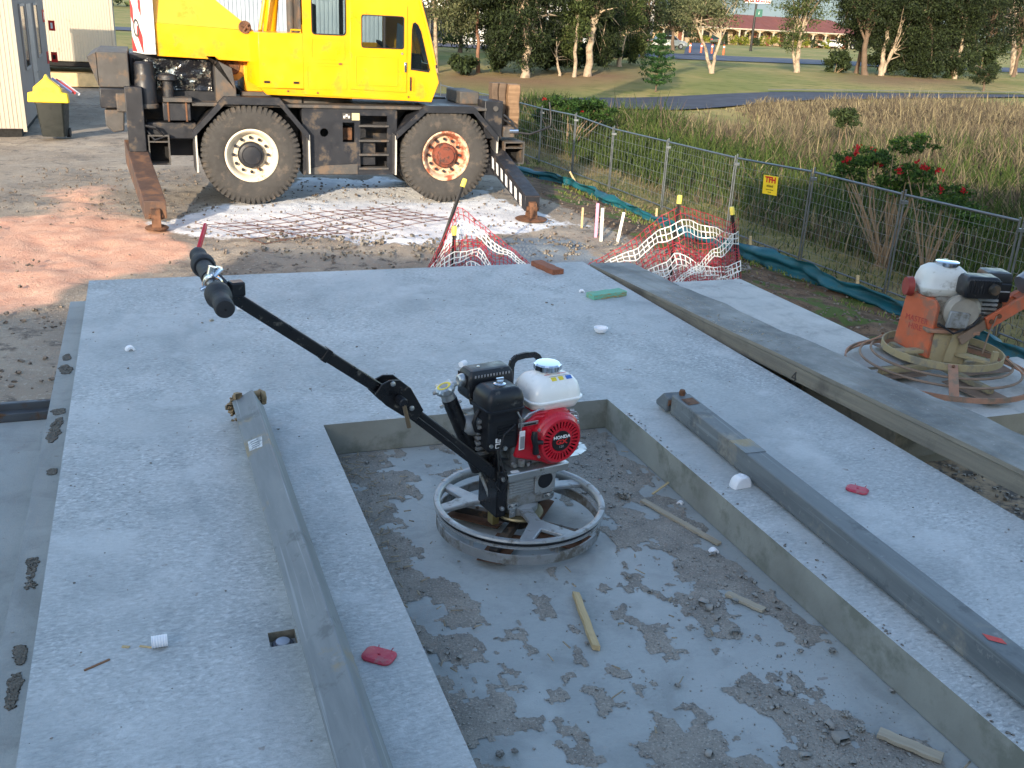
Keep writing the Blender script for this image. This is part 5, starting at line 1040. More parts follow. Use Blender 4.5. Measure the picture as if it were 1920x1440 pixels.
# door
dr = cp(MB().plate(door, [dwin], Y0 - .012, Y0 + .004), 'door', M_cy, bevel=.004)
cp(MB().plate(rrect(1.352, 1.90, 1.50, 1.86, .02), [rrect(1.362, 1.89, 1.51, 1.85, .02)], Y0 - .017, Y0 - .011), 'pressed_panel', M_cy, dr, bevel=.002); cp(MB().box(1.985, 2.012, Y0 - .03, Y0 - .010, 1.68, 1.80), 'handle', M_chrome, dr, bevel=.004); cp(MB().cyl((1.955, Y0 - .012, 1.905), (1.955, Y0 - .02, 1.905), .014, n=10), 'lock', M_zinc, dr)
def pane(loop, nm, y, g=M_glass, rub=True):
    o = cp(MB().prism(loop, y, y + .006), nm, g, smooth=0)
    if rub:
        cx = sum(p[0] for p in loop) / len(loop); cz = sum(p[1] for p in loop) / len(loop)
        inn = [(cx + (a - cx) * .965, cz + (b - cz) * .955) for a, b in loop]; ou = [(cx + (a - cx) * 1.012, cz + (b - cz) * 1.015) for a, b in loop]
        cp(MB().plate(ou, [inn], y - .008, y + .010), 'rubber_seal', M_rubb, o)
    return o
pane(win1, 'window_pane', Y0 + .002); pane(dwin, 'window_pane', Y0 - .010); pane(qwin, 'window_pane', Y0 + .002); cp(MB().box(1.71, 1.735, Y0 - .014, Y0 + .0, 1.965, 2.35), 'window_mullion', M_rubb)
cp(MB().plate(rrect(.80, 1.22, 1.80, 2.05, .03), [rrect(.81, 1.21, 1.81, 2.04, .03)], Y0 - .005, Y0), 'pressed_panel', M_cy); cp(MB().plate(rrect(.74, 1.24, 1.44, 1.73, .03), [rrect(.75, 1.23, 1.45, 1.72, .03)], Y0 - .005, Y0), 'pressed_panel', M_cy)
cp(MB().box(.705, 1.275, Y0 - .006, Y0, 1.755, 1.775), 'lip_strip', M_cy); cp(MB().box(1.14, 1.18, Y0 - .012, Y0, 1.745, 1.765), 'latch', M_rust); cp(MB().box(2.065, 2.085, Y0 - .012, Y0, 1.45, 1.62), 'louvre', M_rubb); cp(MB().box(2.10, 2.115, Y0 - .012, Y0, 1.45, 1.62), 'louvre', M_cy)
cp(MB().box(.85, 1.2, .3, .7, 1.5, 1.98), 'seat', M_rubb, bevel=.05); cp(MB().box(.82, .92, .3, .7, 1.9, 2.45), 'seat_back', M_rubb, bevel=.04); cp(MB().box(1.95, 2.25, .12, .8, 1.4, 1.9), 'dashboard', M_rubb, bevel=.03)
cp(MB().tube([(1.80 + .0 * math.cos(a) + .07 * math.cos(a), .45 + .16 * math.sin(a), 1.99 - .05 * math.cos(a)) for a in np.linspace(0, 6.28, 20)], .014, 6), 'steering_wheel', M_rubb); cp(MB().beam((1.85, .45, 1.97), (1.98, .45, 1.85), .03, .03), 'steering_column', M_rubb)
cp(MB().box(.66, .69, .1, .9, 1.4, 3.0), 'rear_bulkhead', M_cg); cp(MB().box(1.28, 1.33, .70, .74, 1.4, 2.9), 'inner_pillar', M_rubb)
# front chamfer skirt of the body
cp(MB().prism([(.16, 1.44), (.16, 2.09), (.70, 2.10), (.70, 1.44)], Y0 - .002, .80), 'side_locker', M_cy, bevel=.006)
m = MB(); m.add([(.16, Y0, 1.44), (.16, Y0, 2.09), (.04, .20, 2.09), (.04, .20, 1.50), (.16, .8, 1.44), (.16, .8, 2.09), (.04, .8, 2.09), (.04, .8, 1.50)], [(0, 1, 2, 3), (3, 2, 6, 7), (1, 5, 6, 2), (0, 3, 7, 4), (4, 7, 6, 5)]); cp(m, 'locker_chamfer', M_cy)
m = MB(); m.add([(.16, Y0 - .001, 1.44), (2.36, Y0 - .001, 1.40), (2.36, Y0 + .02, 1.31), (.24, Y0 + .02, 1.36), (.16, .8, 1.44), (2.36, .8, 1.40), (2.36, .8, 1.31), (.24, .8, 1.36)], [(0, 1, 2, 3), (4, 7, 6, 5), (0, 3, 7, 4), (1, 5, 6, 2), (3, 2, 6, 7)]); cp(m, 'body_skirt', M_cy)
for x in (.21, .57): cp(MB().box(x, x + .07, Y0 - .012, Y0, 1.50, 1.525), 'vent_slot', M_dark)
for x, z in ((.87, 1.395), (.5, 1.41), (2.05, 1.37)): cp(MB().cyl((x, Y0 + .006, z), (x, Y0 - .004, z), .014, n=8), 'skirt_hole', M_rust)
cp(MB().tube([(.56, .06, 2.10), (.56, .06, 2.135), (.68, .06, 2.135), (.68, .06, 2.10)], .010, 6), 'locker_handle', M_cy)
# engine house / boom foot
hs = [(-1.02, 1.77), (.12, 1.735), (.12, 2.09), (-.34, 2.44), (-.62, 2.66), (-1.02, 2.66)]
cp(MB().prism([(-1.02, 1.77), (.125, 1.735), (.125, 2.10), (-1.02, 2.145)], .16, 1.55), 'machinery_house', M_cy, bevel=.006)
m = MB(); up2 = [(-1.02, 2.147), (.125, 2.102), (-.34, 2.46), (-.60, 2.70), (-1.02, 2.70)]; k = len(up2)
m.add([(a, .16 + (b - 2.10) * .22, b) for a, b in up2] + [(a, 1.5 - (b - 2.1) * .22, b) for a, b in up2], [tuple(range(k)), tuple(range(2 * k - 1, k - 1, -1))] + [(i, i + k, (i + 1) % k + k, (i + 1) % k) for i in range(k)]); cp(m, 'house_top', M_cy)
m = MB().lathe([(0, 0), (.075, 0), (.075, .03), (0, .03)], (.02, .17, 2.14), (0, -1, 0), 20); cp(m, 'boom_pin', M_rust); cp(MB().cyl((.0, .12, 2.10), (.06, .12, 2.18), .014, n=6), 'pin_keeper', M_rust); cp(MB().cyl((-.02, .12, 2.17), (.08, .12, 2.12), .014, n=6), 'pin_keeper', M_rust)
m = MB(); PL = [(-1.16, .12), (-1.025, .12), (-1.025, 1.6), (-1.16, 1.6), (-1.29, 1.15), (-1.29, .55)]
m.add([(x, y, 1.785) for x, y in PL] + [(x + (.02 if x < -1.2 else 0), y, 2.75) for x, y in PL], [tuple(range(6)), tuple(range(11, 5, -1))] + [(i, i + 6, (i + 1) % 6 + 6, (i + 1) % 6) for i in range(6)]); cw = cp(m, 'counterweight', M_cw, bevel=.008)
def cwx(z): return -1.275 + (z - 1.79) * .0208 - .003
for k in range(-2, 5):                        # diagonal red bands on the rear face
    y0, z0 = .14, 1.78 + k * .42; q = []
    for (y, z) in ((.13, z0 + .00), (.13, z0 + .20), (.54, z0 + .62), (.54, z0 + .42)): q.append((y, z))
    poly = [(y, z) for y, z in q]
    def clip(P, lo, hi):
        for val, sg in ((lo, 1), (hi, -1)):
            out = []
            for i in range(len(P)):
                a, b_ = P[i], P[(i + 1) % len(P)]; ia, ib = (a[1] - val) * sg >= 0, (b_[1] - val) * sg >= 0
                if ia: out.append(a)
                if ia != ib: t_ = (val - a[1]) / (b_[1] - a[1]); out.append((a[0] + (b_[0] - a[0]) * t_, val))
            P = out
            if not P: return P
        return P
    P = clip(poly, 1.80, 2.74)
    if len(P) >= 3: cp(MB().add([(-1.16 - (y - .12) * .13 / .43 + (y - .12) / .43 * .02 * (z - 1.785) / .965 - .004, y, z) for y, z in P], [tuple(range(len(P)))]), 'red_band', M_cr, cw, smooth=0)
text('rear_letter', 'O', .30 * K, M_cg, cw, Matrix.Translation((-1.231 * K, .335 * K, 2.06 * K)) @ Matrix.Rotation(R(-73.2), 4, 'Z') @ Matrix.Rotation(R(90), 4, 'X'), .001, sx=1.0)
wd = cp(MB().lathe([(.0, 0), (.17, 0), (.17, .03), (.11, .04), (.11, .7), (.17, .71), (.17, .74), (0, .74)], (-.14, .36, 1.66), (0, 1, 0), 32), 'winch_drum', pbr('winch_ochre', c8(176, 124, 36), .5, 0, .2, 6, .1, 30, dirt=c8(104, 70, 40), damt=.4, dscale=5)); cp(MB().lathe([(.0, 0), (.10, 0), (.09, .012), (0, .012)], (-.14, .36, 1.66), (0, -1, 0), 24), 'drum_flange', M_rust, wd)
cp(MB().box(.0, .35, .35, 1.3, 1.37, 1.74), 'boom_seat', M_cy, bevel=.01); cp(MB().box(-.05, .7, .25, 1.5, 1.245, 1.37), 'swing_base', M_cg)
bd = Vector((.36, 0, .93)).normalized(); cp(MB().beam((-.95, 1.15, 2.42), (-.95 + 7 * bd.x, 1.15, 2.42 + 7 * bd.z), .50, .58), 'boom', M_cy, bevel=.02); cp(MB().beam((.9 * K - .95 + 4.2 * bd.x, 1.15, 2.42 + 5.0 * bd.z), (-.95 + 10 * bd.x, 1.15, 2.42 + 10 * bd.z), .40, .46), 'boom_section', M_cy, bevel=.02)
cp(MB().cyl((.36, .74, 1.9), (.46, .74, 2.75), .085, n=18), 'luffing_cylinder', M_cy); cp(MB().cyl((.22, .50, 2.0), (.36, .50, 2.75), .025, n=8), 'handrail', M_cy); cp(MB().cyl((.62, .50, 2.05), (.62, .50, 2.85), .05, n=10), 'cab_post', M_cg)
cp(MB().tube([(-1.30, .35, 2.60), (-2.2, .5, 2.75)], .007, 6), 'stay_wire', M_cw); cp(MB().tube([(-1.30, .35, 2.44), (-2.2, .5, 2.62)], .007, 6), 'stay_wire', M_cw)
# ================================================================== ORANGE TROWEL
M_or = pbr('faded_orange_paint', c8(190, 98, 64), .7, 0, .15, 8, .1, 60, dirt=c8(150, 104, 84), damt=.45, dscale=9)
M_ors = pbr('orange_rusty_steel', c8(160, 120, 98), .8, 0, .2, 8, .2, 60, dirt=c8(128, 112, 96), damt=.5, dscale=12)
M_yel2 = pbr('cement_caked_yellow', c8(160, 146, 112), .85, 0, .15, 10, .3, 60, dirt=c8(128, 122, 108), damt=.45, dscale=10)
M_rodc = pbr('cement_caked_rod', c8(132, 112, 96), .85, 0, .2, 10, .3, 60)
M_tank2 = pbr('dirty_white_tank', c8(206, 208, 204), .5, 0, .05, 8, .05, 60, dirt=c8(150, 148, 140), damt=.3, dscale=10)
Q = thing('power_trowel', 'old orange power trowel with grimy white tank on the neighbouring panel', 'power trowel', (2.16, 4.72, -.002))
MB().lathe([(.282, .118), (.286, .116), (.290, .118), (.290, .152), (.286, .154), (.282, .152)], n=56, closed=True).build('guard_band', M_yel2, Q)
for r_, z in ((.335, .100), (.385, .072)): MB().tube([(r_ * math.cos(a), r_ * math.sin(a), z) for a in np.linspace(0, 2 * math.pi, 56, endpoint=False)], .0065, 6, closed=True).build('guard_rod', M_rodc, Q)
MB().lathe([(.448, .022), (.456, .022), (.456, .048), (.448, .048)], n=64, closed=True).build('guard_band', M_ors, Q)
for a in (-102, -20, 60, 140): 
    c, s = math.cos(R(a)), math.sin(R(a)); MB().beam((.286 * c, .286 * s, .15), (.452 * c, .452 * s, .03), .045, .006, (c, s, 1)).build('guard_bracket', M_ors, Q); MB().cyl((.30 * c, .30 * s, .142), (.308 * c, .308 * s, .15), .007, n=8).build('bracket_bolt', M_rust, Q)
for k in range(4):
    a = R(90 * k + 20); ca, sa = math.cos(a), math.sin(a); rr = lambda x, y, z: (x * ca - y * sa, x * sa + y * ca, z)
    MB().beam(rr(.03, 0, .05), rr(.36, 0, .045), .032, .03).build('blade_arm', M_yel2, Q, bevel=.004)
    MB().add([rr(x, y, z + .010 + .014 * (y + .07) / .14) for x, y in ((.12, -.075), (.43, -.07), (.435, .06), (.12, .065)) for z in (0, .004)], [(0, 2, 4, 6), (7, 5, 3, 1), (0, 1, 3, 2), (2, 3, 5, 4), (4, 5, 7, 6), (6, 7, 1, 0)]).build('blade', M_rodc, Q)
for a in (75, 195, 315): MB().beam((.05 * math.cos(R(a)), .05 * math.sin(R(a)), .135), (.285 * math.cos(R(a)), .285 * math.sin(R(a)), .135), .05, .018).build('spoke', M_yel2, Q, bevel=.003)
MB().box(-.085, .10, -.07, .09, .075, .24).build('gearbox', M_yel2, Q, bevel=.015); MB().box(-.13, .13, -.09, .12, .245, .262).build('engine_deck', M_ors, Q, bevel=.003); m = MB(); m.prism([(-.02, .10), (.02, .10), (.04, .245), (.0, .245)], -.088, -.075); m.build('deck_stay', M_yel2, Q)
MB().lathe([(.0, .035), (.05, .04), (.05, .075), (0, .08)], n=20).build('rotor', M_rodc, Q)
# belt guard: tapered orange hood
gA, gB = Vector((-.215, .095, 0)), Vector((-.098, -.075, 0)); gx = (gB - gA).normalized(); gy = Vector((-gx.y, gx.x, 0)); gy = gy if gy.x > 0 else -gy
def hood(off, th):
    P = [(.0, .135), (.205, .105), (.205, .375), (.19, .40), (.165, .405), (.06, .415), (.035, .405), (.022, .38)]
    vs = [gA + gx * a + gy * o + Vector((0, 0, z)) for o in (off, off + th) for a, z in P]; k = len(P)
    return MB().add(vs, [tuple(range(k)), tuple(range(2 * k - 1, k - 1, -1))] + [(i, i + k, (i + 1) % k + k, (i + 1) % k) for i in range(k)])
hd = hood(0, .085).build('belt_guard', M_or, Q, bevel=.006)
ga = math.atan2(gx.y, gx.x); ctr = gA + gx * .108 - gy * .0012
mt = pbr('faded_red_paint', c8(168, 68, 60), .7, 0, .15, 20)
text('stencil', 'MASTER', .042, mt, Q, Matrix.Translation(ctr + Vector((0, 0, .285))) @ Matrix.Rotation(ga, 4, 'Z') @ Matrix.Rotation(R(90), 4, 'X'), .0004, sx=.85); text('stencil', 'HIRE', .042, mt, Q, Matrix.Translation(ctr + Vector((0, 0, .245))) @ Matrix.Rotation(ga, 4, 'Z') @ Matrix.Rotation(R(90), 4, 'X'), .0004, sx=.9)
# engine
e = MB().box(-.10, .13, -.06, .10, .262, .42).build('crankcase', pbr('grimy_alloy', c8(128, 122, 112), .65, .35, .2, 10, .4, 50, dirt=c8(84, 74, 64), damt=.45, dscale=10), Q, bevel=.02)
m = MB().lathe([(.0, .0), (.085, .0), (.09, .03), (.07, .05), (0, .05)], (.02, -.06, .36), (0, -1, 0), 24); m.build('side_cover', pbr('grimy_alloy_pale', c8(158, 152, 142), .6, .3, .15, 12, .3, 60), Q)
MB().prism([(-.06, .285), (.04, .285), (.05, .36), (-.05, .37)], -.125, -.105).build('front_bracket', M_alud, Q, bevel=.004); MB().lathe([(0, 0), (.035, 0), (.03, .03), (0, .03)], (.09, -.07, .33), (0, -1, 0), 16).build('oil_cap', M_oil, Q)
m = MB()
for k in range(6): m.box(.10, .20, -.055, .07, .30 + k * .022, .312 + k * .022)
m.build('cylinder_fins', M_alud, Q)
tk = rbox(-.168, .066, -.040, .145, [(.03, .405), (.012, .415), (.004, .435), (-.004, .452), (-.004, .458), (0, .462), (.006, .50), (.018, .535), (.045, .556), (.07, .560)], .05, 7).build('fuel_tank', M_tank2, Q, smooth=50)
MB().lathe([(0, 0), (.055, 0), (.056, .018), (.048, .022), (0, .022)], (-.04, .05, .558), n=28).build('fuel_cap', M_chrome, tk); MB().lathe([(0, 0), (.05, 0), (.045, .03), (0, .032)], (-.19, .06, .44), (-1, 0, 0), 16).build('recoil_edge', pbr('dull_red', c8(140, 52, 44), .6), Q)
mf = rbox(-.015, .155, -.150, -.03, [(.006, .445), (0, .455), (0, .52), (.008, .54), (.02, .548)], .018).build('muffler', M_plas, Q, smooth=38)
m = MB()
for k in range(11): m.box(-.005 + k * .0145, .003 + k * .0145, -.1535, -.1495, .47, .535)
m.build('guard_bars', M_plas, mf); MB().lathe([(0, 0), (.028, 0), (.026, .02), (.016, .022), (0, .02)], (.115, -.15, .495), (.3, -1, 0), 18).build('exhaust_outlet', M_oil, mf)
rbox(.135, .275, -.02, .12, [(.006, .40), (0, .41), (0, .49), (.004, .495), (.004, .525), (.012, .542), (.03, .547)], .02).build('air_cleaner', M_plas, Q, smooth=38); MB().box(.15, .26, -.0, .10, .33, .405).build('carburettor', M_oil, Q, bevel=.02)
MB().box(.148, .262, -.024, -.0195, .452, .458).build('cleaner_seam', M_gy2, Q)
# handle: two orange channels and a taped pipe
h0 = Vector((.03, -.10, .215)); h1 = Vector((.22, -.045, .345)); h2 = Vector((.42, -.0, .455))
for o in (Vector((0, 0, 0)), Vector((.05, .13, -.005))):
    MB().beam(h0 + o, h1 + o, .018, .05).build('handle_arm', M_rodc if o.x == 0 else M_ors, Q, bevel=.004); MB().beam(h0.lerp(h1, .62) + o + Vector((.006, -.012, .008)), h2 + o, .016, .07).build('handle_channel', M_or, Q, bevel=.004)
    for t_ in (.75, .95): q = h0.lerp(h1, t_) + o; MB().cyl(q + Vector((0, -.008, .005)), q + Vector((.002, -.03, .005)), .012, n=10).build('handle_bolt', M_rust, Q)
MB().beam(h2 + Vector((-.08, .06, -.05)), h2 + Vector((.06, .08, .02)), .13, .012).build('channel_web', M_or, Q)
hx = (h2 - h1).normalized(); pp = h2 + hx * -.09 + Vector((.02, .05, .05)); MB().cyl(pp, pp + Vector((.27, .06, .20)) * 1.0, .075, .085, n=24).build('taped_pipe', pbr('grey_duct_tape', c8(122, 128, 138), .45, 0, .12, 12, .3, 40, dirt=c8(84, 84, 86), damt=.2), Q); MB().cyl(pp + Vector((.27, .06, .20)), pp + Vector((1.0, .22, .74)), .065, n=20).build('handle_pipe', pbr('pale_pipe', c8(190, 188, 182), .5), Q)
MB().tube([h1 + Vector((-.02, -.03, .0)), h1 + Vector((-.05, -.05, -.08)), h1 + Vector((-.06, -.05, -.19))], .004, 6).build('pitch_cable', M_rodc, Q); MB().box(-.012, .012, -.012, .012, -.02, .05).build('cable_clamp', M_yel2, Q).location = (.17, -.20, .15)
m = MB(); m.tube([(-.09, -.10, .30), (-.02, -.13, .26), (.08, -.11, .30), (.12, -.09, .36)], .006, 6); m.build('fuel_hose', M_black, Q)
# ================================================================== BARRIER MESH, PICKETS, STAKES
M_pk = pbr('black_picket', c8(24, 22, 22), .6, 0, .15, 8, .1); M_pkc = pbr('yellow_picket_cap', c8(240, 220, 96), .5, 0, .05, 8, 0)
M_nr = pbr('red_barrier_plastic', c8(160, 36, 48), .55, 0, .12, 6, 0, world=True); M_nw = pbr('white_barrier_plastic', c8(232, 230, 224), .5, 0, .06, 6, 0, world=True)
YB = 11.6
def picket(b, t, Y, label, Yt=None):
    B = dep(*b, Y); Tp = dep(*t, Y if Yt is None else Yt); d = (Tp - B).normalized(); B = B + d * ((gz(B.x, B.y) - .1 - B.z) / d.z); L = (Tp - B).length
    r = thing('star_picket', label, 'picket', B); r.rotation_euler = d.to_track_quat('Z', 'Y').to_euler(); m = MB()
    for k in range(3): a = R(120 * k + 30); m.beam((.011 * math.cos(a), .011 * math.sin(a), 0), (.011 * math.cos(a), .011 * math.sin(a), L - .05), .026, .012, (-math.sin(a), math.cos(a), 0))
    m.build('post', M_pk, r); MB().lathe([(.030, L - .10), (.031, L - .02), (.027, L), (0, L + .002)], n=14).build('safety_cap', M_pkc, r)
    m = MB(); m.build; return B, Tp
p1 = picket((808, 515), (872, 336), 11.2, 'leaning black star picket with yellow cap in front of the crane tyre', 11.7)
p2 = picket((848, 515), (852, 424), 11.0, 'short upright black picket with yellow cap inside the sagging mesh'); p3 = picket((1256, 515), (1275, 366), 11.8, 'tall black picket with yellow cap carrying the peak of the mesh'); p4 = picket((1385, 520), (1372, 388), 12.6, 'black picket with yellow cap at the corner of the mesh next to the teal fence')
def net(name, top_px, bot_px, label, seed, nv=13, cell=.062):
    """top and bottom edge given as (px,py,depth) polylines -> draped net of rounded cells; bands of rows red / white"""
    def res(P, n):
        W = [dep(a, b, c) for a, b, c in P]; L = [0]
        for i in range(1, len(W)): L.append(L[-1] + (W[i] - W[i - 1]).length)
        out = []
        for k in range(n + 1):
            t = L[-1] * k / n; i = max(j for j in range(len(L)) if L[j] <= t + 1e-9); i = min(i, len(W) - 2); out.append(W[i].lerp(W[i + 1], (t - L[i]) / (L[i + 1] - L[i] + 1e-9)))
        return out, L[-1]
    _, lt = res(top_px, 2); _, lb = res(bot_px, 2); nu = int(max(lt, lb) / (cell * 1.35)); A, _ = res(top_px, nu); B, _ = res(bot_px, nu); rg = random.Random(seed)
    def pt(i, j):
        t = j / nv; p = A[i].lerp(B[i], t); w_ = math.sin(math.pi * t) * .05 * math.sin(i * .7 + seed) + .02 * math.sin(i * 1.9 + j * .8 + seed); return p + Vector((0, -w_, .03 * math.sin(i * .9 + j * .35 + seed) * math.sin(math.pi * t)))
    P = [[pt(i, j) for j in range(nv + 1)] for i in range(nu + 1)]
    band = lambda j: (j % 7) in (2, 3, 4)      # white rows
    mr, mw = MB(), MB()
    def rib(m, a, b, wd, nrm):
        d = (b - a); s_ = d.cross(nrm)
        if s_.length < 1e-6: return
        s_ = s_.normalized() * wd / 2; o = nrm * .0015; m.add([a - s_ - o, b - s_ - o, b + s_ - o, a + s_ - o, a - s_ + o, b - s_ + o, b + s_ + o, a + s_ + o], [(0, 1, 2, 3), (7, 6, 5, 4), (0, 4, 5, 1), (2, 6, 7, 3)])
    for i in range(nu + 1):
        for j in range(nv + 1):
            a = P[i][j]; m = mw if band(j) else mr; nx_ = P[min(i + 1, nu)][j] - P[max(i - 1, 0)][j]; ny_ = P[i][min(j + 1, nv)] - P[i][max(j - 1, 0)]; nrm = nx_.cross(ny_)
            if nrm.length < 1e-9: continue
            nrm.normalize()
            if i < nu: rib(m, a, P[i + 1][j], .011 if band(j) else .007, nrm)
            if j < nv: rib(mw if band(j) and band(j + 1) else mr, a, P[i][j + 1], .012 if band(j) and band(j + 1) else .008, nrm)
            u_, v_ = nx_.normalized() * .011, ny_.normalized() * .011; o = nrm * .0017; m.add([a - u_ + o, a - v_ + o, a + u_ + o, a + v_ + o, a - u_ - o, a - v_ - o, a + u_ - o, a + v_ - o], [(0, 1, 2, 3), (7, 6, 5, 4)])
    r = thing('barrier_mesh', label, 'barrier mesh', Vector(P[0][nv])); 
    for m, nm, mt in ((mr, 'red_strands', M_nr), (mw, 'white_strands', M_nw)):
        m.v = [tuple(Vector(q) - r.location) for q in m.v]
        me = bpy.data.meshes.new(nm); me.from_pydata(m.v, [], m.f); me.materials.append(mt); o = bpy.data.objects.new(nm, me); COL.objects.link(o); o.parent = r; o['kind'] = 'stuff'
net('n', [(800, 505, 11.0), (835, 440, 11.3), (860, 385, 11.5), (915, 430, 11.4), (965, 470, 11.0), (1000, 500, 10.6)], [(800, 560, 10.9), (840, 548, 10.9), (880, 540, 10.9), (930, 535, 10.7), (970, 530, 10.5), (1000, 520, 10.4)], 'red and white barrier mesh slumped from the leaning picket', 1)
net('n', [(806, 500, 10.9), (850, 450, 11.0), (905, 455, 11.2), (930, 500, 10.9)], [(812, 560, 10.8), (850, 535, 10.9), (900, 520, 10.9), (925, 525, 10.8)], 'crumpled red and white mesh bunched around the short picket', 5, 9)
net('n', [(1095, 500, 11.0), (1180, 455, 11.3), (1240, 405, 11.7), (1276, 386, 11.8), (1330, 402, 12.2), (1372, 418, 12.6)], [(1120, 560, 10.8), (1200, 560, 11.0), (1250, 560, 11.2), (1290, 560, 11.5), (1330, 560, 11.9), (1378, 560, 12.4)], 'taut red and white barrier mesh rising to the tall picket and on to the corner', 2, 14)
net('n', [(1180, 520, 10.9), (1262, 452, 11.5), (1300, 470, 11.6), (1340, 490, 11.8), (1385, 470, 12.2)], [(1190, 570, 10.8), (1260, 560, 11.1), (1300, 560, 11.3), (1340, 560, 11.5), (1390, 560, 11.9)], 'folded loop of red and white mesh hanging below the tall picket', 3, 9)
net('n', [(1385, 410, 12.5), (1340, 450, 11.9), (1290, 500, 11.3), (1240, 535, 10.9)], [(1386, 545, 12.2), (1350, 550, 11.7), (1300, 560, 11.2), (1250, 565, 10.8)], 'twisted red and white mesh drawn back from the corner picket', 4, 12)
def stake(b, t, w_, mat, label, cat='stake', grp=None, dz=0):
    B = atg(*b); Tp = dep(*t, B.y); m = MB().beam(B - (Tp - B) * .25, Tp, w_, w_ * .7, (0, 1, 0)); m.v = [tuple(Vector(q) - B) for q in m.v]; o = m.build('stake', mat, bevel=.004); o.location = B; return tag(o, label, cat, grp)
M_ws = pbr('white_painted_stake', c8(222, 220, 208), .7, 0, .06, 8, .1); M_ps = pbr('pink_stake', c8(226, 150, 176), .7, 0, .06, 8, .1)
stake((1091, 420), (1093, 389), .035, M_wpale, 'short unpainted timber peg between the outrigger foot and white stakes'); stake((1117, 440), (1121, 381), .045, M_ps, 'pink topped survey stake next to a white stake'); stake((1127, 447), (1130, 390), .045, M_ws, 'upright white survey stake beside the pink one'); stake((1159, 447), (1170, 398), .042, M_ws, 'leaning white survey stake standing apart near the teal fence')
stake((1357, 365), (1359, 361), .03, M_ws, 'x') if 0 else None
for b, t, lb in (((1358, 386), (1361, 357), 'x'),): pass
# ---- rusty reinforcing mesh on the white patch
mm = MB(); zc = -1.35; c0 = at(466, 445, zc); c1 = at(602, 449, zc); c2 = at(838, 417, zc); c3 = at(560, 384, zc)
r = thing('reinforcing_mesh', 'rusty steel reinforcing mesh lying on the white ground in front of the crane', 'steel mesh', c0)
e1 = (c1 - c0); du = Vector((.86, .52, 0)); dv = Vector((.30, .95, 0)).normalized(); M_rb = pbr('rusty_rebar', c8(96, 60, 48), .85, .1, .2, 10, .3)
cen = at(640, 417, zc); ax = (at(830, 420, zc) - at(480, 440, zc)).normalized(); ay = Vector((-ax.y, ax.x, 0))
gx0, gx1, gy0, gy1 = -1.75, 1.55, -.75, .85; ang2 = R(14); ax, ay = (Matrix.Rotation(ang2, 3, 'Z') @ ax), (Matrix.Rotation(ang2 + R(8), 3, 'Z') @ ay)
def mp(a, b): q = cen + ax * a + ay * b; return Vector((q.x, q.y, gz(q.x, q.y) + .045 + .02 * math.sin(a * 3 + b * 2))) - c0
a = gx0
while a <= gx1: MB().tube([mp(a, gy0 + (gy1 - gy0) * k / 8) for k in range(9)], .0052, 5).build('bar', M_rb, r); a += .29
b = gy0
while b <= gy1: MB().tube([mp(gx0 + (gx1 - gx0) * k / 12, b) + Vector((0, 0, .012)) for k in range(13)], .0052, 5).build('bar', M_rb, r); b += .27
# ---- loose stones on the soil
g = np.random.default_rng(77); N = 5200; X = g.uniform(-9, 5.5, N); Y = 6.5 + 12 * g.random(N) ** 1.4
d_ = (X - FA.x) * FN.x + (Y - FA.y) * FN.y; keep = (d_ < .2); un = np.array([touv(Vector((x, y, 0))) for x, y in zip(X, Y)]); keep &= ~((un[:, 0] < 4.4) & (un[:, 1] < 6.3)); X, Y = X[keep], Y[keep]
pk = sdf_poly(X, Y, wpoly([(-80, 402), (120, 398), (250, 410), (330, 425), (352, 470), (300, 515), (165, 522), (110, 568), (-60, 588)])); k = (pk > .1) | (g.random(len(X)) > .88); X, Y = X[k], Y[k]
rid = np.exp(-((Y - (13.1 + .10 * X)) / .6) ** 2) * (X > -4) * (X < 3); S = g.uniform(.008, .028, len(X)) * (1 + .9 * rid * g.random(len(X))); Z = G(X, Y) - .03 + S * .4 + rid * .06
Vr, Fr = rocks(np.stack([X, Y, Z], 1), S, 78); tag(npmesh('loose_stones', Vr, Fr, pbr('site_stone', c8(126, 114, 102), .95, 0, .35, 3, .4, 50, world=True)), 'loose stones and clods scattered on the bare soil', 'stones', kind='stuff')
N = 1000; t_ = g.random(N); X = -3.4 + 6.6 * g.random(N); Y = 13.1 + .10 * X + g.normal(0, .32, N); S = g.uniform(.010, .04, N); Vr, Fr = rocks(np.stack([X, Y, G(X, Y) + .015 + S * .2], 1), S, 79); tag(npmesh('soil_clods', Vr, Fr, pbr('grey_clods', c8(132, 126, 116), .95, 0, .3, 3, .4, 40, world=True)), 'ridge of broken grey clods between the panels and the white ground', 'clods', kind='stuff')
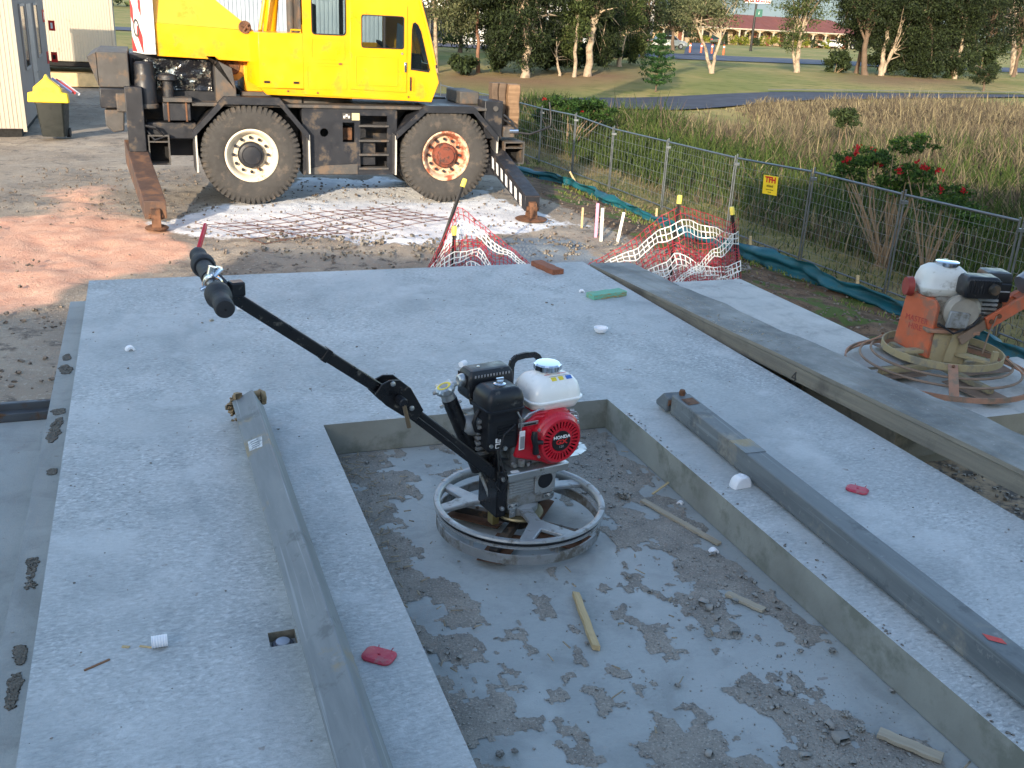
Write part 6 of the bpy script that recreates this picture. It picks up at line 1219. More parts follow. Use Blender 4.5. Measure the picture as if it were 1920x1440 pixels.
# ================================================================== SILT FENCE
M_silt = pbr('teal_geotextile', c8(14, 84, 96), .6, 0, .2, 3, .3, 50, dirt=c8(60, 84, 80), damt=.15, world=True)
def silt():
    px = [(968, 318), (1010, 332), (1085, 352), (1150, 384), (1225, 412), (1300, 446), (1400, 482), (1500, 520), (1600, 556), (1690, 588), (1800, 634), (1960, 700)]
    base = [atg(*q) for q in px]; topz = [(968, 309), (1010, 318), (1063, 328), (1150, 366), (1225, 398), (1300, 430), (1400, 452), (1500, 484), (1600, 526), (1690, 558), (1800, 600), (1960, 660)]
    r = thing('silt_fence', 'teal fabric silt fence sagging along the foot of the wire fence', 'silt fence', base[5]); N = 150; m = 8; V = []; F = []
    L = [0]
    for i in range(1, len(base)): L.append(L[-1] + (base[i] - base[i - 1]).length)
    tops = [dep(q[0], q[1], b.y) for q, b in zip(topz, base)]
    for k in range(N + 1):
        t = L[-1] * k / N; i = min(max(j for j in range(len(L)) if L[j] <= t + 1e-9), len(base) - 2); f = (t - L[i]) / (L[i + 1] - L[i]); B = base[i].lerp(base[i + 1], f); Tp = tops[i].lerp(tops[i + 1], f)
        for j in range(m + 1):
            q = j / m; p = B.lerp(Tp, q); out = .10 * math.sin(q * 3.1) * math.sin(k * .35) + .05 * math.sin(q * 9 + k * .21) + .03 * math.sin(k * 1.3 + q * 4); V.append(tuple(p - r.location - FN * out * 1.0 + Vector((0, 0, -.03 + .02 * math.sin(k * .6) * q))))
    for k in range(N):
        for j in range(m): a = k * (m + 1) + j; F.append((a, a + 1, a + m + 2, a + m + 1))
    o = npmesh('fabric', V, F, M_silt, r, smooth=True); sd = o.modifiers.new('s', 'SOLIDIFY'); sd.thickness = .004
    for i in range(0, len(base), 2): MB().beam(base[i] - r.location - Vector((0, 0, .1)) + FN * .06, tops[i] - r.location + Vector((0, 0, .07)) + FN * .06, .035, .035).build('post', M_wpale, r)
silt()
# ================================================================== WIRE FENCE
M_gz = pbr('galvanised_tube', c8(112, 118, 122), .4, .7, .1, 6, .05)
M_wire = pbr('fence_wire', c8(120, 126, 128), .5, .5, .1, 6, 0)
def fence():
    tops = [(826, 158), (868, 168), (925, 178), (1016, 202), (1080, 215), (1151, 240), (1253, 264), (1381, 294), (1525, 320), (1695, 362), (1917, 412), (2160, 470)]
    n = Vector((FN.x, FN.y, 0)); P = [onplane(a, b, FA, n) for a, b in tops]
    hs_ = []
    for i, p in enumerate(P): hs_.append((p.x, p.y, p.z))
    for i in range(len(P) - 1):
        a, b = P[i], P[i + 1]; lb = ['galvanised wire fence panel partly hidden by the crane, {}'.format(w) for w in ('farthest run beyond the cab', 'behind the front tyre', 'behind the upright timbers')] + ['wire fence panel next to the timber baulks of the crane', 'wire fence panel beside the second one from the timber baulks', 'wire fence panel in front of the red flowered shrub farthest from the panels', 'wire fence panel left of the panel before the yellow sign', 'wire fence panel carrying the yellow hire sign', 'wire fence panel in front of the shrub beside the yellow sign', 'wire fence panel above the orange trowel tank', 'wire fence panel running on past the orange trowel']
        ga, gb = gz(a.x, a.y), gz(b.x, b.y); r = thing('fence_panel', lb[i], 'fence panel', (a.x, a.y, ga), 0, 'panels of the wire fence')
        d = Vector((b.x - a.x, b.y - a.y, 0)); u_ = d.normalized(); o = Vector((a.x, a.y, ga)); ha, hb = a.z - ga, b.z - gb
        A0 = u_ * .03 + Vector((0, 0, .03)); A1 = u_ * .03 + Vector((0, 0, ha - .02)); B0 = Vector((b.x, b.y, gb)) - o - u_ * .03 + Vector((0, 0, .03)); B1 = B0 + Vector((0, 0, hb - .05))
        MB().cyl(A0 - Vector((0, 0, .08)), A1 + Vector((0, 0, .07)), .0145, n=8).build('post', M_gz, r); MB().cyl(B0 - Vector((0, 0, .08)), B1 + Vector((0, 0, .04)), .0145, n=8).build('post', M_gz, r)
        MB().cyl(A1, B1, .017, n=8).build('top_rail', M_gz, r); MB().cyl(A0, B0, .014, n=6).build('bottom_rail', M_gz, r)
        m = MB(); L = d.length; nw = max(4, int(L / (.085 if i > 5 else .14))); rw = .0022 if i > 5 else .003
        for k in range(1, nw): t = k / nw; m.cyl(A0.lerp(B0, t), A1.lerp(B1, t), rw, n=3, cap=False)
        nh = 9 if i > 5 else 6
        for k in range(1, nh): t = k / nh; m.cyl(A0.lerp(A1, t), B0.lerp(B1, t), rw, n=3, cap=False)
        m.build('wire_infill', M_wire, r, smooth=0)['kind'] = 'stuff'
        if i: MB().box(-.05, .05, -.03, .03, -.02, .02).build('clamp', M_gz, r).location = A1 - Vector((0, 0, .1))
    # hire sign
    S = [onplane(*q, FA - n * .06, n) for q in ((1434, 328), (1460, 332), (1455, 367), (1428, 362))]; c = sum(S, Vector()) / 4; r = thing('hire_sign', 'small yellow hire sign wired to the fence', 'sign', c)
    ex = (S[1] - S[0] + S[2] - S[3]) / 2; ez = (S[0] - S[3] + S[1] - S[2]) / 2; exn = ex.normalized(); ny = exn.cross(ez).normalized(); e2 = ny.cross(exn); mtx = Matrix(((exn.x, e2.x, ny.x, 0), (exn.y, e2.y, ny.y, 0), (exn.z, e2.z, ny.z, 0), (0, 0, 0, 1)))
    w_, h_ = ex.length, ez.length; pl = MB().box(-w_ / 2, w_ / 2, -h_ / 2, h_ / 2, -.003, .003).build('board', pbr('sign_yellow', c8(238, 206, 40), .5, 0, .04, 5, 0), r); pl.matrix_local = mtx; z = .0045 if ny.dot(CAM - c) > 0 else -.0045
    def tx(s_, sz, y, mt, sx=1, bold=0): text('sign_text', s_, sz, mt, r, mtx @ Matrix.Translation((0, y * h_, z)), .0005, sx=sx, bold=bold)
    tx('TFH', .42 * h_, .27, pbr('sign_print_red', c8(190, 16, 20), .6, 0, 0, 5, 0), w_ / h_ * 1.0, .05); tx('0418 866 607', .17 * h_, -.06, M_blk2, .62, .02); tx('TEMPORARY FENCING', .09 * h_, -.25, M_blk2, .75); tx('FOR HIRE', .09 * h_, -.38, M_blk2, .8)
fence()
# ================================================================== TALL GRASS AND REEDS
def leafmat(name, rough=.7, trans=.25):
    t = NT(name); c = t.n('ShaderNodeAttribute', out=0, attribute_name='tint'); t.P(Base_Color=c, Roughness=rough, Specular_IOR_Level=.25)
    tr = t.n('ShaderNodeBsdfTranslucent', {0: c}); ms = t.n('ShaderNodeMixShader', {0: trans, 1: t.b.outputs[0], 2: tr}); t.t.links.new(ms, t.out.inputs[0]); return t.m
M_leaf = leafmat('foliage'); M_blade = leafmat('grass_blade', .8, .3)
def blades(name, X, Y, H, W, lean, cols, label, cat, seed, zoff=-.05):
    rg = np.random.default_rng(seed); n = len(X); a = rg.uniform(0, 6.283, n) * .55 + rg.choice([0, 3.1], n) + .4; lx, ly = np.cos(a) * lean * H, np.sin(a) * lean * H; f = rg.uniform(0, 6.283, n); wx, wy = np.cos(f) * W, np.sin(f) * W * .6
    Z0 = G(X, Y) + zoff; V = np.zeros((n, 7, 3)); ts = (0, .4, .75)
    for k, t in enumerate(ts):
        c = np.stack([X + lx * t ** 1.8, Y + ly * t ** 1.8, Z0 + H * (t - lean * .45 * t ** 2)], 1); w_ = (1, .85, .5)[k]; o = np.stack([wx * w_, wy * w_, 0 * wx], 1); V[:, 2 * k] = c - o; V[:, 2 * k + 1] = c + o
    V[:, 6] = np.stack([X + lx, Y + ly, Z0 + H * (1 - lean * .5)], 1)
    F = np.array([(0, 1, 3), (0, 3, 2), (2, 3, 5), (2, 5, 4), (4, 5, 6)])[None] + (np.arange(n) * 7)[:, None, None]
    o = npmesh(name, V.reshape(-1, 3), F.reshape(-1, 3), M_blade, attrs=dict(tint=np.repeat(cols, 7, 0))); return tag(o, label, cat, kind='stuff')
def pal(n, rg, cols, wts, j=.2):
    C_ = np.array(cols)[rg.choice(len(cols), n, p=np.array(wts) / sum(wts))]; return np.clip(C_ * (1 + rg.uniform(-j, j, (n, 1))), 0, 1)
rg = np.random.default_rng(101)
def region(n, ymin, ymax, dmin, dmax, pw_=1.3):
    Y = ymin + (ymax - ymin) * rg.random(n * 4) ** pw_; X = rg.uniform(-4, 30, n * 4); d = (X - FA.x) * FN.x + (Y - FA.y) * FN.y
    k = (d > dmin) & (d < dmax) & (X < .50 * Y + 3.0) & (X > .02 * Y - 2.2); X, Y, d = X[k], Y[k], d[k]; return X[:n], Y[:n], d[:n]
GR = [c8(62, 80, 36), c8(80, 94, 46), c8(50, 66, 32)]; TN = [c8(118, 108, 84), c8(98, 88, 72), c8(138, 126, 96), c8(84, 74, 62)]
X, Y, d = region(60000, 11, 45.5, 1.2, 40, 1.15)
ny_ = np.interp(X, [q[0] for q in near_e], [q[1] for q in near_e]) - .35; k = Y < ny_; X, Y, d = X[k], Y[k], d[k]
nz = fbm(X * .35, Y * .35, 51); gm = np.clip(sstep(.44, .58, nz) * sstep(34, 22, Y) + .55 * sstep(9, 4, d) * sstep(26, 20, Y), 0, 1) + .95 * sstep(22, 26, Y) * sstep(6.5, 3.5, X); H = (.55 + .75 * fbm(X * .5, Y * .5, 55)) * (.55 + .6 * sstep(1.2, 6, d)) * rg.uniform(.55, 1.25, len(X)); H *= 1 - .30 * sstep(30, 38, Y) * sstep(16, 11, X); H *= 1 + .55 * sstep(22, 26, Y) * sstep(6, 3, X)
edge_y = 43.5 - .0 * X + .12 * X; dr_ = sstep(.6, 2.2, X) * sstep(9.8, 8.6, X) * sstep(33, 38, Y); keep = (rg.random(len(X)) > dr_ * .95)
X, Y, H, gm = X[keep], Y[keep], H[keep], gm[keep]; H *= 1 - .6 * sstep(1, 4, X) * sstep(10.5, 8.5, X) * sstep(30, 37, Y); H *= 1 + .7 * (fbm(X * 1.1, Y * 1.1, 95) - .5)
isg = rg.random(len(X)) < gm * .85; pale = (sstep(26, 36, Y) * (.35 + .8 * fbm(X * .2, Y * .2, 98)))[:, None]; cols = np.where(isg[:, None], pal(len(X), rg, GR, [3, 3, 2]), pal(len(X), rg, TN, [4, 4, 2, 3]) * (1 + .22 * pale)); H = H * (1 - .35 * pale[:, 0])
blades('tall_grass', X, Y, H, rg.uniform(.007, .016, len(X)) * (1 + Y / 40), rg.uniform(.1, .75, len(X)), cols, 'tall dry grass and green reeds filling the drain beyond the wire fence', 'tall grass', 5)
X, Y, d = region(16000, 9, 30, -.5, 4.0, 1.1); nz = fbm(X * .6, Y * .6, 61); isg = rg.random(len(X)) < sstep(.42, .62, nz) * .8
blades('low_grass', X, Y, rg.uniform(.10, .42, len(X)) * (.6 + .5 * sstep(0, 2, d)), rg.uniform(.005, .010, len(X)), rg.uniform(.3, 1.1, len(X)), np.where(isg[:, None], pal(len(X), rg, GR, [3, 3, 2]), pal(len(X), rg, TN, [4, 3, 3, 2])), 'low tangled grass at the foot of the wire fence', 'grass', 6)
n = 9000; Y = 8 + 16 * rg.random(n); d = rg.uniform(-2.2, -.3, n); X = FA.x + (d - (Y - FA.y) * FN.y) / FN.x; k = (fbm(X * 1.4, Y * 1.4, 71) > .5); X, Y = X[k], Y[k]
blades('bank_grass', X, Y, rg.uniform(.03, .10, len(X)), rg.uniform(.004, .008, len(X)), rg.uniform(.2, .9, len(X)), pal(len(X), rg, [c8(92, 116, 48), c8(120, 136, 66), c8(150, 140, 90)], [3, 2, 2]), 'thin green grass on the brown bank beside the teal fence', 'grass', 7, -.03)
# ================================================================== SHRUBS, TREES
def leaves(C_, S, cols, rg, elong=2.6, droop=0.0):
    n = len(C_); a = rg.normal(0, 1, (n, 3)); a[:, 2] -= droop; a /= np.linalg.norm(a, axis=1)[:, None]; b = rg.normal(0, 1, (n, 3)); b -= a * (a * b).sum(1)[:, None]; b /= np.linalg.norm(b, axis=1)[:, None]; S = S[:, None]
    V = np.stack([C_ - a * S * .5, C_ + b * S * .5 / elong, C_ + a * S * .5, C_ - b * S * .5 / elong], 1); F = np.arange(n * 4).reshape(n, 4); return V.reshape(-1, 3), F, np.repeat(cols, 4, 0)
def clump_pts(rg, n, c, r, k, sp):
    """n leaf centres in k sub-clumps spread through an ellipsoid"""
    u = rg.normal(0, 1, (k, 3)); u /= np.linalg.norm(u, axis=1)[:, None]; q = np.array(c) + u * (rg.random((k, 1)) ** .45) * np.array(r); i = rg.integers(0, k, n); return q[i] + rg.normal(0, 1, (n, 3)) * np.array(sp), q
def shrub(name, label, base, blobs, n, size, cols, wts, flowers=0, seed=0, stems=5, cat='shrub'):
    rg = np.random.default_rng(seed); r = thing(name, label, cat, base); m = MB(); allp = []; b0 = Vector((0, 0, -.1))
    for c, rad in blobs:
        P, q = clump_pts(rg, int(2.3 * n * rad[0] * rad[2] / sum(bb[1][0] * bb[1][2] for bb in blobs)), c, rad, 22, [s * .14 for s in rad]); allp.append(P)
        for k in range(stems): t = q[k % len(q)]; j = Vector((rg.normal(0, .06), rg.normal(0, .06), 0)); mid = b0.lerp(Vector(t), .5) + Vector((rg.normal(0, .08), rg.normal(0, .08), .05)); m.tube([b0 + j, mid, Vector(t)], [.028 * rad[0] + .006, .016 * rad[0] + .005, .006], 6)
    P = np.concatenate(allp); V, F, cc = leaves(P, rg.uniform(.6, 1.3, len(P)) * size * .62, pal(len(P), rg, cols, wts, .3) * .8, rg, 2.4); npmesh('foliage', V, F, M_leaf, r, attrs=dict(tint=cc))['kind'] = 'stuff'; m.build('stems', pbr('shrub_stem', c8(128, 108, 84), .9, 0, .2, 10, .2), r)['kind'] = 'stuff'
    if flowers:
        top = P[P[:, 2] > np.quantile(P[:, 2], .45)]; fq = top[rg.integers(0, len(top), flowers)] + rg.normal(0, .04, (flowers, 3)) + np.array([0, -.08, .06]); FP = np.repeat(fq, 14, 0) + rg.normal(0, .026, (flowers * 14, 3)); V, F, cc = leaves(FP, rg.uniform(.04, .09, len(FP)), pal(len(FP), rg, [c8(176, 36, 40), c8(150, 26, 36)], [2, 1]), rg, 1.8); npmesh('red_flowers', V, F, M_leaf, r, attrs=dict(tint=cc))['kind'] = 'stuff'
DK0 = [c8(58, 74, 42), c8(74, 88, 50), c8(46, 60, 36)]; SG = [c8(62, 92, 38), c8(84, 112, 48), c8(46, 72, 32)]
def onfence(px, py, dd): q = onplane(px, py, FA + FN * dd, FN); return q
q = onfence(1660, 470, 1.2); bz = gz(q.x, q.y); Bq = Vector((q.x, q.y, bz))
def rel(px, py, dd, r_): c = onfence(px, py, dd); return (tuple(c - Bq), r_)
shrub('flowering_shrub', 'leafy shrub with red flowers right behind the fence next to the yellow sign', Bq, [rel(1630, 300, 1.3, (.55, .45, .24)), rel(1715, 272, 1.4, (.34, .3, .15)), rel(1690, 345, 1.3, (.50, .4, .20)), rel(1590, 330, 1.3, (.3, .3, .16))], 1900, .12, SG, [3, 2, 2], 5, 11, 6)
q = onfence(1745, 455, 1.0); Bq = Vector((q.x, q.y, gz(q.x, q.y)))
shrub('flowering_shrub', 'sprawling shrub dotted with red flowers behind the fence above the trowel tank', Bq, [rel(1775, 372, 1.1, (.48, .4, .18)), rel(1720, 325, 1.3, (.38, .3, .13)), rel(1815, 405, 1.1, (.34, .3, .14))], 1300, .11, SG, [3, 2, 2], 7, 12, 4)
q = onfence(1065, 250, 1.6); Bq = Vector((q.x, q.y, gz(q.x, q.y)))
shrub('flowering_shrub', 'dense dark shrub with few red flowers beside the crane nose', Bq, [rel(1060, 205, 1.8, (.75, .6, .38)), rel(1110, 205, 2.0, (.6, .5, .30)), rel(1020, 212, 1.6, (.4, .4, .25))], 3400, .15, [c8(48, 78, 32), c8(66, 96, 40), c8(40, 60, 28)], [3, 2, 2], 5, 13, 5)
for k, (px, py, Y_, s) in enumerate([(1585, 212, 27, .42)]):
    c = dep(px, py, Y_); shrub('low_bush', ['rounded green bush standing out of the dry grass', 'smaller green bush beside the rounded one in dry grass'][k], Vector((c.x, c.y, gz(c.x, c.y))), [((0, 0, c.z - gz(c.x, c.y) - .1), (s, s, s * .7))], 600, .15, DK0, [3, 2, 2], 0, 20 + k, 3, 'bush')
M_bark = pbr('pale_bark', c8(158, 142, 122), .9, 0, .25, 1.5, .5, 14, dirt=c8(112, 96, 80), damt=.4, dscale=2.5); M_bark2 = pbr('dark_bark', c8(96, 80, 66), .95, 0, .25, 1.5, .5, 14)
def tree(name, label, base, trunks, blobs, n, size, cols, wts, bark, seed, droop=.7, grp=None):
    """trunks: list of point lists (relative metres) with start radius; blobs: (centre, radii)"""
    rg = np.random.default_rng(seed); r = thing(name, label, 'tree', base, 0, grp); m = MB(); tops = []
    for pts, rad in trunks:
        P = [Vector(p) for p in pts]; k = len(P); Q_ = []
        for i in range(k - 1):
            for j in range(4): Q_.append(P[i].lerp(P[i + 1], j / 4) + Vector((rg.normal(0, rad * .25), rg.normal(0, rad * .25), 0)) * (1 if i + j else 0))
        Q_.append(P[-1]); m.tube(Q_, [rad * (1.25 if i == 0 else 1 - .75 * i / len(Q_)) for i in range(len(Q_))], 9); tops.append((Q_, rad))
    allp = []; tot = sum(rd[0] * rd[2] for _, rd in blobs)
    for c, rd in blobs:
        P, q = clump_pts(rg, int(n * rd[0] * rd[2] / tot), c, rd, 40, [rd[0] * .16, rd[1] * .16, rd[2] * .12]); allp.append(P)
        for k in range(7):
            t = Vector(q[k]); Q_, rad = tops[int(rg.integers(len(tops)))]; i = int(len(Q_) * rg.uniform(.45, .95)); s_ = Q_[min(i, len(Q_) - 1)]
            m.tube([s_, s_.lerp(t, .5) + Vector((rg.normal(0, .15), rg.normal(0, .15), .2)), t], [rad * .35, rad * .22, rad * .06], 5)
    m.build('trunk', bark, r, smooth=60); P = np.concatenate(allp); V, F, cc = leaves(P, rg.uniform(.6, 1.4, len(P)) * size, pal(len(P), rg, cols, wts, .35) * .62, rg, 3.0, droop); npmesh('crown', V, F, M_leaf, r, attrs=dict(tint=cc))['kind'] = 'stuff'
DK = [c8(52, 66, 40), c8(68, 82, 46), c8(40, 52, 34)]; MD = [c8(84, 100, 54), c8(104, 116, 66), c8(66, 82, 46)]; GY = [c8(112, 120, 84), c8(92, 102, 70), c8(134, 136, 98)]
def T_(px, py, z=-1.0): b = at(px, py, z); b.z = gz(b.x, b.y) - .1; return b
def W_(px, py, b, dy=0): c = dep(px, py, b.y + dy); return tuple(c - b)
def mk(px, py, label, tr, bl, n, size, cols, bark, seed, w=(3, 2, 2), grp=None):
    b = T_(px, py); s_ = b.y / FPX
    trunks = [([W_(*q, b) if i else (0, 0, 0) for i, q in enumerate([(px, py)] + list(pts))], rad * s_ * .72) for pts, rad in tr]; blobs = [(W_(x, y, b, dy), (rx * s_ * 1.16, rx * s_, rz * s_ * 1.16)) for x, y, rx, rz, dy in bl]; tree('gum_tree', label, b, trunks, blobs, int(n * 4.2), size * .50, cols, w, bark, seed, grp=grp)
mk(818, 122, 'grey gum tree right beside the crane cab', [([(815, 60), (812, -20), (820, -90)], 6)], [(845, 15, 38, 34, 0), (830, -50, 60, 50, 0), (870, 45, 26, 22, 1)], 2600, .34, GY, M_bark, 31)
mk(897, 124, 'slim brown trunked gum tree by the crane cab', [([(896, 60), (893, -10), (898, -80)], 5)], [(893, 5, 26, 18, 0), (900, -60, 55, 45, 0)], 1500, .32, MD, pbr('brown_bark', c8(124, 92, 74), .9, 0, .25, 1.5, .5, 14), 32)
mk(985, 131, 'big dark gum tree with foliage down to the ground', [([(988, 90), (980, 20), (985, -80)], 11)], [(970, 55, 50, 55, 0), (1000, 20, 46, 44, 1.5), (950, 95, 30, 30, 0), (1010, 95, 24, 30, 1), (965, -40, 75, 50, 0), (925, 30, 26, 40, 2)], 6800, .40, DK, M_bark, 33)
mk(1050, 131, 'small leaning gum sapling in front of the dark foliage', [([(1044, 112), (1043, 92)], 4)], [(1048, 75, 26, 26, 1), (1060, 105, 20, 18, 2)], 1300, .34, DK, M_bark, 34)
mk(1077, 133, 'slender gum tree with one thin pale stem', [([(1080, 80), (1084, 10), (1090, -60)], 5)], [(1080, 35, 26, 34, 0), (1090, -30, 40, 40, 0), (1072, 85, 18, 20, 1)], 1800, .34, MD, M_bark, 35)
mk(1102, 133, 'thick pale barked gum tree leaning towards the motel', [([(1106, 90), (1112, 40), (1128, -20), (1140, -80)], 10), ([(1106, 90), (1116, 30), (1108, -40)], 6)], [(1120, 10, 40, 30, 0), (1140, 50, 34, 36, 2), (1095, -40, 60, 45, 0), (1130, 95, 26, 26, 2.5)], 3600, .36, DK, M_bark, 36)
mk(1162, 124, 'pale gum tree with leafy branches beside the utility pole', [([(1163, 80), (1166, 30), (1172, -40)], 6), ([(1170, 80), (1186, 30)], 3)], [(1170, 20, 36, 34, 0), (1185, -30, 50, 40, 0), (1195, 78, 22, 34, 1), (1150, 90, 16, 20, 1)], 2600, .36, MD, M_bark, 37)
mk(1335, 136, 'low forked white gum tree on the mown grass', [([(1325, 100), (1308, 50), (1296, 10)], 5), ([(1340, 105), (1352, 60), (1362, 10)], 5)], [(1300, 25, 36, 24, 0), (1350, 25, 36, 26, 0), (1330, -20, 60, 36, 0)], 2300, .32, GY, M_bark, 38)
mk(1494, 136, 'tall white barked gum with twin stems on the mown grass', [([(1498, 90), (1506, 40), (1520, -20)], 7), ([(1486, 100), (1489, 60), (1498, 0)], 4)], [(1495, 40, 30, 34, 0), (1510, 0, 46, 34, 0), (1485, 75, 20, 18, 0), (1530, -40, 60, 40, 0)], 2700, .34, MD, M_bark, 39)
mk(1622, 141, 'dark leaning gum at the edge of the dense clump', [([(1622, 90), (1628, 40), (1640, -20)], 8), ([(1624, 80), (1606, 30), (1600, -10)], 4)], [(1625, 20, 40, 34, 0), (1600, 0, 30, 26, 0), (1640, 80, 28, 34, 1)], 2800, .36, DK, M_bark2, 40)
mk(1652, 142, 'pale stemmed gum inside the dense dark clump', [([(1656, 110), (1668, 40), (1680, -40)], 7), ([(1662, 120), (1678, 90)], 5)], [(1690, 50, 44, 44, 1), (1680, 5, 55, 34, 0), (1700, 100, 50, 32, 1.5)], 4600, .40, DK, M_bark, 41)
mk(1740, 146, 'dense dark gum with foliage to the ground in the clump', [([(1742, 90), (1745, 20), (1750, -40)], 8)], [(1745, 90, 50, 46, 0), (1750, 35, 55, 40, 0), (1760, -20, 70, 40, 0)], 5600, .40, DK, M_bark2, 42)
mk(1790, 148, 'slim white gum rising in front of the dark clump', [([(1800, 100), (1808, 60), (1815, 10), (1822, -40)], 5)], [(1815, 40, 30, 26, 0), (1810, 95, 30, 36, 1.5), (1830, -10, 50, 34, 0)], 2700, .36, DK, M_bark, 43)
mk(1845, 168, 'small round headed tree standing on the lawn near the access road', [([(1846, 150), (1846, 130)], 3)], [(1845, 138, 20, 14, 0)], 800, .22, DK, M_bark2, 44)
mk(1900, 140, 'tall gum at the end of the dark clump', [([(1902, 60), (1905, -40)], 8)], [(1890, 60, 40, 50, 3), (1920, 20, 50, 46, 3), (1870, 10, 40, 40, 2)], 3600, .42, MD, M_bark, 45)
mk(1262, 95, 'dark green tree beyond the street beside the red roof', [([(1262, 60), (1264, 10)], 5)], [(1270, 30, 34, 34, 0), (1290, -10, 50, 36, 0), (1240, 30, 24, 28, 2)], 2600, .55, DK, M_bark2, 46)
# young pine with tiered branches
b = T_(1231, 152); r = thing('young_pine', 'young hoop pine with tiered dark branches on the mown grass', 'tree', b); H = 2.75; MB().tube([(0, 0, 0), (.02, 0, H * .5), (0, 0, H)], [.045, .03, .01], 7).build('trunk', M_bark2, r); V = []; g = np.random.default_rng(50); PP = []
for k in range(9):
    z = .55 + (H - .6) * k / 8; rad = (.95 if k < 5 else .95 - .17 * (k - 4)) * (1 - .03 * k) * (.75 if k == 0 else 1)
    for j in range(7): a = 6.283 * (j + .37 * k) / 7; t = g.random(70); PP.append(np.stack([np.cos(a) * rad * t, np.sin(a) * rad * t, z + .18 * rad * t ** 2 - .03 + 0 * t], 1) + g.normal(0, .045, (70, 3)))
P = np.concatenate(PP); V, F, cc = leaves(P, g.uniform(.10, .22, len(P)), pal(len(P), g, [c8(44, 74, 38), c8(60, 92, 46), c8(34, 58, 32)], [3, 2, 2]), g, 3.5); npmesh('crown', V, F, M_leaf, r, attrs=dict(tint=cc))['kind'] = 'stuff'
# far wooded skyline
g = np.random.default_rng(60); n = 15000; X = g.uniform(-190, 260, n); Y = 255 + 40 * g.random(n) + 0 * X; hh = 5 + 10 * fbm(X * .03, 0 * X, 3) + 5 * fbm(X * .15, 0 * X, 4); ang = X / Y; gap = sstep(.17, .19, ang) * sstep(.36, .33, ang); hh = hh * (1 - gap * .62); Z = -1.2 + hh * g.random(n) ** .7; V, F, cc = leaves(np.stack([X, Y, Z], 1), g.uniform(1.2, 2.6, n), pal(n, g, [c8(84, 98, 66), c8(104, 114, 78), c8(70, 84, 62)], [3, 2, 2]), g, 1.5)
tag(npmesh('far_woodland', V, F, M_leaf, attrs=dict(tint=cc)), 'far wooded skyline behind the motel', 'woodland', kind='stuff')
xs = np.linspace(-900, 1200, 90); V = []; F = []
for i, x in enumerate(xs): h = 22 + 60 * float(fbm(x * .004, 1.3, 5)) * (1 + .4 * math.sin(x * .003)); V += [(x, 1150, -3), (x, 1250, h * .6), (x, 1400, h)]
for i in range(len(xs) - 1): k = 3 * i; F += [(k, k + 3, k + 4, k + 1), (k + 1, k + 4, k + 5, k + 2)]
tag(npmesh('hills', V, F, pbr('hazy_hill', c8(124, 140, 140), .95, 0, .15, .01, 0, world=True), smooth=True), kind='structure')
# ================================================================== MOTEL, SIGNS, POLES
M_roof = pbr('terracotta_roof', c8(112, 62, 52), .8, 0, .15, .5, .3, 6, world=True); M_cream = pbr('cream_render', c8(172, 150, 122), .85, 0, .06, .5, .1, 4, world=True); M_wood2 = pbr('white_trim', c8(180, 172, 156), .7, 0, .05, 1, 0)
def motel(pl, pr, Y0_, Y1_, label):
    A = dep(pl, 80, Y0_); B = dep(pr, 80, Y1_); A.z = B.z = gz(A.x, A.y); L = (B - A).length; r = thing('motel_wing', label, 'building', A, math.atan2(B.y - A.y, B.x - A.x))
    MB().box(0, L, 0, 8, 0, 2.75).build('wall', M_cream, r)
    e = 2.2; m = MB().add([(-1, -e, 2.62), (L + 1, -e, 2.62), (L + 1, 8 + .8, 2.62), (-1, 8.8, 2.62), (3, 3.6, 4.9), (L - 3, 3.6, 4.9)], [(0, 1, 5, 4), (1, 2, 5), (2, 3, 4, 5), (3, 0, 4), (3, 2, 1, 0)]); rf = m.build('roof', M_roof, r, smooth=0)
    MB().box(-1.05, L + 1.05, -e - .06, -e + .02, 2.46, 2.66).build('fascia', M_wood2, rf)
    n = max(2, int(L / 3.4))
    for k in range(n + 1):
        x = .2 + (L - .4) * k / n; MB().box(x - .1, x + .1, -e + .1, -e + .3, 0, 2.5).build('verandah_post', M_wood2, r)
        if k < n:
            x2 = .2 + (L - .4) * (k + 1) / n; P = [(x, 2.5)] + [((x + x2) / 2 - (x2 - x) / 2 * math.cos(a), 1.75 + .65 * math.sin(a)) for a in np.linspace(0, math.pi, 9)] + [(x2, 2.5)]; MB().prism(P, -e + .14, -e + .24).build('arch', M_cream, r, smooth=0)
            MB().box(x + .5, x + 1.4, -.05, .02, 0, 2.05).build('door', pbr('motel_door', c8(120, 74, 56), .6), r); MB().box(x + 1.7, x + 3.0, -.05, .02, .8, 2.0).build('window', M_dglass, r)
motel(1378, 1600, 178, 196, 'long low motel wing with terracotta roof behind the lawn'); motel(1190, 1372, 168, 177, 'motel wing with terracotta roof partly hidden by the gum trees')
g = np.random.default_rng(66)
for k in range(14):
    px = 1300 + k * 19; Y_ = 168 + k * 1.2; c = dep(px, 84, Y_); c.z = gz(c.x, c.y); shrub('hedge_bush', 'clipped yellow green hedge bush along the front of the motel' if k % 3 else 'dark green clipped bush set between the yellow hedge bushes of the motel', c, [((0, 0, .75), (1.15, .7, .85))], 260, .5, [c8(140, 142, 54), c8(118, 126, 46), c8(96, 108, 42)] if k % 3 else DK, [3, 2, 2], 0, 70 + k, 1, 'hedge'); bpy.data.objects[-1]
for o in list(bpy.data.objects):
    if o.name.startswith('hedge_bush') and o.parent is None: o['group'] = 'hedge bushes in front of the motel'
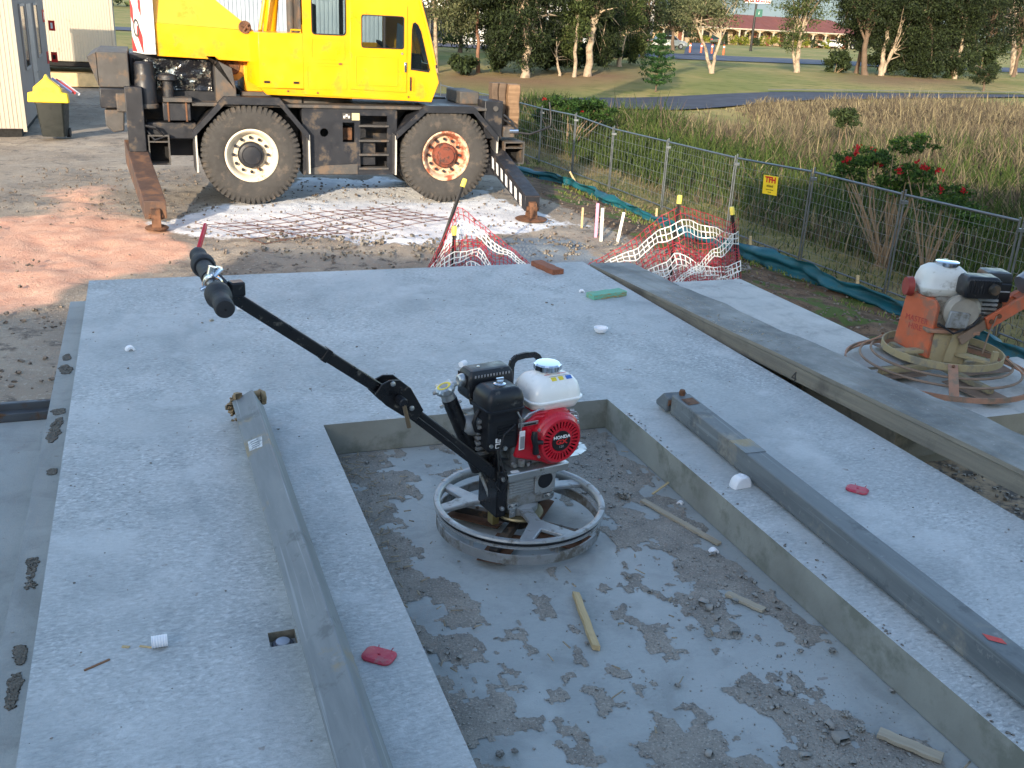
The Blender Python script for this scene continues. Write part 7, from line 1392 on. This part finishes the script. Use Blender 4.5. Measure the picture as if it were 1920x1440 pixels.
def car(px, py, z, rz, col, label, s=1.0, suv=0):
    p = at(px, py, z); p.z = gz(p.x, p.y) + .06; r = thing('parked_car', label, 'car', p, R(rz), 'cars beyond the lawn'); mt = pbr('car_paint_%d' % int(sum(col) * 1000), col, .3, 0, .03, 2, 0, coat=.5)
    P = [(-2.15, .35), (-2.15, .80), (-1.95, .92), (-1.45, .98), (-1.05, 1.40 + suv), (.45, 1.44 + suv), (1.05, .98), (1.85, .86), (2.12, .68), (2.15, .35)]; MB().prism(P, -.84, .84).build('body', mt, r, bevel=.06)
    MB().prism([(-1.30, 1.0), (-.98, 1.35 + suv), (.40, 1.38 + suv), (.86, 1.0)], -.855, .855).build('side_windows', M_dglass, r); MB().prism([(.52, 1.40 + suv), (1.06, 1.0), (1.10, 1.0), (.56, 1.42 + suv)], -.7, .7).build('windscreen', M_dglass, r)
    for x in (-1.35, 1.30):
        for y in (-.80, .80): w_ = MB().lathe([(0, -.1), (.20, -.1), (.31, -.09), (.31, .09), (.20, .1), (0, .1)], (x, y, .31), (0, 1, 0), 16).build('wheel', M_tyre, r); MB().lathe([(0, -.105), (.18, -.105), (.18, .105), (0, .105)], (x, y, .31), (0, 1, 0), 14).build('rim', M_zinc, w_)
    for y in (-.6, .6): MB().box(2.10, 2.17, y - .15, y + .15, .62, .74).build('headlight', M_wht2, r); MB().box(-2.17, -2.10, y - .15, y + .15, .68, .80).build('tail_light', M_rd2, r)
WC = c8(226, 228, 232)
car(1556, 91, -1, 8, WC, 'white car parked alone at the end of the motel hedge'); car(1607, 93, -1, 8, c8(30, 32, 44), 'dark blue car parked next to the dark gum trees', suv=.15); car(1664, 92, -1, 8, WC, 'white car glimpsed behind the dark clump of gums'); car(1250, 92, -1, 20, c8(216, 218, 214), 'pale car stopped beside the driveway behind the young pine'); car(738, 82, -1.1, 185, WC, 'white hatchback seen through the crane cab window'); car(1345, 84, -1, 70, c8(30, 44, 34), 'dark green car on the driveway behind the forked gum', suv=.3)
def bollard(px, py):
    p = at(px, py, -1.0); p.z = gz(p.x, p.y); r = thing('bollard', 'orange marker bollard in the row beside the driveway', 'bollard', p, 0, 'orange bollards by the driveway'); MB().lathe([(.10, 0), (.09, .9), (.06, .98), (0, 1.0)], n=10).build('post', pbr('orange_plastic', c8(226, 96, 50), .5), r); MB().lathe([(.097, .70), (.099, .71), (.099, .82), (.097, .83)], n=10, closed=True).build('white_band', M_wht2, r)
for q in ((1293, 100), (1314, 101), (1334, 102), (1356, 103)): bollard(*q)
p = at(1407, 96, -1.0); p.z = gz(p.x, p.y); r = thing('motel_sign', 'tall black pole sign with white motel lettering board', 'sign', p); s_ = p.y / FPX; Tp = dep(1419, 2, p.y) - p
MB().cyl((0, 0, 0), (Tp.x * .5, 0, Tp.z + .8), .16, .13, n=12).build('pole', M_blackp, r)
def sq(x0, y0, x1, y1): a = dep(x0, y0, p.y) - p; b = dep(x1, y1, p.y) - p; return a, b
a, b = sq(1396, -14, 1444, 7.5); MB().box(a.x, b.x, -.28, -.10, b.z, a.z).build('lettering_board', M_wht2, r)
for k, ch in enumerate('MOTEL'):
    cx = a.x + (b.x - a.x) * (k + .5) / 5; w_ = (b.x - a.x) / 5 * .42; lt = MB().box(cx - w_, cx + w_, -.31, -.285, b.z + .12, a.z - .12).build('letter_tile', pbr('tile_red', c8(150, 36, 50), .5), r); text('letter', ch, (a.z - b.z) * .85, M_wht2, lt, Matrix.Translation((cx, -.32, (a.z + b.z) / 2)) @ Matrix.Rotation(R(90), 4, 'X'), .004)
a, b = sq(1417, 17, 1428, 32); MB().box(a.x, b.x, -.2, -.1, b.z, a.z).build('green_panel', pbr('sign_green', c8(20, 84, 72), .5), r); text('panel_text', 'i', (a.z - b.z) * .6, M_wht2, r, Matrix.Translation(((a.x + b.x) / 2, -.21, (a.z + b.z) / 2)) @ Matrix.Rotation(R(90), 4, 'X'), .004)
p = at(1217, 100, -1.0); p.z = gz(p.x, p.y); r = thing('utility_pole', 'grey timber utility pole standing among the gum trees', 'pole', p); MB().cyl((0, 0, 0), (0, 0, 9), .17, .13, n=12).build('post', pbr('pole_grey', c8(150, 146, 138), .9, 0, .15, 1, .3, 10), r); MB().box(-.9, .9, -.06, .06, 8.2, 8.32).build('crossarm', M_wold, r); MB().box(-.62, -.2, -.3, .1, 3.9, 4.8).build('transformer', pbr('transformer_grey', c8(150, 156, 160), .5), r, bevel=.05)
# far office building with white columns
p = at(880, 86, -1.0); p.z = gz(p.x, p.y); r = thing('office_building', 'low white building with square columns behind the street', 'building', p + Vector((-6, 3, 0)))
M_offw = pbr('office_white', c8(222, 222, 216), .8, 0, .04, .5, 0); MB().box(-7, 16, 2.5, 9, 0, 3.4).build('wall', pbr('office_tan', c8(150, 146, 132), .8), r); MB().box(-7.5, 16.5, -.3, 9.3, 3.0, 3.9).build('parapet', M_offw, r)
for x in (-6, .4, 5.2, 6.4, 12, 15.5): MB().box(x, x + .9, -.1, .8, 0, 3.0).build('column', M_offw, r)
for x in (-4, 2, 8.5): MB().box(x, x + 2.2, 2.42, 2.5, .2, 2.5).build('window', M_dglass, r)
# white shed behind the crane
A = dep(285, 158, 50); B = dep(716, 158, 50); z0 = gz(A.x, 50); r = thing('metal_shed', 'white ribbed metal shed behind the crane', 'building', Vector((A.x, 50, z0))); L = B.x - A.x; M_rib = pbr('white_ribbed_metal', c8(128, 140, 154), .5, .1, .04, .5, 0)
m = MB(); n = int(L / .2)
for k in range(n): x = k * .2; m.add([(x, 0, .5), (x + .12, 0, .5), (x + .14, -.03, .5), (x + .18, -.03, .5), (x + .2, 0, .5), (x, 0, 6), (x + .12, 0, 6), (x + .14, -.03, 6), (x + .18, -.03, 6), (x + .2, 0, 6)], [(i, i + 1, i + 6, i + 5) for i in range(4)])
m.build('cladding', M_rib, r, smooth=0); MB().box(0, L, .02, 10, 0, 6).build('core', M_rib, r); MB().box(-.02, L + .02, -.08, .03, 0, .5).build('plinth', pbr('plinth_blue', c8(58, 70, 96), .8), r)
MB().add([(-.3, -.5, 6.0), (L + .3, -.5, 6.0), (L + .3, 10.3, 7.2), (-.3, 10.3, 7.2)], [(0, 1, 2, 3)]).build('roof', M_rib, r)
# ================================================================== SITE SHEDS, BIN
M_shed = pbr('shed_cream', c8(174, 166, 150), .6, 0, .03, .5, 0, dirt=c8(160, 150, 132), damt=.08); M_sgrey = pbr('shed_grey', c8(150, 142, 138), .6, 0, .04, .5, 0)
def ribbed(m, p0, ux, L, z0, z1, st=.09, dp=.012):
    ny = Vector((ux.y, -ux.x, 0)); n = int(L / st)
    for k in range(n):
        a = [(0, 0), (.55, 0), (.62, 1), (.9, 1), (1, 0)]; V = []
        for z in (z0, z1):
            for t, h in a: q = p0 + ux * ((k + t) * st) + ny * (dp * h); V.append((q.x, q.y, z))
        m.add(V, [(i, i + 1, i + 6, i + 5) for i in range(4)])
def shed(corner, Lx, Ly, h, label, winl, side_mat, windows_front):
    r = thing('site_shed', label, 'site shed', corner, PA); X1 = Vector((1, 0, 0)); Y1 = Vector((0, 1, 0))
    m = MB(); ribbed(m, Vector((-Lx, 0, 0)), X1, Lx, .18, h); m.build('front_cladding', M_shed, r, smooth=0)
    m = MB(); ribbed(m, Vector((0, 0, 0)), Y1, Ly, .18, h, .14, .01); m.build('side_cladding', side_mat, r, smooth=0); MB().box(-Lx + .01, -.012, .012, Ly - .01, .16, h).build('core', side_mat, r); MB().box(-Lx - .02, .02, -.03, Ly + .02, h, h + .12).build('roof_edge', M_shed, r)
    MB().box(-Lx + .1, -.1, .1, Ly - .1, -.05, .16).build('skid', M_dark, r); MB().box(-.05, .03, -.03, .05, .1, h).build('corner_trim', M_shed, r)
    for (y0, y1, z0, z1) in winl: f = MB().box(.0, .035, y0, y1, z0, z1).build('window', M_dglass, r); MB().plate([(y0 - .06, z0 - .06), (y1 + .06, z0 - .06), (y1 + .06, z1 + .06), (y0 - .06, z1 + .06)], [[(y0, z0), (y1, z0), (y1, z1), (y0, z1)]], .012, .05, 'x').build('frame', side_mat, f)
    for (x0, x1, z0, z1) in windows_front: f = MB().box(x0, x1, -.03, .0, z0, z1).build('window', M_dglass, r); MB().plate([(x0 - .05, z0 - .05), (x1 + .05, z0 - .05), (x1 + .05, z1 + .05), (x0 - .05, z1 + .05)], [[(x0, z0), (x1, z0), (x1, z1), (x0, z1)]], -.045, -.01).build('frame', pbr('window_trim_brown', c8(112, 92, 80), .6), f)
    return r
c1 = at(50, 255, -1.6); s1 = shed(c1, 3.2, 9.0, 3.6, 'cream site shed with grey door side, closest to the wheelie bin', [(1.5, 2.6, 1.45, 2.85), (5.2, 6.3, 1.55, 2.85)], M_sgrey, [])
dr = MB().box(.005, .03, 3.3, 4.5, .25, 2.9).build('door', pbr('shed_door', c8(164, 154, 148), .5), s1); MB().box(.03, .10, 4.25, 4.40, 1.15, 1.20).build('handle', M_chrome, dr)
for z0, z1, cap in ((2.35, 2.70, 'a'), (1.15, 1.50, 'b')):
    f = MB().box(.01, .03, 8.30, 8.85, z0, z1).build('fire_sign', pbr('sign_red', c8(206, 44, 40), .5), s1); MB().box(.03, .034, 8.48, 8.67, z0 + .07, z1 - .07).build('extinguisher_symbol', M_wht2 if cap == 'a' else M_blk2, f)
sg = thing('fire_sign_board', 'red fire extinguisher sign facing the yard on the shed end', 'sign', dep(97, 48, 30)); 
for k, (px, py, w2, h2, m2) in enumerate(((97, 49, 9, 14, 0), (102, 107, 9, 14, 1))):
    if k == 0:
        MB().box(-.09, .09, -.01, .01, -.14, .14).build('plate', pbr('sign_red', c8(206, 44, 40), .5), sg); MB().box(-.03, .03, -.016, -.011, -.08, .08).build('symbol', M_wht2, sg)
    else:
        sg2 = thing('fire_sign_board', 'lower red fire sign with dark symbol beside the bin', 'sign', dep(px, py, 30)); MB().box(-.09, .09, -.01, .01, -.14, .14).build('plate', bpy.data.materials['sign_red'], sg2); MB().box(-.04, .04, -.016, -.011, -.06, .06).build('symbol', M_blk2, sg2)
c2 = at(222, 166, -1.6); s2 = shed(c2 + Vector((0, 0, .75)), 7.0, 4.0, 3.2, 'cream ribbed site shed raised on a base behind the rear of the crane', [], M_shed, [(-6.0, -5.2, 2.45, 3.1), (-3.7, -2.2, 2.45, 3.1)])
m = MB(); m.box(-7, -.02, .05, 3.9, -.72, -.25); m.build('base_wall', pbr('base_tan', c8(196, 172, 130), .7), s2); MB().box(-7, 0, -.03, .03, .0, .10).build('floor_beam', M_dark, s2)
MB().box(-3.4, -2.8, -.04, -.02, 1.7, 2.2).build('notice', M_wht2, s2)
# wheelie bin
B0 = at(100, 262, -1.6); r = thing('wheelie_bin', 'dark green wheelie bin with bright yellow lid and clutter on top', 'bin', B0, R(12)); M_bg = pbr('bin_green', c8(12, 20, 18), .5, 0, .1, 4, .05); M_by = pbr('bin_yellow', c8(240, 200, 40), .5, 0, .05, 4, .05)
rbox(-.30, .30, -.02, .60, [(.06, .06), (.02, .5), (0, .80), (-.02, .80), (-.02, .86)], .05).build('body', M_bg, r); 
ld = MB().prism([(-.44, .84), (.44, .84), (.42, 1.05), (.30, 1.07), (.29, 1.17), (.06, 1.36), (0, 1.47), (-.06, 1.36), (-.29, 1.17), (-.30, 1.07), (-.42, 1.05)], -.10, .06).build('lid', M_by, r, bevel=.02); text('lid_text', 'PAPER', .13, pbr('orange_ink', c8(206, 120, 40), .6), ld, rot_face(0, 1.11, -.102), .001)
for x in (-.24, .24): MB().lathe([(0, -.04), (.11, -.04), (.11, .04), (0, .04)], (x, .52, .11), (1, 0, 0), 16).build('wheel', M_black, r)
for k, (cc, nm) in enumerate(((c8(130, 140, 190), 'blue grey'), (c8(200, 70, 70), 'red'), (c8(200, 200, 206), 'white'))):
    o = MB().box(0, .5, 0, .05, -.03, .03).build('folded_board', pbr('board_%s' % nm.replace(' ', '_'), cc, .6), bevel=.006); o.location = B0 + Vector((.02 + .05 * k, .2 + .1 * k, 1.36 - .03 * k)); o.rotation_euler = (0, R(38), R(20)); tag(o, '%s board lying on the bin behind its yellow lid' % nm, 'board')
p = dep(216, 98, 30); r = thing('steel_drum', 'small dark drum with pale lid by the rear of the crane', 'drum', Vector((p.x, p.y, gz(p.x, p.y)))); h = p.z - gz(p.x, p.y); MB().cyl((0, 0, 0), (0, 0, h - .15), .17, n=16).build('body', M_blackp, r); MB().cyl((0, 0, h - .15), (0, 0, h - .05), .20, n=16).build('lid', M_zinc, r)
# dark understorey below the gum trees
for k, (px, py, w_, h_) in enumerate([(860, 118, 26, 16), (935, 118, 24, 26), (1030, 118, 26, 26), (1085, 116, 24, 22), (1140, 114, 28, 26), (1195, 112, 22, 26), (1600, 128, 22, 18), (1690, 132, 40, 26), (1775, 138, 34, 26), (1830, 140, 26, 24), (1885, 138, 26, 26)]):
    b = T_(px, py + 14, -1.0); b = b + Vector((0, 4.0, 0)); b.z = gz(b.x, b.y); s_ = b.y / FPX
    shrub('understorey_bush', ['dark bush at the foot of the grey gum beside the crane cab', 'dark bush left of the big dark gum', 'dark bush between the big gum and the leaning sapling', 'dark bush behind the slender gum', 'dark bush behind the thick pale gum', 'dark bush near the utility pole', 'dark bush left of the dense gum clump', 'broad dark bush inside the dense gum clump', 'dark bush under the dense dark gum', 'dark bush behind the slim white gum', 'dark bush at the end of the gum clump'][k], b, [((0, 0, h_ * s_), (w_ * s_, 1.2, h_ * s_))], 900, .5, DK, [3, 2, 2], 0, 400 + k, 3, 'bush')
# further gums closing the view behind the first row
BK = [c8(46, 58, 36), c8(60, 72, 42), c8(36, 46, 30)]
for k, (px, w_, sd) in enumerate([(862, 44, 0), (920, 46, 1), (1015, 50, 2), (1085, 46, 3), (1150, 46, 4), (1205, 34, 5), (1612, 40, 6), (1668, 46, 7), (1722, 50, 8), (1785, 50, 9), (1850, 46, 10), (1910, 50, 11)]):
    b = dep(px, 95, 74 + 5 * (k % 3)); b.z = gz(b.x, b.y) - .1; s_ = b.y / FPX
    bl = [(W_(px - 8, 62, b), (w_ * s_ * .8, w_ * s_ * .7, 30 * s_)), (W_(px + 12, 22, b), (w_ * s_, w_ * s_ * .8, 34 * s_)), (W_(px - 4, -22, b), (w_ * s_ * 1.2, w_ * s_, 36 * s_))]
    tree('gum_tree', ['gum behind the grey one beside the crane cab', 'gum filling in behind the slim brown trunk', 'gum directly behind the big dark gum', 'gum behind the slender pale stem', 'gum behind the thick pale barked gum', 'gum behind the utility pole', 'gum standing behind the dark leaning one', 'gum behind the pale stem of the dense clump', 'gum at the back of the dense clump', 'gum behind the slim white gum', 'gum behind the small round headed tree', 'gum behind the last tree of the clump'][k] + ', second row', b, [([(0, 0, 0), (.1, 0, 2), (.2, .1, 5)], .16)], bl, 3800, .30, BK if k % 4 else MD, (3, 2, 2), M_bark2, 700 + k)
